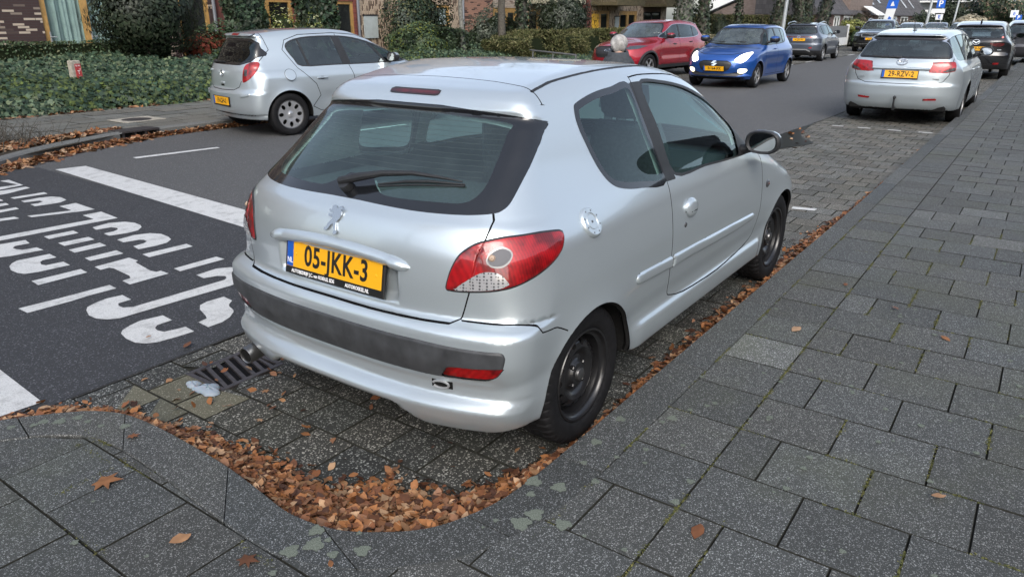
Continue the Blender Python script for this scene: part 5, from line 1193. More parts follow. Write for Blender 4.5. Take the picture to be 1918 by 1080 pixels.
simple('joint dirt', (.030, .030, .025), .95, spec=.1, var=.4, vscale=60)
simple('moss', (.10, .115, .02), .95, spec=.1, var=.4, vscale=90)
simple('soil', (.05, .042, .032), .95, spec=.1, var=.4, vscale=30)
simple('cast iron', (.075, .068, .07), .45, metal=.5, var=.3, vscale=40)
simple('road paint', (.52, .52, .50), .7, var=.12, vscale=60)
def road_paint():
    m = MAT['road paint']; nt = m.node_tree; p = nt.nodes['Principled BSDF']; oc = ocoord(nt)
    n = noise(nt, 160, 3, .7, oc); n2 = noise(nt, 9, 5, .7, oc); r = ramp(nt, n.outputs[0], [(.30, (.33, .33, .32)), (.50, (.60, .605, .59))])
    r2 = ramp(nt, n2.outputs[0], [(.28, (.62, .62, .62)), (.50, (1, 1, 1))]); L(nt, mixc(nt, 1.0, r.outputs[0], r2.outputs[0], 'MULTIPLY'), p.inputs['Base Color'])
road_paint()
m, nt, p = nmat('puddle water'); p.inputs['Base Color'].default_value = (.012, .011, .008, 1); p.inputs['Specular IOR Level'].default_value = .06; p.inputs['Roughness'].default_value = .30; L(nt, bumpn(nt, noise(nt, 6, 2, .5, ocoord(nt)).outputs[0], .03, .01), p.inputs['Normal'])
m, nt, p = nmat('foam'); p.inputs['Base Color'].default_value = (.27, .32, .37, 1); p.inputs['Roughness'].default_value = .6; p.inputs['Subsurface Weight'].default_value = .2
def leafmat(name, rough=.45, spec=.4, trans=.0, sat=1):
    m, nt, p = nmat(name); at = N(nt, 'ShaderNodeAttribute'); at.attribute_name = 'tint'
    n = noise(nt, 25, 3, .6, ocoord(nt)); r = ramp(nt, n.outputs[0], [(.3, (.72, .72, .72)), (.7, (1.15, 1.15, 1.15))])
    L(nt, mixc(nt, 1.0, at.outputs['Color'], r.outputs[0], 'MULTIPLY'), p.inputs['Base Color']); p.inputs['Roughness'].default_value = rough; p.inputs['Specular IOR Level'].default_value = spec; return m
leafmat('green leaf', .50, .30); leafmat('dry leaf', .6, .3); leafmat('matt leaf', .7, .2)
# ---------------------------------------------------------------- helpers for paving and leaves
def tri_obj(name, V, T, mats, tint, parent=None, smooth=False, mi=None):
    return mesh_obj(name, V, np.asarray(T), mats, parent, mi, smooth=smooth, attr=tint)
def pavers(rects, z, gap=.005, ch=.004, dip=.008, jit=.0025):
    """rects: (x0,x1,y0,y1) -> soup of chamfered stone tops"""
    V, T, R = [], [], []
    rnd = np.random.RandomState(11)
    for i, (x0, x1, y0, y1) in enumerate(rects):
        g = gap/2; a = (x0+g, y0+g, x1-g, y1-g); c = ch; dz = z + rnd.uniform(-jit, jit, 4).mean() + rnd.uniform(-jit, jit, 4)*.5
        b = len(V)
        V += [(a[0], a[1], z-dip), (a[2], a[1], z-dip), (a[2], a[3], z-dip), (a[0], a[3], z-dip), (a[0]+c, a[1]+c, dz[0]), (a[2]-c, a[1]+c, dz[1]), (a[2]-c, a[3]-c, dz[2]), (a[0]+c, a[3]-c, dz[3])]
        for qi, q in enumerate(((4, 5, 6), (4, 6, 7), (0, 1, 5), (0, 5, 4), (1, 2, 6), (1, 6, 5), (2, 3, 7), (2, 7, 6), (3, 0, 4), (3, 4, 7))): T.append([b+k for k in q]); R.append(i + (0 if qi < 2 else 1000000))
    return Soup(np.array(V, float), np.array(T), np.array(R))
def tints(n, lo=.8, hi=1.2, seed=1, warm=.04):
    r = np.random.RandomState(seed); v = r.uniform(lo, hi, n); w = r.uniform(-warm, warm, n); return np.stack([v*(1+w), v, v*(1-w), np.ones(n)], 1)
def drop(s, sel): s.T = s.T[~sel]; s.R = s.R[~sel]
def leaf_cloud(name, P, Nn, size, cols, mat, parent=None, shape='ivy', seed=3, spread=.9, curl=.15, attach=None):
    """one mesh of small leaves at points P, facing roughly along Nn"""
    r = np.random.RandomState(seed); n = len(P)
    sh = {'ivy': [(0,-.5),(.35,-.42),(.55,-.02),(.22,.12),(0,.62),(-.22,.12),(-.55,-.02),(-.35,-.42)],
          'oval': [(0,-.5),(.26,-.1),(.20,.25),(0,.55),(-.20,.25),(-.26,-.1)], 'blade': [(-.07,-.5),(.07,-.5),(.09,.1),(0,.6),(-.09,.1)],
          'tri': [(-.35,-.3),(.35,-.3),(0,.5)], 'dry': [(0,-.62),(.18,-.42),(.33,-.12),(.27,.20),(.10,.46),(-.04,.56),(-.16,.36),(-.36,.10),(-.27,-.28)],
          'hand': [(0,-.55),(.1,-.3),(.42,-.25),(.22,-.02),(.50,.22),(.18,.18),(.05,.58),(-.14,.20),(-.46,.26),(-.24,-.02),(-.40,-.28),(-.1,-.3)]}[shape]
    k = len(sh); sh = np.array(sh)
    D = Nn + r.normal(0, spread*.5, (n, 3)); D /= np.linalg.norm(D, axis=1)[:, None] + 1e-9
    A = np.cross(D, r.normal(0, 1, (n, 3))); A /= np.linalg.norm(A, axis=1)[:, None] + 1e-9; B = np.cross(D, A)
    s = (size*r.uniform(.45, 1.5, n))[:, None]
    V = np.empty((n, k, 3))
    cu = r.uniform(-1, 1, n)[:, None]*curl
    for j, (x, y) in enumerate(sh):
        V[:, j] = P + s*(x*A + y*B) + s*D*(cu*(4*(x*x)+2*y*y) + curl*.4*(abs(x)))
    ci = r.randint(0, len(cols), n); C = np.array(cols)[ci]*r.uniform(.7, 1.3, n)[:, None]
    C4 = np.concatenate([C, np.ones((n, 1))], 1)
    F = np.arange(n*k).reshape(n, k)
    # fan as polygons
    me = bpy.data.meshes.new(name); me.vertices.add(n*k); me.vertices.foreach_set('co', V.astype(np.float32).ravel())
    me.loops.add(n*k); me.loops.foreach_set('vertex_index', F.astype(np.int32).ravel()); me.polygons.add(n); me.polygons.foreach_set('loop_start', np.arange(0, n*k, k, dtype=np.int32))
    me.materials.append(mat); at = me.attributes.new('tint', 'FLOAT_COLOR', 'FACE'); at.data.foreach_set('color', C4.astype(np.float32).ravel()); me.update()
    o = bpy.data.objects.new(name, me); return link(o, parent)
def solidmat(o): return o
def setting(o, kind='structure'): o['kind'] = kind; return o
# ---------------------------------------------------------------- ground, road, bays
OUTER = [(-30,1.30),(-3,1.30),(-1.75,1.14),(-1.55,1.02),(-1.40,.905),(-1.30,.80),(-1.245,.68),(-1.225,.50),(-1.235,.20),(-1.252,-.05),(-1.262,-.25),(-1.262,-.40),(-1.235,-.55),(-1.16,-.70),(-1.078,-.795),(-.964,-.897),(-.815,-.968),(-.66,-1.012),(-.50,-1.035),(-.3,-1.040)]
INNER = [(-30,1.50),(-3,1.50),(-1.70,1.36),(-1.45,1.18),(-1.25,1.03),(-1.13,.91),(-1.068,.78),(-1.045,.60),(-1.042,.35),(-1.05,.10),(-1.075,-.12),(-1.098,-.30),(-1.072,-.475),(-1.005,-.60),(-.893,-.727),(-.716,-.808),(-.55,-.838),(-.3,-.848)]
def sidewalk_side():
    g = MB(); g.box((-60, -60, -.5), (900, 400, -.012)); setting(g.build('ground', MAT['soil']))
    old = [(-40,1.28),(-1.2,1.28),(-.2,1.29),(5,1.20),(8.9,1.08),(12,.98),(200,.92),(200,5.95),(26,5.95),(21,6.0),(18,8.45),(4.5,8.48),(3.15,8.44),(1.83,7.97),(1.08,7.44),(.2,6.6),(-1,5.9),(-40,5.4)]
    b = MB(); b.V = [(x, y, 0) for x, y in old]; b.F = [tuple(range(len(old)))]; b.M = [0]
    o = mesh_obj('road', b.V, b.F, MAT['old asphalt'], attr=[(1, 1, 1, 1)], smooth=False); setting(o)
    r = random.Random(5); edge = [(1.16+.022*(y-1.3)*2+r.uniform(-.012, .012), y) for y in np.linspace(1.285, 7.3, 30)]
    fr = [(-40,1.285),(-1.2,1.285),(-.2,1.295)] + edge + [(1.0,7.42),(.2,6.6),(-1,5.9),(-40,5.4)]
    o = mesh_obj('fresh_asphalt', [(x, y, .004) for x, y in fr], [tuple(range(len(fr)))], MAT['fresh asphalt'], attr=[(1, 1, 1, 1)], smooth=False); setting(o)
    # parking bay: half-bond pavers
    bed = MB(); bed.box((-1.3, -1.0, -.3), (200, 1.30, -.011)); setting(bed.build('bay_bed', MAT['joint dirt']))
    rects = []
    dx, dy = .24, .225; k = 0; x = -1.3
    while x < 70:
        off = (k % 2)*dy/2; j = 0; y = -.95 + off - dy
        while y < 1.32: rects.append((x, x+dx, y, y+dy)); y += dy
        x += dx; k += 1
    s = pavers(rects, -.001, gap=.0045, ch=.003, jit=.003)
    inp = INNER + [(300, -.86), (300, .90), (12, .965), (8.9, 1.065), (5, 1.185), (-.2, 1.275), (-1.2, 1.275), (-30, 1.275)]
    inp = [p for p in inp if p[0] > -2.5] + []
    inp = [(-1.72,1.277)] + [p for p in INNER if -1.5 < p[0]] + [(200, -.86), (200, .90), (12, .965), (8.9, 1.065), (5, 1.185), (-.2, 1.275), (-1.2, 1.275)]
    d = s.cut(lambda P: poly_sdf(P[:, 0], P[:, 1], inp)); C = s.cen(); drop(s, poly_sdf(C[:, 0], C[:, 1], inp) > 0)
    C = s.cen(); gr = (C[:, 0] > -.625) & (C[:, 0] < -.255) & (C[:, 1] > .785) & (C[:, 1] < 1.10)
    s.cut(lambda P: np.maximum(np.abs(P[:, 0]+.44)-.18, np.abs(P[:, 1]-.94)-.155)); C = s.cen()
    drop(s, (np.abs(C[:, 0]+.44) < .18) & (np.abs(C[:, 1]-.94) < .155))
    C = s.cen(); t = tints(len(rects), .78, 1.25, 4)
    # the bay stones under and behind the parked car use the dark paver
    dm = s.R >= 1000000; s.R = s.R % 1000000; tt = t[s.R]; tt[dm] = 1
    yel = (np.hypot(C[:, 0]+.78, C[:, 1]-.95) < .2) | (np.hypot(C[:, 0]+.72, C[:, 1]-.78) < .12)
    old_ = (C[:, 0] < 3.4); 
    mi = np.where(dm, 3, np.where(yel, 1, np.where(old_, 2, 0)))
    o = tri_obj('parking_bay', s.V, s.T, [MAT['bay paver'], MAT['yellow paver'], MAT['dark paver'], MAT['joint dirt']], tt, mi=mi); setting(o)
    # worn white bay marks
    b = MB()
    b.add([(4.59,-.36,.004),(4.63,-.565,.004),(4.545,-.56,.004),(4.50,-.37,.004)], [(0,1,2,3)][::1])
    for y0, y1 in ((.688,.515),(.301,.115),(-.14,-.323),(-.568,-.758)): b.add([(10.55,y0,.004),(10.55,y1,.004),(10.63,y1,.004),(10.63,y0,.004)], [(0,1,2,3)])
    o = b.build('bay_marking', MAT['road paint']); setting(o)
    # footway
    bed = MB()
    outp = [(x, y) for x, y in OUTER] + [(300, -1.04), (300, -30), (-30, -30)]
    o = mesh_obj('footway_bed', [(x, y, .088) for x, y in outp], [tuple(range(len(outp)))], MAT['joint dirt'], smooth=False); setting(o)
    rects = []; k = -16
    while True:
        x0 = -.03 + .3155*k if k >= 0 else -.03 - .309*abs(k); x1 = -.03 + .3155*(k+1) if k+1 >= 0 else -.03 - .309*abs(k+1)
        if x0 > 90: break
        rects.append((x0, x1, -1.345, -1.04 if x0 >= -.2 else (-.95 if k % 2 else -1.11)))
        y = -1.345 - (.16 if k % 2 == 0 else 0)
        if k % 2 == 0: rects.append((x0, x1, -1.505, -1.345))
        y = -1.505 if k % 2 == 0 else -1.345
        ymin = -6 if x0 < 12 else -9
        while y > ymin: rects.append((x0, x1, y-.329, y)); y -= .329
        if x0 < -.2:
            y = -1.04
            off = 0 if k % 2 else .16
            pass
            yy = -1.04 + (.09 if k % 2 else -.07)
            y = yy
            while y < 1.4: rects.append((x0, x1, y, y+.322)); y += .322
        k += 1
    s = pavers(rects, .100, gap=.0028, ch=.0026, dip=.010, jit=.0022)
    out2 = [p for p in OUTER if p[0] > -8] + [(300, -1.04), (300, 30), (-8, 30)]
    s.cut(lambda P: poly_sdf(P[:, 0], P[:, 1], out2) - .004, lambda q: q.cen()[:, 0] < .6); C = s.cen(); drop(s, poly_sdf(C[:, 0], C[:, 1], out2) < .004)
    t = tints(len(rects), .86, 1.14, 6, .02)
    r = np.random.RandomState(9); pale = r.rand(len(rects)) < .06; t[pale, :3] *= 1.3
    for i, q in enumerate(rects):
        if abs(q[0] - .92) < .06 and abs(q[2] + 1.345) < .02: t[i, :3] *= 1.75
    dm = s.R >= 1000000; o = tri_obj('footway', s.V, s.T, [MAT['paving stone'], MAT['joint dirt']], t[s.R % 1000000], mi=dm.astype(int)); setting(o)
    # kerb stones
    V, T, R = [], [], []; 
    def resample(P, n):
        P = np.array(P); d = np.r_[0, np.cumsum(np.hypot(*np.diff(P, axis=0).T))]; q = np.linspace(0, d[-1], n); return np.stack([np.interp(q, d, P[:, 0]), np.interp(q, d, P[:, 1])], 1)
    segs = []
    o1 = resample([p for p in spline([p for p in OUTER if -1.8 < p[0]], False, 5)], 64); i1 = resample([p for p in spline([p for p in INNER if -1.75 < p[0]], False, 5)], 64)
    br = [0, 9, 18, 32, 43, 53, 63]
    for a, b_ in zip(br[:-1], br[1:]): segs.append((o1[a:b_+1], i1[a:b_+1]))
    for k in range(5): segs.append((np.array([(-6.75+k, 1.31), (-5.755+k, 1.31)]) if k < 4 else np.array([(-2.75, 1.31), (-1.76, 1.145)]), np.array([(-6.75+k, 1.5), (-5.755+k, 1.5)]) if k < 4 else np.array([(-2.75, 1.5), (-1.71, 1.36)])))
    x = -.3
    while x < 95:
        x1 = x + 1.0; fy = lambda q: -.848 - .022*min(max(q, 0), 4)/2 ; segs.append((np.array([(x, -1.037), (x1, -1.037)]), np.array([(x, fy(x)), (x1, fy(x1))]))); x = x1
    for si, (A, B) in enumerate(segs):
        n = len(A); 
        def tr(P, Q, f): return P + (Q - P)*f
        A = A.copy(); B = B.copy(); dA = (A[1]-A[0]); dA = dA/np.hypot(*dA)*.003; A[0] += dA; B[0] += dA; dE = (A[-1]-A[-2]); dE = dE/np.hypot(*dE)*.003; A[-1] -= dE; B[-1] -= dE
        prof = [(0.0, .07), (.0, .096), (.02, .1015), (.93, .1015), (.975, .092), (1.0, .07), (1.0, -.05)]
        b = len(V)
        for i in range(n):
            for f, z in prof: q = tr(A[i], B[i], f); V.append((q[0], q[1], z))
        m = len(prof)
        for i in range(n-1):
            for j in range(m-1):
                a0, a1, b0, b1 = b+i*m+j, b+i*m+j+1, b+(i+1)*m+j, b+(i+1)*m+j+1; T += [(a0, a1, b1), (a0, b1, b0)]; R += [si, si]
        for i in (0, n-1):
            for j in range(1, m-1): T.append((b+i*m, b+i*m+j, b+i*m+j+1)); R.append(si)
    t = tints(len(segs), .82, 1.2, 8, .03)
    o = tri_obj('kerb', np.array(V), np.array(T), MAT['kerb stone'], t[np.array(R)]); setting(o)
    # dirt and moss in the joints
    r = np.random.RandomState(21)
    P = []
    for k in range(260):
        kx = r.randint(-4, 14); x0 = -.03 + (.3155 if kx >= 0 else .309)*kx
        if r.rand() < .5:
            y = r.choice([-1.505, -1.834, -2.163, -2.492, -2.82]) if kx % 2 == 0 else r.choice([-1.674, -2.003, -2.332, -2.661]); c = np.array([x0 + r.uniform(.02, .28), y])
            m = r.randint(2, 10); q = c + np.stack([r.uniform(-.08, .08, m*4), r.normal(0, .004, m*4)], 1)
        elif r.rand() < .5:
            c = np.array([x0, r.uniform(-3, -1.05)]); m = 5; q = c + np.stack([r.normal(0, .004, m*4), r.uniform(-.06, .06, m*4)], 1)
        else:
            c = np.array([x0, r.choice([-1.04, -1.345])]); m = 5; q = c + np.stack([r.uniform(-.10, .10, m*4), r.normal(0, .004, m*4)], 1)
        P.append(q)
    for c, ax, ln in (((-1.30,.57),1,.12),((-1.262,.35),1,.1),((-1.24,.68),1,.1),((-1.40,.42),0,.1),((-1.56,.1),1,.12),((-1.30,-.40),1,.1)):
        q = np.array(c) + np.stack([r.uniform(-ln, ln, 60) if ax == 0 else r.normal(0, .006, 60), r.normal(0, .006, 60) if ax == 0 else r.uniform(-ln, ln, 60)], 1); P.append(q)
    P = np.concatenate(P); P3 = np.concatenate([P, np.full((len(P), 1), .0985)], 1) ; P3 = np.repeat(P3, 4, 0) + r.normal(0, .004, (len(P3)*4, 3))*[1, 1, .25]
    o = leaf_cloud('moss', P3, np.tile([0, 0, 1.], (len(P3), 1)), .009, [(.10, .105, .035), (.14, .135, .05), (.07, .08, .03)], MAT['matt leaf'], shape='tri', spread=1.2); setting(o, 'stuff')
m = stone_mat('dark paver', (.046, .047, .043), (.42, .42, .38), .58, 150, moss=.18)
# ---------------------------------------------------------------- painted road lettering (traced stencil shapes, metres on the road)
MARKS = [
 [(1.46,6.98),(1.77,6.92),(1.56,3.67),(1.49,1.9),(1.10,1.9),(1.19,3.15)],
 [(-1.12,1.98),(-1.16,1.345),(-2.2,1.42),(-2.2,3.2),(-1.05,3.2)],
 [(2.39,7.02),(3.46,6.86),(3.44,6.76),(2.37,6.90)],
 [(5.0,6.60),(6.6,6.40),(6.58,6.31),(4.98,6.50)],
]
ZOOMED = dict(
 A=[ # traced in picture space, converted to metres beforehand
 ])
def road_marks():
    b = MB()
    for P in MARKS + TEXTM:
        b.V += [(x, y, .008) for x, y in P]; n = len(b.V); b.F.append(tuple(range(n-len(P), n))); b.M.append(0)
    o = b.build('road_marking', MAT['road paint']); bm = bmesh.new(); bm.from_mesh(o.data); bmesh.ops.recalc_face_normals(bm, faces=bm.faces[:]); 
    for f in bm.faces:
        if f.normal.z < 0: f.normal_flip()
    bmesh.ops.triangulate(bm, faces=bm.faces[:]); bm.to_mesh(o.data); bm.free(); setting(o)

simple('lichen', (.15, .17, .14), .95, spec=.1, var=.45, vscale=260)
TEXTM = [[(-0.55,1.81),(-0.52,1.85),(-0.46,1.88),(-0.39,1.90),(-0.27,1.87),(-0.28,1.76),(-0.37,1.76),(-0.40,1.73),(-0.41,1.69),(-0.40,1.64),(-0.34,1.62),(-0.29,1.61),(-0.30,1.51),(-0.40,1.52),(-0.50,1.54),(-0.54,1.57),(-0.57,1.63),(-0.57,1.72)],
 [(-0.49,2.31),(-0.46,2.36),(-0.40,2.39),(-0.32,2.41),(-0.23,2.39),(-0.24,2.27),(-0.32,2.27),(-0.34,2.23),(-0.34,2.18),(-0.30,2.14),(0.31,2.12),(0.34,2.14),(0.36,2.18),(0.33,2.23),(0.25,2.26),(0.26,2.36),(0.42,2.37),(0.49,2.32),(0.56,2.20),(0.40,2.00),(0.26,1.99),(-0.22,2.02),(-0.44,2.03),(-0.49,2.07),(-0.52,2.14),(-0.52,2.22)],
 [(-0.09,1.78),(-0.05,1.84),(0.01,1.86),(0.12,1.85),(0.11,1.75),(0.06,1.71),(0.04,1.68),(0.02,1.61),(-0.00,1.58),(-0.06,1.53),(-0.13,1.50),(-0.22,1.50),(-0.21,1.61),(-0.15,1.62),(-0.13,1.66)],
 [(0.25,2.61),(0.58,2.61),(0.58,2.51),(0.24,2.52)],
 [(0.30,3.10),(0.64,3.08),(0.63,2.98),(0.29,2.99)],
 [(0.39,3.62),(0.54,3.64),(0.64,3.59),(0.68,3.50),(0.67,3.38),(0.64,3.29),(0.57,3.23),(0.48,3.22),(0.35,3.24),(0.37,3.35),(0.46,3.36),(0.50,3.39),(0.51,3.45),(0.49,3.48),(0.38,3.51)],
 [(0.46,4.14),(0.61,4.17),(0.71,4.10),(0.74,4.00),(0.73,3.89),(0.70,3.82),(0.63,3.75),(0.54,3.74),(0.41,3.78),(0.42,3.88),(0.50,3.88),(0.55,3.91),(0.57,3.96),(0.55,4.02),(0.44,4.04)],
 [(-0.05,3.09),(0.20,3.10),(0.20,2.98),(0.17,2.96),(0.13,2.70),(0.14,2.64),(0.17,2.64),(0.17,2.54),(-0.10,2.54),(-0.09,2.65),(-0.03,2.66),(-0.01,2.71),(0.01,2.95),(-0.00,2.99),(-0.06,2.99)],
 [(-0.44,3.13),(-0.13,3.12),(-0.14,3.01),(-0.45,3.01)],
 [(-0.48,2.65),(-0.18,2.64),(-0.19,2.54),(-0.36,2.55),(-0.47,2.54),(-0.71,2.55),(-0.71,2.67)],
 [(-0.39,3.58),(-0.35,3.64),(-0.30,3.68),(-0.09,3.66),(-0.10,3.53),(-0.19,3.54),(-0.22,3.51),(-0.24,3.45),(-0.23,3.40),(-0.12,3.39),(-0.13,3.27),(-0.33,3.29),(-0.40,3.32),(-0.42,3.38),(-0.42,3.48)],
 [(-0.30,4.20),(-0.19,4.22),(-0.03,4.19),(-0.05,4.07),(-0.15,4.08),(-0.18,4.04),(-0.18,3.98),(-0.16,3.93),(-0.07,3.91),(-0.07,3.80),(-0.27,3.83),(-0.34,3.86),(-0.38,3.92),(-0.36,4.07)],
 [(0.08,3.90),(0.30,3.88),(0.29,3.77),(0.07,3.78)],
 [(0.10,4.18),(0.32,4.17),(0.31,4.06),(0.09,4.07)],
 [(0.04,3.65),(0.27,3.65),(0.26,3.53),(0.03,3.54)],
 [(0.01,3.35),(0.24,3.35),(0.23,3.23),(-0.00,3.25)],
 [(-0.14,4.46),(-0.08,4.46),(0.60,4.40),(0.61,4.61),(0.77,4.61),(0.74,4.27),(0.60,4.28),(-0.14,4.33),(-0.19,4.33)],
 [(0.32,4.98),(0.63,4.87),(0.64,4.88),(0.65,5.12),(0.80,5.13),(0.78,4.74),(0.68,4.76),(0.32,4.90)],
 [(0.54,5.63),(0.70,5.63),(0.79,5.59),(0.83,5.50),(0.82,5.39),(0.81,5.33),(0.73,5.27),(0.64,5.27),(0.52,5.30),(0.53,5.42),(0.59,5.40),(0.65,5.44),(0.65,5.50),(0.53,5.54)],
 [(0.54,5.86),(0.84,5.85),(0.83,5.75),(0.54,5.77)],
 [(0.55,6.19),(0.61,6.26),(0.85,6.27),(0.85,6.17),(0.60,6.07),(0.53,6.07)],
 [(0.63,6.40),(0.69,6.46),(0.85,6.44),(0.82,6.79),(0.90,6.78),(0.87,6.37),(0.63,6.32)],
 [(0.24,5.40),(0.27,5.40),(0.40,5.40),(0.39,5.31),(0.23,5.30),(0.20,5.30)],
 [(0.10,5.05),(0.14,5.07),(0.24,5.04),(0.24,4.94),(0.10,4.98),(0.08,4.99)],
 [(0.34,5.67),(0.42,5.66),(0.41,5.56),(0.30,5.55)],
 [(0.42,5.87),(0.46,5.87),(0.45,5.78),(0.38,5.76)]]
# ---------------------------------------------------------------- facade materials
def brick_mat(name, dark, pale, mortar, bw=.21, bh=.055, th=.5, soft=.06, vertical=False, rough=.85, mix=.5):
    m, nt, p = nmat(name); oc = ocoord(nt); sp = N(nt, 'ShaderNodeSeparateXYZ'); L(nt, oc, sp.inputs[0]); cb = N(nt, 'ShaderNodeCombineXYZ')
    ad = N(nt, 'ShaderNodeMath', operation='ADD'); L(nt, sp.outputs[0], ad.inputs[0]); L(nt, sp.outputs[1], ad.inputs[1])
    L(nt, ad.outputs[0], cb.inputs[1 if vertical else 0]); L(nt, sp.outputs[2], cb.inputs[0 if vertical else 1])
    b = N(nt, 'ShaderNodeTexBrick'); b.offset = .37; b.squash = 1; b.inputs['Scale'].default_value = 1; b.inputs['Mortar Size'].default_value = .006; b.inputs['Brick Width'].default_value = bw; b.inputs['Row Height'].default_value = bh
    b.inputs['Color1'].default_value = (0, 0, 0, 1); b.inputs['Color2'].default_value = (1, 1, 1, 1); b.inputs['Mortar'].default_value = (.5, .5, .5, 1); b.inputs['Bias'].default_value = 0
    L(nt, cb.outputs[0], b.inputs['Vector']); r = ramp(nt, b.outputs['Color'], [(max(0, th-soft), dark), (min(1, th+soft), pale)])
    n = noise(nt, 3, 5, .6, oc); n2 = noise(nt, 60, 3, .6, oc)
    c = mixc(nt, n2.outputs[0], tuple(.75*x for x in (1, 1, 1)), (1.15, 1.15, 1.15)); c = mixc(nt, 1.0, r.outputs[0], c, 'MULTIPLY'); c = mixc(nt, b.outputs['Fac'], c, mortar)
    L(nt, c, p.inputs['Base Color']); p.inputs['Roughness'].default_value = rough
    bb = N(nt, 'ShaderNodeMath', operation='SUBTRACT'); bb.inputs[0].default_value = 1; L(nt, b.outputs['Fac'], bb.inputs[1]); L(nt, bumpn(nt, bb.outputs[0], .5, .01), p.inputs['Normal'])
    return m
brick_mat('dark mottled brick', (.055, .032, .030), (.50, .42, .33), (.05, .04, .04), .26, .06, .72, .03)
brick_mat('red brick', (.17, .042, .035), (.26, .075, .055), (.09, .05, .045), .20, .055, .5, .4)
brick_mat('red upright brick', (.15, .045, .04), (.24, .08, .06), (.10, .06, .05), .20, .06, .5, .4, vertical=True)
brick_mat('pale upright brick', (.12, .075, .05), (.52, .41, .30), (.16, .13, .10), .16, .055, .30, .05, vertical=True)
brick_mat('red speckled brick', (.07, .03, .025), (.42, .22, .15), (.20, .15, .12), .22, .055, .30, .12)
brick_mat('pale brick', (.20, .12, .09), (.52, .43, .34), (.22, .18, .15), .24, .06, .22, .10)
brick_mat('brown gable brick', (.15, .11, .095), (.22, .17, .15), (.19, .16, .14), .22, .065, .5, .5)
brick_mat('dusky brick', (.10, .06, .055), (.16, .09, .08), (.12, .1, .09), .22, .065, .5, .5)
brick_mat('roof tiles', (.045, .042, .045), (.085, .08, .082), (.012, .012, .012), .30, .34, .5, .5, rough=.8)
simple('ochre wood', (.42, .25, .085), .5, var=.25, vscale=8)
simple('yellow door', (.62, .37, .03), .45)
simple('balcony wood', (.10, .085, .045), .7, var=.4, vscale=10)
simple('pale slat', (.50, .48, .36), .6)
simple('zinc', (.28, .30, .33), .4, metal=.5)
simple('white frame', (.70, .71, .70), .5)
simple('room dark', (.018, .018, .020), .9)
simple('curtain', (.36, .45, .42), .9, var=.15, vscale=3)
simple('blind', (.55, .60, .62), .8)
simple('board grey', (.42, .47, .47), .6, var=.1)
simple('concrete pale', (.62, .63, .62), .8, var=.08, vscale=2)
simple('balcony glass', (.22, .26, .30), .2, coat=.5)
simple('bark', (.16, .16, .14), .9, var=.45, vscale=14)
simple('bark dark', (.075, .068, .055), .9, var=.5, vscale=18)
simple('sign blue', (.01, .11, .55), .4)
simple('sign white', (.75, .77, .78), .5)
simple('sign red', (.42, .05, .05), .5, var=.2)
simple('galvanised', (.40, .43, .44), .45, metal=.4)
simple('post concrete', (.36, .33, .27), .9, var=.25, vscale=20)
simple('grey fence', (.14, .145, .15), .7, var=.2, vscale=6)
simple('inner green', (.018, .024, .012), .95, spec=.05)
glass('house glass', (.85, .92, .92), .97, film=.02)
GREENS = [(.035, .065, .025), (.05, .085, .035), (.07, .105, .05), (.028, .05, .024), (.10, .14, .075)]
IVY = [(.022, .045, .026), (.035, .066, .036), (.055, .09, .05), (.09, .13, .075), (.028, .05, .03), (.12, .15, .08)]
DARKG = [(.012, .020, .012), (.018, .030, .016), (.028, .042, .022), (.05, .062, .04)]
OLIVE = [(.085, .090, .035), (.12, .12, .05), (.06, .07, .025), (.15, .14, .07), (.045, .055, .02)]
YELG = [(.14, .16, .03), (.20, .20, .05), (.09, .12, .03)]
RUST = [(.20, .045, .025), (.28, .07, .04), (.12, .035, .02), (.10, .09, .03)]
def wall_open(b, x0, x1, z0, z1, Y, ops, m=0, th=.15):
    xs = sorted({x0, x1, *[o[0] for o in ops], *[o[1] for o in ops]})
    for a, c in zip(xs[:-1], xs[1:]):
        cuts = sorted([(o[2], o[3]) for o in ops if o[0] <= a + 1e-6 and o[1] >= c - 1e-6]); z = z0
        for lo, hi in cuts + [(z1, z1)]:
            if lo > z + 1e-6: b.box((a, Y, z), (c, Y+th, lo), m)
            z = max(z, hi)
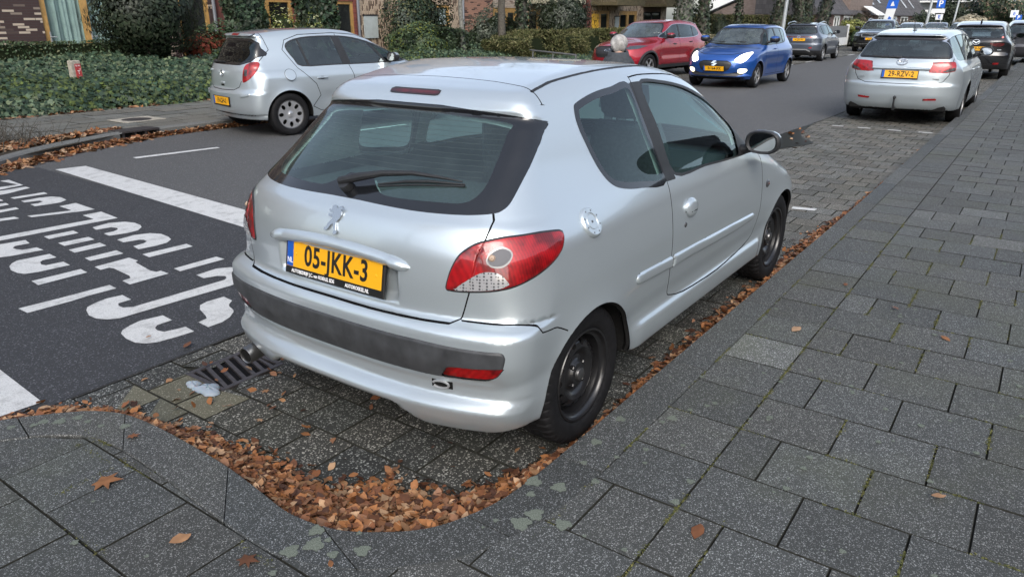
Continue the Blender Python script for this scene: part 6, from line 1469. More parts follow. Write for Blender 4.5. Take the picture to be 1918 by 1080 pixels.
def window(parent, x0, x1, z0, z1, Y, fmat='ochre wood', mull=(), back='room dark', curtain=None, fw=.075, depth=.07, sill=True, glassm='house glass', rails=()):
    b = MB(); y0, y1 = Y+depth-.03, Y+depth+.04
    b.box((x0, y0, z0), (x0+fw, y1, z1)).box((x1-fw, y0, z0), (x1, y1, z1)).box((x0+fw, y0, z1-fw), (x1-fw, y1, z1)).box((x0+fw, y0, z0), (x1-fw, y1, z0+fw))
    for mx, w in mull: b.box((mx-w/2, y0-.004, z0+fw), (mx+w/2, y1, z1-fw))
    for rz in rails: b.box((x0+fw, y0+.01, rz-.02), (x1-fw, y1, rz+.02))
    w = b.build('window', MAT[fmat], parent)
    p = MB(); p.add([(x0+fw*.5, y0+.035, z0+fw*.5), (x1-fw*.5, y0+.035, z0+fw*.5), (x1-fw*.5, y0+.035, z1-fw*.5), (x0+fw*.5, y0+.035, z1-fw*.5)], [(0, 1, 2, 3)]); p.build('pane', MAT[glassm], w)
    r = MB(); d = .9 if not curtain else .45
    r.add([(x0, y1, z0), (x1, y1, z0), (x1, y1, z1), (x0, y1, z1), (x0, y1+d, z0), (x1, y1+d, z0), (x1, y1+d, z1), (x0, y1+d, z1)], [(4, 5, 6, 7), (0, 4, 7, 3), (1, 2, 6, 5), (3, 7, 6, 2), (0, 1, 5, 4)]); r.build('room', MAT[back], w)
    if curtain:
        V, F = [], []; n = int((x1-x0)*60); cx = curtain
        for i in range(n+1):
            x = x0 + (x1-x0)*i/n; y = y1 + .06 + .035*math.sin(x*29 + 1.3*math.sin(x*5)) + .02*math.sin(x*61); V += [(x, y, z0), (x+.01*math.sin(x*13), y+.02*math.sin(x*17), z1)]
        for i in range(n): F.append((2*i, 2*i+2, 2*i+3, 2*i+1))
        mesh_obj('curtain', V, F, MAT[cx], w)
    return w
def flats():
    root = empty('apartment_building', (0, 0, 0), 0, 'long brick apartment building with wooden balconies behind the ivy beds', 'building')
    Y = 18
    secs = [(-14, 5.6, 'dark mottled brick', [(-6, -4, .0, 2.25), (1.0, 3.0, .0, 2.25)]), (5.6, 6.5, 'dark mottled brick', []), (8.6, 10.05, 'dark mottled brick', []), (11.02, 11.24, 'dark mottled brick', []),
            (11.24, 12.1, 'red upright brick', []), (12.1, 12.55, 'red upright brick', []), (14.0, 14.6, 'red brick', []), (14.6, 15.3, 'red brick', []), (16.6, 16.85, 'red brick', []),
            (16.85, 20.25, 'pale upright brick', []), (21.72, 22.55, 'pale upright brick', []), (22.55, 24.6, 'red speckled brick', []), (26.45, 27.3, 'pale brick', []), (28.98, 33.1, 'red upright brick', []),
            (35.1, 36.2, 'pale upright brick', []), (38.4, 39.2, 'pale upright brick', []), (41.6, 42.2, 'pale upright brick', [])]
    wins = [(6.5, 8.6, 0, 2.6, 'dark mottled brick'), (10.05, 11.02, 0, 2.6, 'dark mottled brick'), (12.55, 14.0, 0, 2.20, 'red brick'), (15.3, 16.6, 0, 2.16, 'red brick'), (20.25, 21.72, .95, 2.10, 'pale upright brick'), (24.6, 26.45, 0, 2.05, 'pale brick'), (27.3, 28.98, .55, 2.02, 'pale brick'), (33.1, 35.1, 0, 2.0, 'pale upright brick'), (36.2, 38.4, .6, 2.0, 'pale upright brick'), (39.2, 41.6, .5, 1.98, 'dusky brick')]
    for a, c, mt, ops in secs: b = MB(); wall_open(b, a, c, -.1, 9.2, Y, ops); b.build('wall', MAT[mt], root)
    for a, c, lo, hi, mt in wins:
        b = MB(); b.box((a, Y, hi), (c, Y+.15, 9.2)); 
        if lo > 0: b.box((a, Y, -.1), (c, Y+.15, lo))
        b.build('wall', MAT[mt], root)
    window(root, 6.5, 8.6, 0, 2.6, Y, mull=((7.55, .16),), curtain='curtain', fw=.14)
    for hx in (6.63, 7.62):
        b = MB(); b.tube([(hx, Y+.03, 1.18), (hx, Y-.01, 1.18), (hx+.13, Y-.01, 1.18)], .012, 8); b.box((hx-.015, Y+.025, 1.05), (hx+.015, Y+.04, 1.30)); b.build('door_handle', MAT['galvanised'], root)
    window(root, 10.05, 11.02, 0, 2.6, Y, fw=.10); window(root, 12.55, 14.0, 0, 2.20, Y, mull=((13.05, .16),), fw=.12); window(root, 15.3, 16.6, 0, 2.16, Y, mull=((15.85, .13),), fw=.10)
    window(root, 20.25, 21.72, .95, 2.10, Y, mull=((21.0, .14),), fw=.09, rails=(1.35,), curtain='blind'); window(root, 24.6, 26.45, 0, 2.05, Y, mull=((25.6, .25),), fw=.2); window(root, 27.3, 28.98, .55, 2.02, Y, mull=((28.2, .16),), fw=.12, curtain=None)
    window(root, 33.1, 35.1, 0, 2.0, Y, mull=((34.1, .2),), fw=.16); b = MB(); b.box((33.25, Y+.05, 0), (34.0, Y+.09, 1.85)); b.build('door', MAT['yellow door'], root)
    window(root, 36.2, 38.4, .6, 2.0, Y, mull=((37.3, .25),), fw=.2); window(root, 39.2, 41.6, .5, 1.98, Y, fmat='room dark', mull=((40.4, .12),))
    for x in (11.14, 16.74, 22.5, 29.15): b = MB(); b.tube([(x, Y-.07, 0), (x, Y-.07, 9)], .05, 10); b.build('downpipe', MAT['zinc'], root, smooth=True)
    for x0, x1, z0 in ((27.2, 29.9, 2.24), (33.0, 36.2, 2.24), (39.0, 42.6, 2.24)):
        bal = MB(); bal.box((x0, Y-1.5, z0), (x1, Y, z0+.16)); bl = bal.build('balcony', MAT['balcony wood'], root)
        s = MB(); n = int((x1-x0)/.07)
        for i in range(n): x = x0 + .07*i; s.box((x, Y-1.52, z0+.0), (x+.05, Y-1.49, z0+1.15))
        for i in range(20): y = Y-1.5+.075*i; s.box((x0-.02, y, z0), (x0, y+.045, z0+1.15))
        s.build('balustrade', MAT['balcony wood'] if x0 > 30 else MAT['pale slat'], bl)
    for x0, x1 in ((17.0, 17.66), (36.0-.35, 36.1)): b = MB(); b.box((x0, Y-.06, .95), (x1, Y-.02, 1.70)); b.box((x0-.03, Y-.08, 1.70), (x1+.03, Y-.02, 1.74), 1); b.build('notice_board', [MAT['board grey'], MAT['room dark']], root)
    b = MB(); b.box((11.85, Y-.06, 1.30), (12.25, Y-.02, 1.75)); b.build('meter_box', MAT['board grey'], root)
    b = MB(); b.box((17.95, Y-.14, 1.92), (18.1, Y, 1.96)); b.lathe([(.001, 0), (.07, .0), (.08, .12), (.05, .2), (.001, .22)], 12, 'z', (18.02, Y-.14, 1.96)); b.build('wall_lamp', MAT['room dark'], root)
    # plain upper storeys, roof slab
    for k in range(2):
        for x0 in (-4, 1, 7, 12.6, 17.5, 22.9, 30.2, 37): 
            b = MB(); z = 3.6+2.8*k; b.box((x0, Y-.02, z), (x0+1.8, Y-.004, z+1.6)); w = b.build('upper_window', MAT['ochre wood'], root); b = MB(); b.box((x0+.1, Y-.028, z+.1), (x0+1.7, Y-.021, z+1.5)); b.build('pane', MAT['dark glass solid'], w)
    b = MB(); b.box((-14, Y+.15, 9.0), (42.2, Y+9, 9.3)); b.build('roof', MAT['room dark'], root)
    b = MB(); b.box((42.2, Y, -.1), (42.35, Y+9, 9.2)); b.build('end_wall', MAT['pale brick'], root)
simple('dark glass solid', (.03, .035, .04), .05, coat=1)
# ---------------------------------------------------------------- plants
def rnd_dirs(r, n): d = r.normal(0, 1, (n, 3)); return d/np.linalg.norm(d, axis=1)[:, None]
def lump(r, D, amp=.25, f=3, seed=0):
    q = np.random.RandomState(seed); out = np.ones(len(D))
    for i in range(5): k = q.normal(0, f, 3); out += amp/2.2*np.sin(D @ k + q.uniform(0, 6))
    return out
def shrub(name, label, cat, c, R, n, size, cols, shape='oval', seed=1, mat='green leaf', trunk=None, group=None, depth=.35, amp=.3, inner=True):
    root = empty(name, (c[0], c[1], 0), 0, label, cat, group); r = np.random.RandomState(seed)
    D = rnd_dirs(r, n); rad = lump(r, D, amp, 3.2, seed)*(1 - depth*r.rand(n)**2)
    P = D*rad[:, None]*np.array(R); P[:, 2] += c[2]; P = P[P[:, 2] > .02]; Dn = D[:len(P)] if len(P) == n else (P - [0, 0, c[2]])/np.linalg.norm(P - [0, 0, c[2]], axis=1)[:, None]
    leaf_cloud('crown' if trunk else 'foliage', P, Dn + [0, 0, .25], size, cols, MAT[mat], root, shape, seed, spread=2.0)
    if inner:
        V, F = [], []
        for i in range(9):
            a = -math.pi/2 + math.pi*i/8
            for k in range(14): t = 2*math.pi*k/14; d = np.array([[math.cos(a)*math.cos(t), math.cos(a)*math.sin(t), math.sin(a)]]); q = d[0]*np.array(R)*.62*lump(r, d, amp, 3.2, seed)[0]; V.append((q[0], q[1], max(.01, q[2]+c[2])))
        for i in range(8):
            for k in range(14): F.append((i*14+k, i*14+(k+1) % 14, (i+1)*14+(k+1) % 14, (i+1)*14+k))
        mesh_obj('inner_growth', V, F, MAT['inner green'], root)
    b = MB(); q = random.Random(seed)
    if trunk: b.tube([(0, 0, 0), (.01, .02, trunk*.5), (-.02, 0, trunk), (.02, .01, c[2])], [.06, .05, .045, .02], 8)
    for k in range(5):
        a = q.uniform(0, 6.28); z0 = trunk or .05; b.tube([(0, 0, z0), (R[0]*.3*math.cos(a), R[1]*.3*math.sin(a), (z0+c[2])/2), (R[0]*.6*math.cos(a), R[1]*.6*math.sin(a), c[2]+R[2]*q.uniform(-.1, .5))], [.025, .018, .008], 6)
    b.build('trunk' if trunk else 'stems', MAT['bark dark'], root)
    return root
def hedge(name, label, cat, x0, x1, y0, y1, z1, n, size, cols, seed=1, shape='oval', mat='green leaf', z0=0, wob=.04, group=None, ang=0, spread=1.0, kind=None):
    cx, cy = (x0+x1)/2, (y0+y1)/2; root = empty(name, (cx, cy, 0), ang, label, cat, group); r = np.random.RandomState(seed)
    hx, hy = (x1-x0)/2, (y1-y0)/2; A = [2*hx*(z1-z0), 2*hy*2*hx, 2*hy*(z1-z0)*2]; p = np.array(A)/sum(A)
    face = r.choice(3, n, p=p); P = np.stack([r.uniform(-hx, hx, n), r.uniform(-hy, hy, n), r.uniform(z0, z1, n)], 1); Nn = np.zeros((n, 3)); in_ = np.abs(r.normal(0, .05, n))
    m = face == 0; P[m, 1] = -hy + in_[m]; Nn[m] = (0, -1, .3); m = face == 1; P[m, 2] = z1 - in_[m]; Nn[m] = (0, 0, 1); m = face == 2; s = r.choice([-1, 1], m.sum()); P[m, 0] = s*(hx - in_[m]); Nn[m] = np.stack([s, 0*s, .3*np.ones(len(s))], 1)
    P += np.stack([wob*np.sin(P[:, 0]*2.1+seed)+wob*np.sin(P[:, 2]*5), wob*np.sin(P[:, 0]*3.3+1.7*seed), wob*np.sin(P[:, 0]*1.7+seed)*(P[:, 2]/z1)], 1)
    leaf_cloud('foliage', P, Nn, size, cols, MAT[mat], root, shape, seed, spread=spread)
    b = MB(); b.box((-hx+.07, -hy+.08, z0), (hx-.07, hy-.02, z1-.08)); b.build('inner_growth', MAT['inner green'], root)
    return root
def tree(label, x, y, r0, h, lean=(0, 0), ivy=0, seed=1, bark='bark', group='trees along the street', crown=2500, ivy_top=6, csize=.09):
    root = empty('street_tree', (x, y, 0), 0, label, 'tree', group); q = random.Random(seed); r = np.random.RandomState(seed)
    b = MB(); n = 9; pts = [(lean[0]*(i/(n-1))*h/3 + .04*math.sin(i*1.3+seed), lean[1]*(i/(n-1))*h/3 + .04*math.cos(i*1.7+seed), h*i/(n-1)) for i in range(n)]; rs = [r0*(1.25 if i == 0 else 1 - .72*i/(n-1)) for i in range(n)]
    b.tube(pts, rs, 12); b.build('trunk', MAT[bark], root, smooth=True)
    b = MB(); tips = []
    for k in range(12):
        i = q.randint(4, n-1); p = Vector(pts[i]); a = q.uniform(0, 6.28); ln = h*.32*q.uniform(.6, 1.1); e = p + Vector((math.cos(a)*ln*.8, math.sin(a)*ln*.8, ln*.65)); mid = (p+e)/2 + Vector((0, 0, ln*.08)); rr = rs[i]*.5
        b.tube([p, mid, e], [rr, rr*.6, rr*.15], 6); tips.append(e)
        for _ in range(4):
            t = mid + (e-mid)*q.random(); a2 = q.uniform(0, 6.28); e2 = t + Vector((math.cos(a2)*ln*.35, math.sin(a2)*ln*.35, ln*.3)); b.tube([t, e2], [rr*.3, rr*.08], 5); tips.append(e2)
    b.build('limbs', MAT[bark], root)
    if crown:
        T = np.array([tuple(t) for t in tips]); P = T[r.randint(0, len(T), crown)] + r.normal(0, h*.05, (crown, 3)); leaf_cloud('crown', P, np.tile([0, 0, 1.], (crown, 1)), csize, [(.12, .11, .04), (.07, .09, .03), (.16, .11, .04)], MAT['matt leaf'], root, 'oval', seed)
    if ivy:
        t = r.rand(ivy)*min(1, ivy_top/h); P0 = np.array(pts); ii = t*(n-1); c = np.stack([np.interp(ii, range(n), P0[:, k]) for k in range(3)], 1); a = r.uniform(0, 6.28, ivy); rr = np.interp(ii, range(n), rs)*1.05 + np.abs(r.normal(0, .07, ivy)) + .06*np.sin(a*3+t*20)
        P = c + np.stack([rr*np.cos(a), rr*np.sin(a), 0*a], 1); leaf_cloud('ivy', P, np.stack([np.cos(a), np.sin(a), .3+0*a], 1), .10, DARKG + [(.06, .085, .045)], MAT['green leaf'], root, 'ivy', seed)
    return root
def ivy_bed():
    def H(x, y):
        d = np.clip((y - 11.45 + .10*np.sin(x*1.3) + .05*np.sin(x*3.7))/.45, 0, 1); base = np.sqrt(d)*.34 + np.clip((y-11.9)/2.6, 0, 1)*.42
        return base*(1+.12*np.sin(x*1.9+y)+.10*np.sin(x*.7-y*1.3)) * np.where(x > 14, .8, 1) + .03*np.sin(x*7)*np.sin(y*6)
    xs = np.linspace(-8, 27, 141); ys = np.linspace(11.3, 15.4, 30); V = [(x, y, float(H(np.array([x]), np.array([y]))[0]) - .07) for y in ys for x in xs]; F = [(j*141+i, j*141+i+1, (j+1)*141+i+1, (j+1)*141+i) for j in range(29) for i in range(140)]
    root = empty('ivy_bed', (0, 0, 0)); 
    n = 74000; r = np.random.RandomState(31); x = 27 - 27.5*r.rand(n)**.85 ; x = np.where(r.rand(n) < .5, r.uniform(-1, 14, n), x); y = 11.32 + 3.9*r.rand(n)**1.25
    z = H(x, y); e = .05; Nn = np.stack([-(H(x+e, y)-z)/e, -(H(x, y+e)-z)/e, np.ones(n)], 1); Nn /= np.linalg.norm(Nn, axis=1)[:, None]
    P = np.stack([x, y, z], 1) + Nn*np.abs(r.normal(0, .045, n))[:, None]; m = r.rand(n) < .15; P[m, 2] -= .05
    Nn[:, 1] -= .5; Nn[:, 2] += .2
    patch = np.sin(x*1.1+2*np.sin(y*1.5)) + np.sin(x*.45+y*.8)
    o1 = leaf_cloud('ivy_leaves', P[patch > -.2], Nn[patch > -.2], .068, IVY, MAT['green leaf'], root, 'ivy', 31, spread=1.0); o2 = leaf_cloud('ivy_leaves', P[patch <= -.2], Nn[patch <= -.2], .066, IVY[:2]+IVY[4:5]+[(.07,.10,.04)]*2+YELG[2:], MAT['green leaf'], root, 'ivy', 32, spread=1.0)
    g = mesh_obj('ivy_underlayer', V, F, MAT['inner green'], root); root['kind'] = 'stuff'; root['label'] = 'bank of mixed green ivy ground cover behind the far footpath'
def leaves_litter():
    r = np.random.RandomState(5)
    DRY = [(.27, .12, .05), (.20, .08, .035), (.33, .18, .09), (.12, .05, .025), (.38, .24, .14), (.07, .032, .02), (.24, .12, .065), (.32, .135, .05)]
    P, Nn = [], []
    def along(path, n, w0, w1, z, side=1, hz=.03):
        A = np.array(path); d = np.r_[0, np.cumsum(np.hypot(*np.diff(A[:, :2], axis=0).T))]; t = r.rand(n)*d[-1]; x = np.interp(t, d, A[:, 0]); y = np.interp(t, d, A[:, 1]); w = np.interp(t, d, A[:, 2])
        tx = np.interp(t+.02, d, A[:, 0]) - np.interp(t-.02, d, A[:, 0]); ty = np.interp(t+.02, d, A[:, 1]) - np.interp(t-.02, d, A[:, 1]); l = np.hypot(tx, ty); nx, ny = -ty/l*side, tx/l*side
        f = np.abs(r.normal(0, .5, n)); f = np.clip(f, 0, 1.7); zz = z + hz*np.clip(1-f, 0, 1)*r.rand(n)*1.3 + .004; P.append(np.stack([x+nx*w*f, y+ny*w*f, zz], 1))
    C = [(x, y) for x, y in INNER if x > -1.8]
    W = {0: .04}
    path = [(-1.72,1.38,.14),(-1.45,1.20,.17),(-1.25,1.05,.19),(-1.13,.93,.14),(-1.066,.78,.09),(-1.04,.60,.10),(-1.036,.35,.13),(-1.045,.10,.16),(-1.07,-.12,.20),(-1.088,-.30,.26),(-1.062,-.475,.30),(-.995,-.59,.30),(-.885,-.715,.25),(-.71,-.795,.19),(-.55,-.825,.14),(-.35,-.835,.09),(-.2,-.838,.06)]
    along(path, 13500, 0, 0, 0, side=1, hz=.055)
    along([(-.2,-.84,.05),(.3,-.845,.07),(.8,-.85,.10),(1.5,-.855,.11),(2.2,-.86,.09),(2.6,-.865,.08),(3.2,-.87,.16),(3.9,-.875,.13),(4.6,-.88,.07),(5.4,-.885,.05),(6.2,-.89,.04)], 3400, 0, 0, 0, side=1, hz=.035)
    along([(6.0,-.89,.05),(6.9,-.89,.02),(8,-.89,.05),(8.6,-.89,.06),(9.5,-.89,.03),(16,-.9,.03)], 700, 0, 0, 0, side=1, hz=.02)
    n = 260; P.append(np.stack([r.uniform(-1.0, -.1, n)**1, r.uniform(-.8, 1.2, n), np.full(n, .008)], 1)); q = P[-1]; P[-1] = q[(r.rand(len(q)) < .22)]
    Pn = np.concatenate(P); o = leaf_cloud('leaf_litter', Pn, np.tile([0, 0, 1.], (len(Pn), 1)), .034, DRY, MAT['dry leaf'], None, 'dry', 5, spread=.80, curl=.7); o['kind'] = 'stuff'; o['label'] = 'drift of dry brown leaves lying along the inner kerb'
    P = []
    along([(1.0,7.42,.16),(1.5,7.72,.17),(1.95,8.0,.18),(2.5,8.22,.20),(3.15,8.38,.18),(3.5,8.42,.05),(4.0,8.44,.05),(6,8.44,.06)], 2600, 0, 0, 0, side=-1, hz=.04)
    along([(-1.5,5.6,.1),(.1,6.5,.13),(1.0,7.4,.16)], 900, 0, 0, 0, side=-1, hz=.04)
    n = 1500; t = r.rand(n); P.append(np.stack([1.0+2.2*t + r.normal(0, .05, n), 8.0+1.0*t*.9+ r.rand(n)*(.75*(1-t)), np.full(n, .10)+r.rand(n)*.02], 1))
    n = 26; P.append(np.stack([7.9+r.rand(n)*2.0, .55+r.rand(n)*.5, np.full(n, .008)], 1)); q = P[-1]; P[-1] = q[q[:, 1] > .50+np.clip(q[:, 0]-8.5, 0, 2)*.30]
    n = 300; P.append(np.stack([r.uniform(2, 9, n), 11.38+r.normal(0, .05, n), np.full(n, .115)], 1))
    Pn = np.concatenate(P); o = leaf_cloud('leaf_litter', Pn, np.tile([0, 0, 1.], (len(Pn), 1)), .075, DRY+[(.40,.27,.17)], MAT['dry leaf'], None, 'dry', 6, spread=.8, curl=.2); o['kind'] = 'stuff'; o['label'] = 'drift of dry brown leaves lying along the far kerb'
    # single leaves one can point to
    S = [((-1.37,.345),.10,'hand','brown lobed leaf on the paving slab left of the kerb bend'), ((-1.155,.555),.095,'hand','large brown leaf on the kerb stone nearest the drain'), ((-1.395,-.155),.065,'dry','tan curled leaf on the slab below the kerb'),
         ((-1.33,-.40),.06,'hand','brown leaf at the joint between kerb and slab'), ((-1.35,-.56),.075,'dry','orange leaf lying alone near the bottom edge of the photo'), ((-1.20,-.62),.06,'dry','small tan leaf on the curved kerb near the bottom edge'),
         ((-.42,-1.45),.055,'dry','brown leaf on the slab beside the rear wheel'), ((.22,-2.05),.04,'dry','small brown leaf on the right footway slabs'), ((2.05,-1.62),.07,'hand','pale leaf on the footway beside the front wheel'), ((1.42,-1.25),.07,'dry','curled brown leaf near the kerb by the front wheel'),
         ((1.75,-1.9),.07,'dry','brown leaf far out on the footway beyond the car door'), ((2.3,-1.3),.06,'dry','brown leaf on the kerb beyond the front wheel'), ((-.52,.60),.05,'hand','brown leaf on the bay pavers behind the exhaust'), ((-.60,.44),.055,'dry','orange leaf on the bay pavers behind the car'),
         ((-.70,.40),.05,'hand','brown leaf lying nearest the tailgate side of the drift'), ((-.66,.15),.045,'dry','lone brown leaf in the middle of the dark pavers'), ((-.55,-.62),.05,'hand','pale leaf on the dark pavers behind the bumper'), ((-.50,1.62),.05,'dry','orange leaf on the white road lettering'), ((-.44,1.35),.05,'dry','orange leaf at the asphalt edge above the drain')]
    for i, ((x, y), s, sh, lb) in enumerate(S):
        kerb = .104 if (y < -.86 or x < -1.08) and y < 1.2 else .010
        o = leaf_cloud('fallen_leaf', np.array([[0, 0, 0.]]), np.array([[.1*math.sin(i), .1*math.cos(i), 1.]]), s*.85, [DRY[i % 5]], MAT['dry leaf'], None, sh, 50+i, spread=.15, curl=.25); o.location = (x, y, kerb + .008); tag(o, lb, 'leaf', 'fallen leaves lying singly')
def far_side():
    # kerb, footpath, planting triangle
    K = [(-6,4.9),(-1,5.95),(.2,6.62),(1.08,7.46),(1.83,7.99),(2.5,8.27),(3.15,8.46),(4.5,8.50),(18,8.50)]
    K = [K[0]] + spline(K[1:-1], False, 6) + [(18, 8.5)]; K = np.array(K); t = np.gradient(K, axis=0); t /= np.hypot(*t.T)[:, None]; nn = np.stack([-t[:, 1], t[:, 0]], 1); O = K + nn*.15
    gi = [i for i in range(len(K)) if 3.02 < K[i, 0] < 3.75]
    V, T = [], []; prof = [(0, -.05), (.0, .095), (.025, .112), (.12, .115), (.15, .112), (.15, .06)]
    for i in range(len(K)):
        for d, z in prof: q = K[i] + nn[i]*d; V.append((q[0], q[1], z))
    m = len(prof)
    for i in range(len(K)-1):
        for j in range(m-1): T += [(i*m+j, (i+1)*m+j, (i+1)*m+j+1), (i*m+j, (i+1)*m+j+1, i*m+j+1)]
    C = np.array(V)[np.array(T)].mean(1); ok = ~((C[:, 0] > 3.05) & (C[:, 0] < 3.62)); T = np.array(T)[ok]
    o = tri_obj('far_kerb', V, T, MAT['far kerb stone'], [(1, 1, 1, 1)]*len(T)); setting(o)
    # street gully set in the kerb
    g = empty('kerb_gully', (3.33, 8.46, 0), .02, 'dark iron gully set into the far kerb beside the silver hatchback', 'drain')
    b = MB(); b.box((-.28, 0, .095), (.28, .32, .118)); b.box((-.28, .02, -.05), (-.24, .1, .095)); b.box((.24, .02, -.05), (.28, .1, .095)); b.box((-.09, .02, -.05), (-.06, .1, .095)); b.box((.06, .02, -.05), (.09, .1, .095)); b.build('gully_cover', MAT['cast iron'], g)
    b = MB(); b.box((-.28, .10, -.05), (.28, .14, .09)); b.build('gully_opening', MAT['room dark'], g)
    # slabs
    rects = []
    k = 0; y = 8.66
    while y < 11.6:
        x = -3 + .17*(k % 2)
        while x < 30: rects.append((x, x+.6, y, y+.41)); x += .6
        y += .41; k += 1
    s = pavers(rects, .105, gap=.010, ch=.006, jit=.004)
    okp = [(2.95, 8.62), (2.3, 8.75), (1.9, 9.1), (1.2, 9.9), (-3, 11.2), (-3, 12), (30, 12), (30, 8.66)]
    okp = [(3.1, 8.64), (2.6, 8.66), (1.6, 9.15), (.6, 9.7), (-3, 11), (-3, 12), (40, 12), (40, 8.66)]
    s.cut(lambda P: poly_sdf(P[:, 0], P[:, 1], okp)); C = s.cen(); drop(s, poly_sdf(C[:, 0], C[:, 1], okp) > 0); t = tints(len(rects), .85, 1.15, 15)
    C = s.cen(); cc = np.hypot(C[:, 0]-3.95, C[:, 1]-9.65) < .28
    o = tri_obj('far_footpath', s.V, s.T, [MAT['far paving'], MAT['joint dirt']], t[s.R % 1000000], mi=(s.R >= 1000000).astype(int)); setting(o)
    o = mesh_obj('far_bed', [(-40, 5.5, .03), (-1, 6.1, .06), (1.0, 7.55, .09), (3.2, 8.55, .09), (18, 8.6, .092), (32, 8.6, .092), (32, 60, .092), (-40, 60, .05)], [(0, 1, 2, 3, 4, 5, 6, 7)], MAT['soil'], smooth=False); setting(o)
    b = MB(); b.lathe([(.001, .112), (.20, .112), (.23, .110)], 28, 'z', (3.95, 9.7, 0)); b.box((3.62, 9.42, .098), (4.28, 9.98, .1105), 1); o = b.build('manhole_cover', [MAT['cast iron'], MAT['post concrete']]); tag(o, 'round iron cover in a pale square stone on the far footpath', 'manhole cover')
    # far parking bays: pale brick, white ticks
    rects = []; x = 17.5; k = 0
    while x < 62:
        y = 5.97 + (.115 if k % 2 else 0)
        while y < 8.6: rects.append((x, x+.24, y, y+.23)); y += .23
        x += .24; k += 1
    s = pavers(rects, .002, gap=.008, jit=.003); t = tints(len(rects), .8, 1.2, 17); o = tri_obj('far_parking_bay', s.V, s.T, [MAT['bay paver'], MAT['joint dirt']], t[s.R % 1000000], mi=(s.R >= 1000000).astype(int)); setting(o)
    b = MB()
    for x in (26.0, 29.2, 32.4, 36.5, 40.5, 44.5): b.box((x, 5.97, .006), (x+1.4, 6.07, .0065)); b.box((x, 6.1, .006), (x+.1, 7.6, .0065))
    o = b.build('bay_marking', MAT['road paint']); setting(o)
    o = mesh_obj('far_verge', [(17.3, 8.6, .11), (400, 8.6, .11), (400, 60, .11), (17.3, 60, .11)], [(0, 1, 2, 3)], MAT['far verge'], smooth=False); setting(o)
    o = mesh_obj('distant_paving', [(62, 5.95, .003), (400, 5.95, .003), (400, 8.6, .003), (62, 8.6, .003)], [(0, 1, 2, 3)], MAT['distant pave'], smooth=False); setting(o)
simple('far verge', (.10, .10, .06), .95, var=.5, vscale=3)
simple('distant pave', (.16, .155, .145), .9, var=.2, vscale=2)
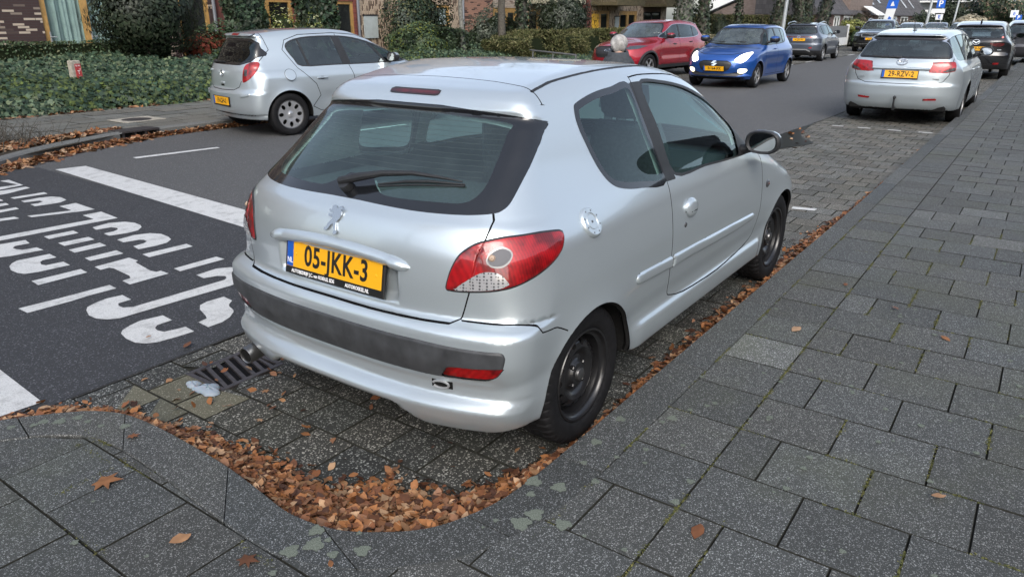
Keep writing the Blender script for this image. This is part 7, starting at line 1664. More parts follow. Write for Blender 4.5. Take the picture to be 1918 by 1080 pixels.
def planting():
    ivy_bed()
    hedge('box_hedge', 'low clipped box hedge below the curtained glass doors', 'hedge', -6, 8.2, 15.35, 16.1, 1.16, 15000, .05, GREENS+OLIVE[:1], 3, wob=.02)
    shrub('holly_tree', 'dense dark round holly bush on a short trunk in front of the doors', 'tree', (7.35, 15.0, 1.75), (1.22, 1.1, 1.05), 13000, .075, DARKG, 'oval', 5, trunk=.85, amp=.22, depth=.5)
    shrub('red_shrub', 'rusty red leaved shrub right of the dark holly', 'shrub', (8.95, 15.4, .92), (.62, .5, .36), 1500, .07, RUST, 'hand', 7, 'matt leaf')
    shrub('green_shrub', 'loose green shrub behind the rusty red one', 'shrub', (9.9, 16.2, .85), (.95, .6, .62), 3000, .07, GREENS, 'oval', 8)
    hedge('ivy_pillar', 'ivy covered pillar left of the open wooden doors', 'plant', 10.65, 11.75, 16.3, 16.9, 3.0, 4200, .11, IVY[:3]+DARKG, 11, 'ivy', wob=.06)
    hedge('ivy_pillar', 'ivy covered pillar between the two dark glass doors', 'plant', 13.15, 14.3, 16.3, 16.9, 3.0, 4200, .11, IVY[:3]+DARKG, 12, 'ivy', wob=.06)
    shrub('variegated_shrub', 'pale speckled upright shrub in front of the first wooden doors', 'shrub', (11.9, 15.9, 1.15), (.55, .45, .75), 1500, .06, YELG+[(.35,.36,.2),(.05,.08,.03)], 'oval', 13)
    shrub('variegated_shrub', 'small sparse variegated shrub just right of the taller speckled one', 'shrub', (13.0, 15.9, 1.2), (.3, .3, .55), 500, .06, YELG+[(.35,.36,.2)], 'oval', 14, inner=False)
    shrub('climbing_shrub', 'tall tangled climbing shrub against the pale brick wall', 'shrub', (18.6, 16.9, 1.4), (1.6, .6, 1.25), 9000, .08, DARKG+IVY[:2]+OLIVE[:1], 'oval', 15, depth=.5)
    shrub('laurel_shrub', 'bright green laurel bush under the tangled climber', 'shrub', (17.4, 15.4, .85), (1.4, .6, .75), 6000, .07, GREENS+YELG[:1], 'oval', 16)
    hedge('garden_hedge', 'long loose green hedge below the white framed window', 'hedge', 16.2, 23.4, 15.2, 16.1, 1.22, 15000, .07, DARKG+GREENS[:3], 17, wob=.10)
    shrub('dark_shrub', 'grey green shrub between the two thin young trees', 'shrub', (20.9, 15.2, 1.05), (1.35, .7, .85), 7000, .075, DARKG+[(.13,.15,.11),(.07,.09,.06)], 'oval', 18, depth=.5)
    hedge('grassy_hedge', 'feathery olive hedge in front of the balcony doors', 'hedge', 18.8, 28.8, 12.6, 14.2, 1.05, 30000, .17, OLIVE, 19, 'blade', 'matt leaf', wob=.16, spread=2.2)
    shrub('laurel_tree', 'large dark glossy bush in front of the red brick wall', 'tree', (26.6, 15.6, 1.55), (1.55, 1.1, 1.25), 9000, .09, DARKG+[(.09,.10,.08)], 'oval', 20, trunk=.6, depth=.5)
    tree('slim young tree with ivy at its foot behind the silver hatchback', 17.55, 14.0, .085, 7.5, (.0, 0), 350, 21, 'bark', ivy_top=1.3, crown=700)
    tree('slightly thicker bare young trunk right of the slim one', 19.8, 14.0, .15, 8, (.0, 0), 200, 22, 'bark dark', ivy_top=1.0, crown=700)
    tree('trunk wrapped in dark ivy beside the wooden door', 22.45, 15.0, .20, 8, (0, 0), 2600, 23, 'bark dark', ivy_top=7)
    tree('broad grey trunk behind the red crossover', 31.0, 12.0, .42, 13, (0, 0), 1500, 24, 'bark', crown=7000, csize=.2, ivy_top=5)
    tree('ivy clad trunk just right of the broad grey one', 31.9, 11.5, .27, 11, (0, 0), 2600, 25, 'bark dark', crown=7000, csize=.2, ivy_top=7)
    tree('thin ivy clad tree between the broad trunks and the lamp post', 38.0, 12.0, .12, 9, (.0, 0), 1500, 26, 'bark dark', ivy_top=6)
    tree('leaning ivy clad trunk left of the lamp post', 41.0, 11.0, .34, 12, (.55, -.2), 3200, 27, 'bark dark', crown=7000, csize=.2, ivy_top=8)
    tree('dark ivy clad trunk right of the lamp post', 46.3, 11.0, .34, 12, (-.35, .1), 3200, 28, 'bark dark', crown=7000, csize=.2, ivy_top=8)
    tree('ivy clad trunk in the middle of the clump beside the tiled houses', 48.2, 11.2, .30, 12, (.1, 0), 3000, 29, 'bark dark', crown=7000, csize=.2, ivy_top=8)
    tree('rightmost ivy clad trunk beside the tiled houses', 51.2, 11.0, .36, 12, (.35, -.1), 3200, 30, 'bark dark', crown=7000, csize=.2, ivy_top=8)
    hedge('clipped_hedge', 'long clipped olive hedge behind the roadside trees', 'hedge', 33.5, 56, 12.7, 13.7, 1.80, 24000, .10, OLIVE[:3]+[(.10,.085,.05)], 33, 'oval', 'matt leaf', wob=.03)
    shrub('conifer', 'small dark pointed conifer in front of the clipped hedge', 'shrub', (36.2, 12.2, .95), (.9, .6, 1.05), 3500, .08, DARKG, 'blade', 34)
    hedge('beech_hedge', 'low pale leaved hedge behind the blue car', 'hedge', 25.5, 34.5, 9.6, 10.3, .95, 9000, .08, [(.26,.21,.14),(.16,.15,.08),(.34,.30,.22),(.10,.11,.05)], 35, 'oval', 'matt leaf', wob=.05)
    shrub('yellow_shrub', 'round yellow green shrub beside the grey garden wall', 'shrub', (49.8, 8.9, 1.15), (.95, .7, .45), 2500, .10, YELG+[(.30,.30,.10)], 'oval', 36)
    shrub('garden_shrub', 'dark green bush under the yellow green shrub', 'shrub', (49.6, 8.3, .5), (1.2, .5, .55), 2500, .10, GREENS, 'oval', 37)
    shrub('bare_shrub', 'brown leafless shrub in front of the tiled house', 'shrub', (56.5, 9.6, 1.2), (1.6, .8, .95), 2500, .10, [(.07,.05,.04),(.11,.08,.06)], 'blade', 38, 'matt leaf')
    shrub('clipped_conifer', 'rounded green conifer in front of the far end of the tiled houses', 'shrub', (82, 9.2, 1.2), (1.5, 1.0, 1.1), 3000, .14, DARKG+GREENS[:1], 'oval', 39)
    shrub('heather_shrub', 'low brownish shrub left of the rounded conifer', 'shrub', (76, 9.6, .8), (1.8, 1, .7), 2000, .14, [(.20,.16,.12),(.12,.11,.07)], 'oval', 40, 'matt leaf')
    shrub('pampas_grass', 'cream plumed pampas grass behind the distant parked cars', 'plant', (72, 4.4, 1.2), (1.2, 1.0, .6), 2500, .24, [(.55,.50,.38),(.42,.37,.26)], 'blade', 41, 'matt leaf')
    shrub('evergreen_tree', 'big dark evergreen with cream flecks left of the pale apartment block', 'tree', (90, 4.0, 2.2), (3.8, 2.6, 1.9), 9000, .22, DARKG+GREENS[:2]+[(.20,.15,.10)], 'oval', 42, trunk=.8)
    shrub('evergreen_tree', 'narrow dark conifer left of the parking sign', 'tree', (86, 7.5, 1.9), (1.8, 1.4, 1.7), 5000, .2, DARKG, 'oval', 43, trunk=.5)
    shrub('round_shrub', 'low rounded green shrub under the pale balconies', 'shrub', (105, .5, 1.5), (2.6, 1.8, .9), 3000, .2, GREENS, 'oval', 44)
    shrub('autumn_tree', 'thin autumn tree with reddish leaves before the pale balconies', 'tree', (95, -.6, 3.1), (1.8, 1.5, 1.2), 900, .16, [(.22,.05,.05),(.12,.09,.06)], 'oval', 45, 'matt leaf', trunk=1.2, inner=False)
    # scrubby twigs on the near corner of the far bed
    root = empty('bare_shrub', (1.75, 8.75, .09), 0, 'low bare twiggy shrub on the leaf covered corner at the left edge', 'shrub'); b = MB(); q = random.Random(3)
    for k in range(230):
        a = q.uniform(0, 6.28); l = q.uniform(.10, .42); x0, y0 = q.gauss(-.1, .32), q.gauss(.05, .28); e = (x0+l*.6*math.cos(a), y0+l*.6*math.sin(a), l*q.uniform(.4, 1.0)); b.tube([(x0, y0, 0), ((x0+e[0])/2+q.gauss(0, .03), (y0+e[1])/2, e[2]*.6), e], [.004, .003, .0015], 4, cap=False)
    b.build('twigs', MAT['bark dark'], root)
def street_things():
    # hydrant marker post
    e = empty('marker_post', (4.79, 13.2, 0), .15, 'short concrete post with red plate standing in the ivy', 'post')
    b = MB(); b.box((-.10, -.05, 0), (.10, .06, .86), bev=.012); b.build('post', MAT['post concrete'], e)
    b = MB(); b.box((-.03, -.062, .50), (.085, -.052, .80)); pl = b.build('red_plate', MAT['sign red'], e)
    M = lambda x, z: Matrix.Translation((x, -.0635, z)) @ Matrix.Rotation(math.pi/2, 4, 'X')
    for t, x, z, s in (('B', -.005, .765, .05), ('200', .045, .765, .035), ('1.4', .05, .70, .03), ('T', .028, .64, .10), ('2.7', .03, .56, .04)): text_mesh(t, s, 'plate_marking', MAT['lettering white'], pl, M(x, z), ext=.001)
    # lamp posts and signs
    def post(label, x, y, h, r, lean=.0, cat='lamp post', name='lamp_post', head=True):
        e = empty(name, (x, y, 0), 0, label, cat); b = MB(); b.tube([(0, 0, 0), (0, 0, .9), (0, 0, .92), (lean*h/6, -lean*h/6, h)], [r*1.5, r*1.5, r, r*.7], 12); b.build('pole', MAT['galvanised'], e, smooth=True)
        if head: b = MB(); b.tube([(lean*h/6, -lean*h/6, h), (lean*h/6, -.5-lean*h/6, h+.12)], .03, 8); b.build('arm', MAT['galvanised'], e); b = MB(); b.box((lean*h/6-.08, -1.0, h+.06), (lean*h/6+.08, -.45, h+.16), bev=.03); b.build('lamp_head', MAT['galvanised'], e)
        return e
    post('grey lamp post standing left of the slate crossover', 32.4, 8.0, 6, .085, .12)
    post('grey lamp post standing left of the parking sign', 75.2, 8.0, 6.5, .12, .3)
    post('slim pale pole between the parking sign and the dark evergreen', 72, 5.6, 6.5, .08, .3)
    post('slim pale pole in front of the pale apartment block', 90, 2.6, 7, .10, .3)
    def sgn(e, lo, hi, mat, nm, txt=None, size=.4, frame=None):
        b = MB(); b.box(lo, hi); s = b.build(nm, MAT[mat], e)
        if txt: text_mesh(txt, size, nm+'_lettering', MAT['lettering white'] if mat == 'sign blue' else MAT['sign blue'], s, Matrix.Translation((lo[0]-.006, (lo[1]+hi[1])/2, (lo[2]+hi[2])/2)) @ Matrix(((0, 0, -1, 0), (-1, 0, 0, 0), (0, 1, 0, 0), (0, 0, 0, 1))), ext=.002, bold=.01)
        return s
    e = post('blue parking sign with white plates below on a pole', 60, 5.15, 2.9, .035, cat='sign', name='parking_sign', head=False)
    sgn(e, (-.05, -.10, 2.34), (-.035, .42, 2.86), 'sign blue', 'sign_face', 'P', .55); sgn(e, (-.05, -.16, 2.0), (-.035, .66, 2.28), 'sign white', 'under_plate'); sgn(e, (-.05, -.10, 1.55), (-.035, .35, 1.92), 'sign white', 'zone_plate', 'E', .3)
    e = post('small blue sign above a white plate at the right edge', 70, 1.0, 1.95, .03, cat='sign', name='parking_sign', head=False)
    sgn(e, (-.05, -.20, 1.55), (-.035, .20, 1.90), 'sign blue', 'sign_face', 'P', .34); sgn(e, (-.05, -.24, 1.35), (-.035, .24, 1.54), 'sign white', 'under_plate')
    e = post('small white traffic plate on a post right of the round shrub', 82, 1.9, 2.5, .035, cat='sign', name='traffic_plate', head=False); sgn(e, (-.05, -.30, 1.75), (-.035, .30, 2.35), 'sign white', 'sign_face', 'E', .4)
    e = empty('banner_sign', (50, 7.05, 0), 0, 'tall white and blue banner sign leaning in front of the tiled houses', 'sign')
    b = MB(); b.add([(0, .28, 0), (0, -.22, 0), (0, -.55, 2.2), (0, -.05, 2.2), (.04, .28, 0), (.04, -.22, 0), (.04, -.55, 2.2), (.04, -.05, 2.2)], [(3, 2, 1, 0), (4, 5, 6, 7), (0, 1, 5, 4), (1, 2, 6, 5), (2, 3, 7, 6), (3, 0, 4, 7)]); f = b.build('banner_face', MAT['sign white'], e)
    b = MB(); b.add([(-.01, .0, 2.2), (-.01, -.6, 2.2), (-.01, -.66, 2.75), (-.01, -.10, 2.75), (.03, .0, 2.2), (.03, -.6, 2.2), (.03, -.66, 2.75), (.03, -.10, 2.75)], [(3, 2, 1, 0), (4, 5, 6, 7), (0, 1, 5, 4), (1, 2, 6, 5), (2, 3, 7, 6), (3, 0, 4, 7)]); f2 = b.build('banner_top', MAT['sign blue'], e)
    b = MB()
    for z in (.7, 1.2, 1.55): c = -.03-.15*z; b.add([(-.012, c-.10, z), (-.012, c+.10, z), (-.012, c+.02, z+.22), (-.012, c-.12, z+.12)], [(3, 2, 1, 0)])
    b.build('banner_arrow', MAT['sign blue'], f); b = MB(); c = -.33; b.add([(-.02, c+.10, 2.35), (-.02, c-.12, 2.35), (-.02, c-.02, 2.62), (-.02, c+.06, 2.50)], [(3, 2, 1, 0)][::1]); b.build('banner_mark', MAT['sign white'], f2)
    # garden wall by the slate car
    e = empty('garden_wall', (47, 8.75, 0), 0, 'grey panel fence on a pale low wall beyond the slate crossover', 'wall'); b = MB(); b.box((-2.6, 0, 0), (1.7, .12, .55)); b.build('base_wall', MAT['concrete pale'], e); b = MB(); b.box((-2.6, .03, .55), (1.7, .09, 1.22)); b.build('panel', MAT['grey fence'], e); b = MB(); b.box((1.7, -.02, 0), (1.85, .14, 1.3)); b.build('pillar', MAT['white frame'], e)
    # handrail
    e = empty('hand_rail', (17.8, 12.6, 0), 0, 'thin grey rail sloping in front of the feathery olive hedge', 'rail'); b = MB()
    b.tube([(2.2, 1.0, .62), (-.7, -3.2, .62)], .025, 8); b.build('rail', MAT['grey fence'], e, smooth=True)
    for i in range(4): t = i/3; b = MB(); b.tube([(2.2-2.9*t, 1.0-4.2*t, 0), (2.2-2.9*t, 1.0-4.2*t, .62)], .02, 8); b.build('rail_post', MAT['grey fence'], e)
    # street drain grate behind the car
    e = empty('drain_grate', (-.44, .943, 0), 0, 'cast iron slotted drain grate beneath the exhaust pipe', 'drain')
    b = MB(); X, Yh = .178, .153; b.box((-X, -Yh, -.02), (X, -Yh+.028, .001), bev=.002).box((-X, Yh-.028, -.02), (X, Yh, .001), bev=.002).box((-X, -Yh+.028, -.02), (-X+.024, Yh-.028, .001)).box((X-.024, -Yh+.028, -.02), (X, Yh-.028, .001)); b.build('frame', MAT['cast iron'], e)
    b = MB(); sl = .55
    n = 6
    for i in range(n+1):
        c = -X + .02 + (2*X-.04)*i/n - .0; lo, hi = -Yh+.026, Yh-.026; w = .0105
        q = [(c-w-sl*.5*hi*1.0, lo), (c+w-sl*.5*hi, lo), (c+w+sl*.5*hi, hi), (c-w+sl*.5*hi, hi)]; q = [(min(max(x, -X+.02), X-.02), y) for x, y in q]; b.prism(q, -.03, 0.0)
    b.build('grate_bars', MAT['cast iron'], e); b = MB(); b.box((-X+.002, -Yh+.002, -.0108), (X-.002, Yh-.002, -.0100)); b.build('gully_pit', MAT['shut gap'], e)
    V = []; r = np.random.RandomState(2); b = MB()
    def blob(cx, cy, rx, ry, h, sd):
        n = 22; V, F = [], []
        for i in range(7):
            a = math.pi/2*i/6
            for k in range(n): t = 2*math.pi*k/n; w = 1 + .16*math.sin(3*t+sd) + .10*math.sin(5*t+2*sd) + .06*math.sin(9*t); V.append((cx+rx*w*math.cos(a)*math.cos(t), cy+ry*w*math.cos(a)*math.sin(t), .002+h*math.sin(a)*(1+.12*math.sin(6*t+sd))))
        for i in range(6):
            for k in range(n): F.append((i*n+k, i*n+(k+1) % n, (i+1)*n+(k+1) % n, (i+1)*n+k))
        b.add(V, F)
    blob(-.655, .845, .048, .072, .022, 1.0); blob(-.665, .95, .03, .035, .018, 2.4); o = b.build('foam', MAT['foam'], smooth=True); o['kind'] = 'stuff'; o['label'] = 'small heap of pale foam at the corner of the drain grate'
    LI = [(-0.494, -0.873, 0.028), (-0.471, -0.964, 0.026), (-0.645, -0.978, 0.029), (-0.708, -0.967, 0.032), (-0.635, -1.081, 0.026), (-0.14, -0.926, 0.021), (0.069, -0.922, 0.02), (0.198, -1.091, 0.02), (-0.314, -1.327, 0.016), (-0.161, -1.142, 0.009), (-0.076, -1.105, 0.011), (-0.187, -1.039, 0.01), (-0.368, -1.05, 0.015), (-0.561, -0.906, 0.015), (-0.627, -1.297, 0.009), (-0.643, -1.165, 0.007), (-0.744, -0.891, 0.009), (-0.795, -0.879, 0.006), (-1.045, -0.576, 0.009), (-1.124, -0.521, 0.011), (-1.161, -0.584, 0.015), (-1.097, -0.644, 0.024), (0.146, -1.071, 0.011), (-0.173, -1.324, 0.014), (-1.115, -0.456, 0.024), (-1.164, -0.503, 0.03), (-1.227, -0.467, 0.027), (-1.161, -0.584, 0.016), (-1.398, 1.026, 0.015), (-1.338, 0.97, 0.014), (-1.303, 0.966, 0.019), (-1.263, 0.916, 0.023), (-1.205, 0.887, 0.019), (-1.197, 0.823, 0.012), (-1.184, 0.746, 0.012), (-1.13, 0.665, 0.019), (-1.391, -0.138, 0.008), (-1.493, -0.13, 0.007), (-1.589, 0.111, 0.012), (-1.318, -0.501, 0.012), (-1.45, 0.275, 0.006)]
    q = random.Random(12)
    for _ in range(110): x = q.uniform(-.6, 4.5)*q.uniform(.3, 1); LI.append((x, q.uniform(-2.7, -.93), q.uniform(.004, .013)))
    b = MB()
    for i, (x, y, rr) in enumerate(LI):
        n = 18; b.V.append((x, y, .1048)); c0 = len(b.V)-1
        for k in range(n): t = 2*math.pi*k/n; w = 1 + .18*math.sin(3*t+i) + .12*math.sin(5*t+2*i) + .10*math.sin(8*t+3*i); b.V.append((x+rr*w*math.cos(t), y+rr*w*math.sin(t), .1040))
        for k in range(n): b.F.append((c0, c0+1+k, c0+1+(k+1) % n)); b.M.append(0)
    o = b.build('lichen', MAT['lichen']); o['kind'] = 'stuff'; o['label'] = 'pale green lichen patches growing on the kerb and slabs'
    # puddle
    P = spline([(7.6,.80),(8.0,.62),(8.3,.50),(8.55,.47),(8.75,.58),(9.0,.74),(9.5,.88),(10.4,.97),(10.6,1.01),(9.6,1.06),(8.6,1.08),(7.9,1.07)], k=5); o = mesh_obj('puddle', [(x, y, .0065) for x, y in P], [tuple(range(len(P)))], MAT['puddle water'], smooth=False); setting(o)
def far_houses():
    # brown gable house
    e = empty('brick_house', (0, 0, 0), 0, 'brown brick house gable with a dark sloping verge behind the clipped hedge', 'house'); x = 75
    b = MB(); P = [(27.5, 0), (27.5, 2.35), (25.2, 3.2), (20.5, 5.2), (14.5, 5.2), (14.5, 0)]; b.add([(x, y, z) for y, z in P], [tuple(range(len(P)))]); b.add([(x, 14.5, 0), (x+10, 14.5, 0), (x+10, 14.5, 5.2), (x, 14.5, 5.2)], [(0, 1, 2, 3)]); b.build('wall', MAT['brown gable brick'], e)
    b = MB(); b.tube([(x-.1, 28.3, 2.0), (x-.1, 25.2, 3.3), (x-.1, 20.5, 5.35), (x-.1, 14.3, 5.35)], .12, 4); b.build('roof_verge', MAT['room dark'], e); b = MB(); b.add([(x, 28.3, 2.0), (x, 20.5, 5.4), (x+10, 20.5, 5.4), (x+10, 28.3, 2.0)], [(0, 1, 2, 3)]); b.build('roof', MAT['roof tiles'], e)
    # row of houses with big tiled roof facing the road
    e = empty('terraced_houses', (0, 0, 0), 0, 'row of low houses with a large dark tiled roof and small skylights', 'house'); Y = 14.5
    b = MB(); b.box((64, Y, 0), (124, Y+.2, 2.1)); b.build('wall', MAT['dusky brick'], e)
    b = MB(); b.add([(63.5, Y-.35, 1.95), (124, Y-.35, 1.95), (124, Y+5, 8.2), (63.5, Y+5, 8.2), (63.5, Y+.2, 1.95), (63.5, Y+5, 1.95)], [(0, 1, 2, 3), (0, 3, 5, 4)]); b.build('roof', MAT['roof tiles'], e)
    for x0, x1 in ((69.5, 71.5), (73, 76.5), (89, 92), (95.5, 100), (103, 108), (117.5, 122)):
        w = window(e, x0, x1, .7, 1.86, Y-.12, 'white frame', mull=(((x0+x1)/2, .25),), fw=.16, curtain='blind', glassm='house glass')
    for x0, z in ((74, 3.4), (81, 3.4), (87.5, 3.0), (92, 3.2), (99.5, 3.0), (108, 2.9), (114, 2.9)):
        k = 5.35/6.25; y = Y-.35 + (z-1.95)*k; b = MB(); w = 1.2; b.add([(x0, y-.06, z+.02), (x0+w, y-.06, z+.02), (x0+w, y+1.0*k-.06, z+1.02), (x0, y+1.0*k-.06, z+1.02)], [(0, 1, 2, 3)]); b.build('skylight', MAT['balcony glass pale'], e)
    b = MB(); b.add([(80, Y-1.6, 1.9), (84, Y-1.6, 1.9), (84, Y-.2, 2.7), (80, Y-.2, 2.7), (80, Y-1.6, 1.98), (84, Y-1.6, 1.98), (84, Y-.2, 2.78), (80, Y-.2, 2.78)], [(3, 2, 1, 0), (4, 5, 6, 7), (0, 1, 5, 4), (1, 2, 6, 5), (2, 3, 7, 6), (3, 0, 4, 7)]); b.build('porch_roof', MAT['white frame'], e)
    # pale balcony block
    e = empty('apartment_block', (0, 0, 0), 0, 'pale multi storey apartment block with long white balconies at the far end', 'building'); x = 150
    b = MB(); b.box((x+2, -30, 0), (x+14, 20, 16)); b.build('wall', MAT['flat wall dark'], e)
    for k in range(5):
        z = 1.9+2.35*k; b = MB(); b.box((x-.2, -30, z), (x+2, 19.3, z+.26)); b.build('balcony_slab', MAT['concrete pale'], e)
        b = MB(); b.box((x-.1, -30, z+.36), (x-.02, 19, z+1.15)); 
        b.build('balustrade', MAT['concrete pale'] if k != 1 else MAT['balcony glass pale'], e)
        for y in (17.5, 12.5, 7.5, 3.0, -2, -7): b = MB(); b.box((x-.25, y-.10, z+.2), (x-.12, y+.10, z+1.2)); b.build('balcony_post', MAT['zinc'], e)
    for k in range(5):
        for j in range(9):
            y = 17 - j*4.6; z = 2.3+2.35*k; b = MB(); b.box((x+1.9, y-2.6, z), (x+1.98, y, z+1.6)); w = b.build('window', MAT['dark glass solid'], e)
    e = empty('gable_house', (0, 0, 0), 0, 'distant white gabled house glimpsed above the hedge', 'house'); b = MB(); b.add([(95, 36, 0), (95, 30, 0), (95, 30, 4.2), (95, 33, 6.4), (95, 36, 4.2), (103, 36, 0), (103, 30, 0), (103, 30, 4.2), (103, 33, 6.4), (103, 36, 4.2)], [(0, 1, 2, 3, 4), (5, 9, 8, 7, 6), (1, 6, 7, 2), (0, 4, 9, 5)]); b.build('wall', MAT['white frame'], e); b = MB(); b.tube([(94.9, 29.6, 3.9), (94.9, 33, 6.5), (94.9, 36.4, 3.9)], .14, 4); b.build('roof_verge', MAT['room dark'], e)
    # the near side of the street, out of the picture but mirrored in the paint
    e = empty('brick_house', (0, 0, 0), 0, 'brick houses on the near side of the street', 'house'); b = MB(); b.box((-12, -15, 0), (42, -14.8, 5.6)); b.build('wall', MAT['dusky brick'], e); b = MB(); b.add([(-12, -14.6, 5.5), (42, -14.6, 5.5), (42, -18, 9), (-12, -18, 9)], [(0, 3, 2, 1)]); b.build('roof', MAT['roof tiles'], e)
    for x in range(-10, 40, 5): b = MB(); b.box((x, -14.8, 1.0), (x+2.2, -14.76, 2.4)); b.build('window', MAT['dark glass solid'], e)
    tree('large tree behind the camera mirrored in the rear window', -8.5, 3.5, .3, 9, (0, 0), 0, 77, 'bark dark', group='trees behind the photographer', crown=9000)
    tree('tree further along behind the camera', -11, -3.5, .3, 9, (0, 0), 0, 78, 'bark dark', group='trees behind the photographer', crown=9000)
simple('flat wall dark', (.16, .17, .18), .8, var=.3, vscale=.4)
simple('balcony glass pale', (.45, .50, .55), .25, coat=.4)
def behind():
    e = empty('brick_house', (0, 0, 0), 0, 'brick house with tiled roof added unseen behind the camera for reflections', 'house'); b = MB(); b.box((-30.2, -20, 0), (-30, 22, 6)); b.build('wall', MAT['dusky brick'], e); b = MB(); b.add([(-29.6, -20, 5.9), (-29.6, 22, 5.9), (-34, 22, 10), (-34, -20, 10)], [(0, 1, 2, 3)]); b.build('roof', MAT['roof tiles'], e)  # unseen house, added as a darker backdrop for the mirror glass
    for y in range(-18, 20, 5): b = MB(); b.box((-30, y, 1.0), (-29.96, y+2.2, 2.4)); b.build('window', MAT['dark glass solid'], e)
    hedge('tall_hedge', 'tall hedge behind the photographer', 'hedge', -26, -25, -16, 18, 2.6, 3000, .4, DARKG, 61)
# ---------------------------------------------------------------- the pedestrian behind the car
simple('white hair', (.36, .35, .335), .95, spec=.1, var=.45, vscale=22)
simple('dark coat', (.045, .052, .06), .9, var=.3, vscale=30)
simple('skin', (.42, .26, .20), .6)
simple('dark trousers', (.03, .03, .035), .9)
simple('shoe', (.02, .02, .02), .5)
def skin_obj(name, verts, edges, radii, mat, parent, sub=2, root=0):
    me = bpy.data.meshes.new(name); me.from_pydata(verts, edges, []); o = bpy.data.objects.new(name, me); link(o, parent); me.materials.append(mat)
    md = o.modifiers.new('s', 'SKIN'); md.use_smooth_shade = True
    for i, v in enumerate(me.skin_vertices[0].data): v.radius = (radii[i],)*2 if not isinstance(radii[i], tuple) else radii[i]; v.use_root = (i == root)
    s = o.modifiers.new('u', 'SUBSURF'); s.levels = sub; s.render_levels = sub
    dg = bpy.context.evaluated_depsgraph_get(); dg.update(); m2 = bpy.data.meshes.new_from_object(o.evaluated_get(dg)); o.modifiers.clear(); o.data = m2; m2.name = name; bpy.data.meshes.remove(me)
    m2.polygons.foreach_set('use_smooth', [True]*len(m2.polygons)); return o
def ball(parent, name, c, R, mat, n=18, amp=0.0, cut=None):
    V, F = [], []
    for i in range(n//2+1):
        a = -math.pi/2 + math.pi*i/(n//2)
        for k in range(n): t = 2*math.pi*k/n; w = 1 + amp*math.sin(4*t+3*a)*math.cos(a); V.append((c[0]+R[0]*w*math.cos(a)*math.cos(t), c[1]+R[1]*w*math.cos(a)*math.sin(t), c[2]+R[2]*w*math.sin(a)))
    for i in range(n//2):
        for k in range(n): F.append((i*n+k, i*n+(k+1) % n, (i+1)*n+(k+1) % n, (i+1)*n+k))
    return mesh_obj(name, V, F, mat, parent)
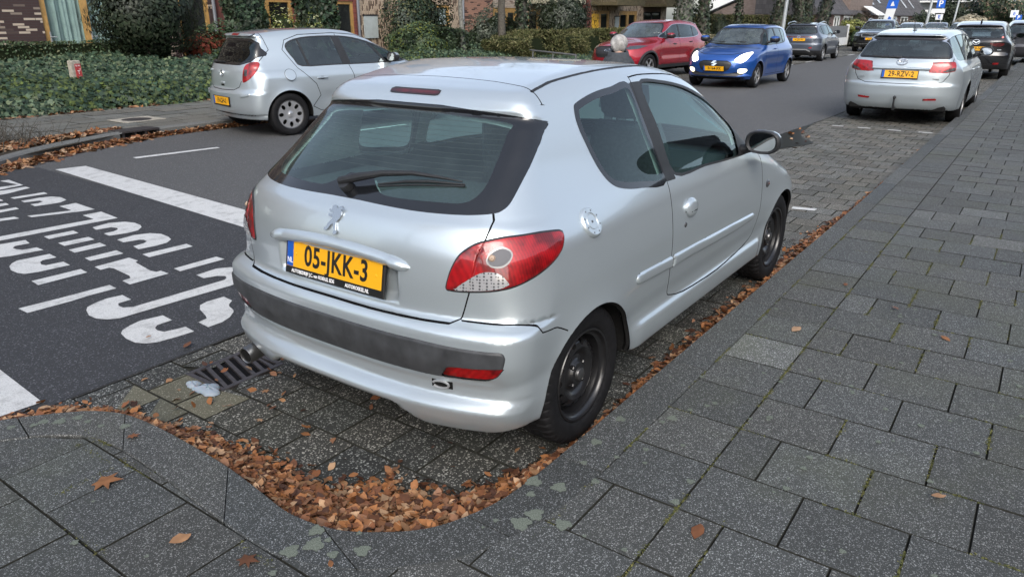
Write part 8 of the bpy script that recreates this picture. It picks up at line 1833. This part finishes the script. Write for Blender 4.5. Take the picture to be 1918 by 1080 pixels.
def person():
    e = empty('person', (6.34, 2.43, -.0), math.radians(25), 'white haired person in a dark coat walking behind the foreground hatchback', 'person')
    # body: stooped short figure walking along +x, facing away
    v = [(0,0,.74),(.02,0,.90),(.05,0,1.05),(.08,0,1.14),(.10,0,1.20),(.13,0,1.27),   # 0-5 spine, neck, head base
         (.05,.15,1.10),(.03,.19,.90),(.12,.20,.72),(.05,-.15,1.10),(.0,-.19,.90),(.06,-.20,.71),  # 6-11 arms
         (0,.085,.70),(.08,.09,.40),(-.02,.09,.07),(.10,.09,.035),(0,-.085,.70),(.02,-.09,.40),(-.16,-.09,.10),(-.05,-.09,.035)]
    ed = [(0,1),(1,2),(2,3),(3,4),(4,5),(3,6),(6,7),(7,8),(3,9),(9,10),(10,11),(0,12),(12,13),(13,14),(14,15),(0,16),(16,17),(17,18),(18,19)]
    r = [(.15,.12),(.15,.12),(.16,.12),(.12,.10),(.055,.055),(.06,.06),.065,.05,.035,.065,.05,.035,.085,.06,.04,.035,.085,.06,.04,.035]
    b = skin_obj('body', v, ed, r, MAT['dark coat'], e)
    b.data.materials.append(MAT['dark trousers']); b.data.materials.append(MAT['skin']); b.data.materials.append(MAT['shoe'])
    for f in b.data.polygons: z = f.center.z; x = f.center; f.material_index = 3 if z < .09 else (1 if z < .62 and abs(x.y) < .165 else (2 if z > 1.215 else 0))
    # coat skirt and collar
    V, F = [], []; n = 20
    for z, rx, ry in ((1.18, .12, .15), (1.10, .15, .205), (.90, .155, .18), (.72, .17, .195), (.56, .18, .205)):
        for k in range(n): t = 2*math.pi*k/n; V.append((.07*(z-.6)+rx*math.cos(t), ry*math.sin(t)+.008*math.sin(5*t), z))
    for i in range(4):
        for k in range(n): F.append((i*n+k, (i+1)*n+k, (i+1)*n+(k+1) % n, i*n+(k+1) % n))
    mesh_obj('coat', V, F, MAT['dark coat'], e)
    V, F = [], []
    for z, rr in ((1.10, .15), (1.18, .135), (1.245, .118), (1.235, .09)):
        for k in range(n): t = 2*math.pi*k/n; V.append((.095+rr*math.cos(t), rr*1.05*math.sin(t), z + .015*math.cos(t)))
    for i in range(3):
        for k in range(n): F.append((i*n+k, i*n+(k+1) % n, (i+1)*n+(k+1) % n, (i+1)*n+k))
    mesh_obj('collar', V, F, MAT['dark coat'], e)
    h = ball(e, 'head', (.155, 0, 1.305), (.088, .072, .105), MAT['skin'], 24)
    ball(h, 'nose', (.248, 0, 1.295), (.018, .013, .022), MAT['skin'], 10)
    for s in (1, -1): ball(h, 'ear', (.15, .073*s, 1.30), (.018, .009, .028), MAT['skin'], 10); ball(h, 'eye', (.226, .030*s, 1.318), (.012, .012, .009), MAT['lettering white'], 10)
    ball(h, 'mouth', (.236, 0, 1.258), (.008, .022, .006), MAT['sign red'], 10)
    ball(h, 'hair', (.135, 0, 1.325), (.112, .104, .118), MAT['white hair'], 36, .09)
    for s, hx, hy, hz in ((1, .12, .20, .70), (-1, .06, -.20, .69)):
        V = [(0,0,0),(.0,0,-.05)]; vv = [(hx, hy, hz), (hx+.01, hy, hz-.06)]; ee = [(0, 1)]; rr = [.026, .032]
        for i, dx in enumerate((-.026, -.009, .009, .026)):
            L0 = .045 + .01*(i in (1, 2)); vv += [(hx+.01+dx, hy, hz-.085), (hx+.018+dx, hy-.01*s, hz-.085-L0*.6), (hx+.03+dx, hy-.02*s, hz-.085-L0)]; k = 2+3*i; ee += [(1, k), (k, k+1), (k+1, k+2)]; rr += [.010, .009, .008]
        vv += [(hx+.045, hy-.01*s, hz-.055), (hx+.055, hy-.02*s, hz-.085)]; ee += [(1, 14), (14, 15)]; rr += [.010, .009]
        skin_obj('hand', vv, ee, rr, MAT['skin'], e, 1)
sidewalk_side(); road_marks(); far_side()
hero_car(); other_cars()
flats(); behind(); far_houses(); planting(); street_things(); leaves_litter(); person()
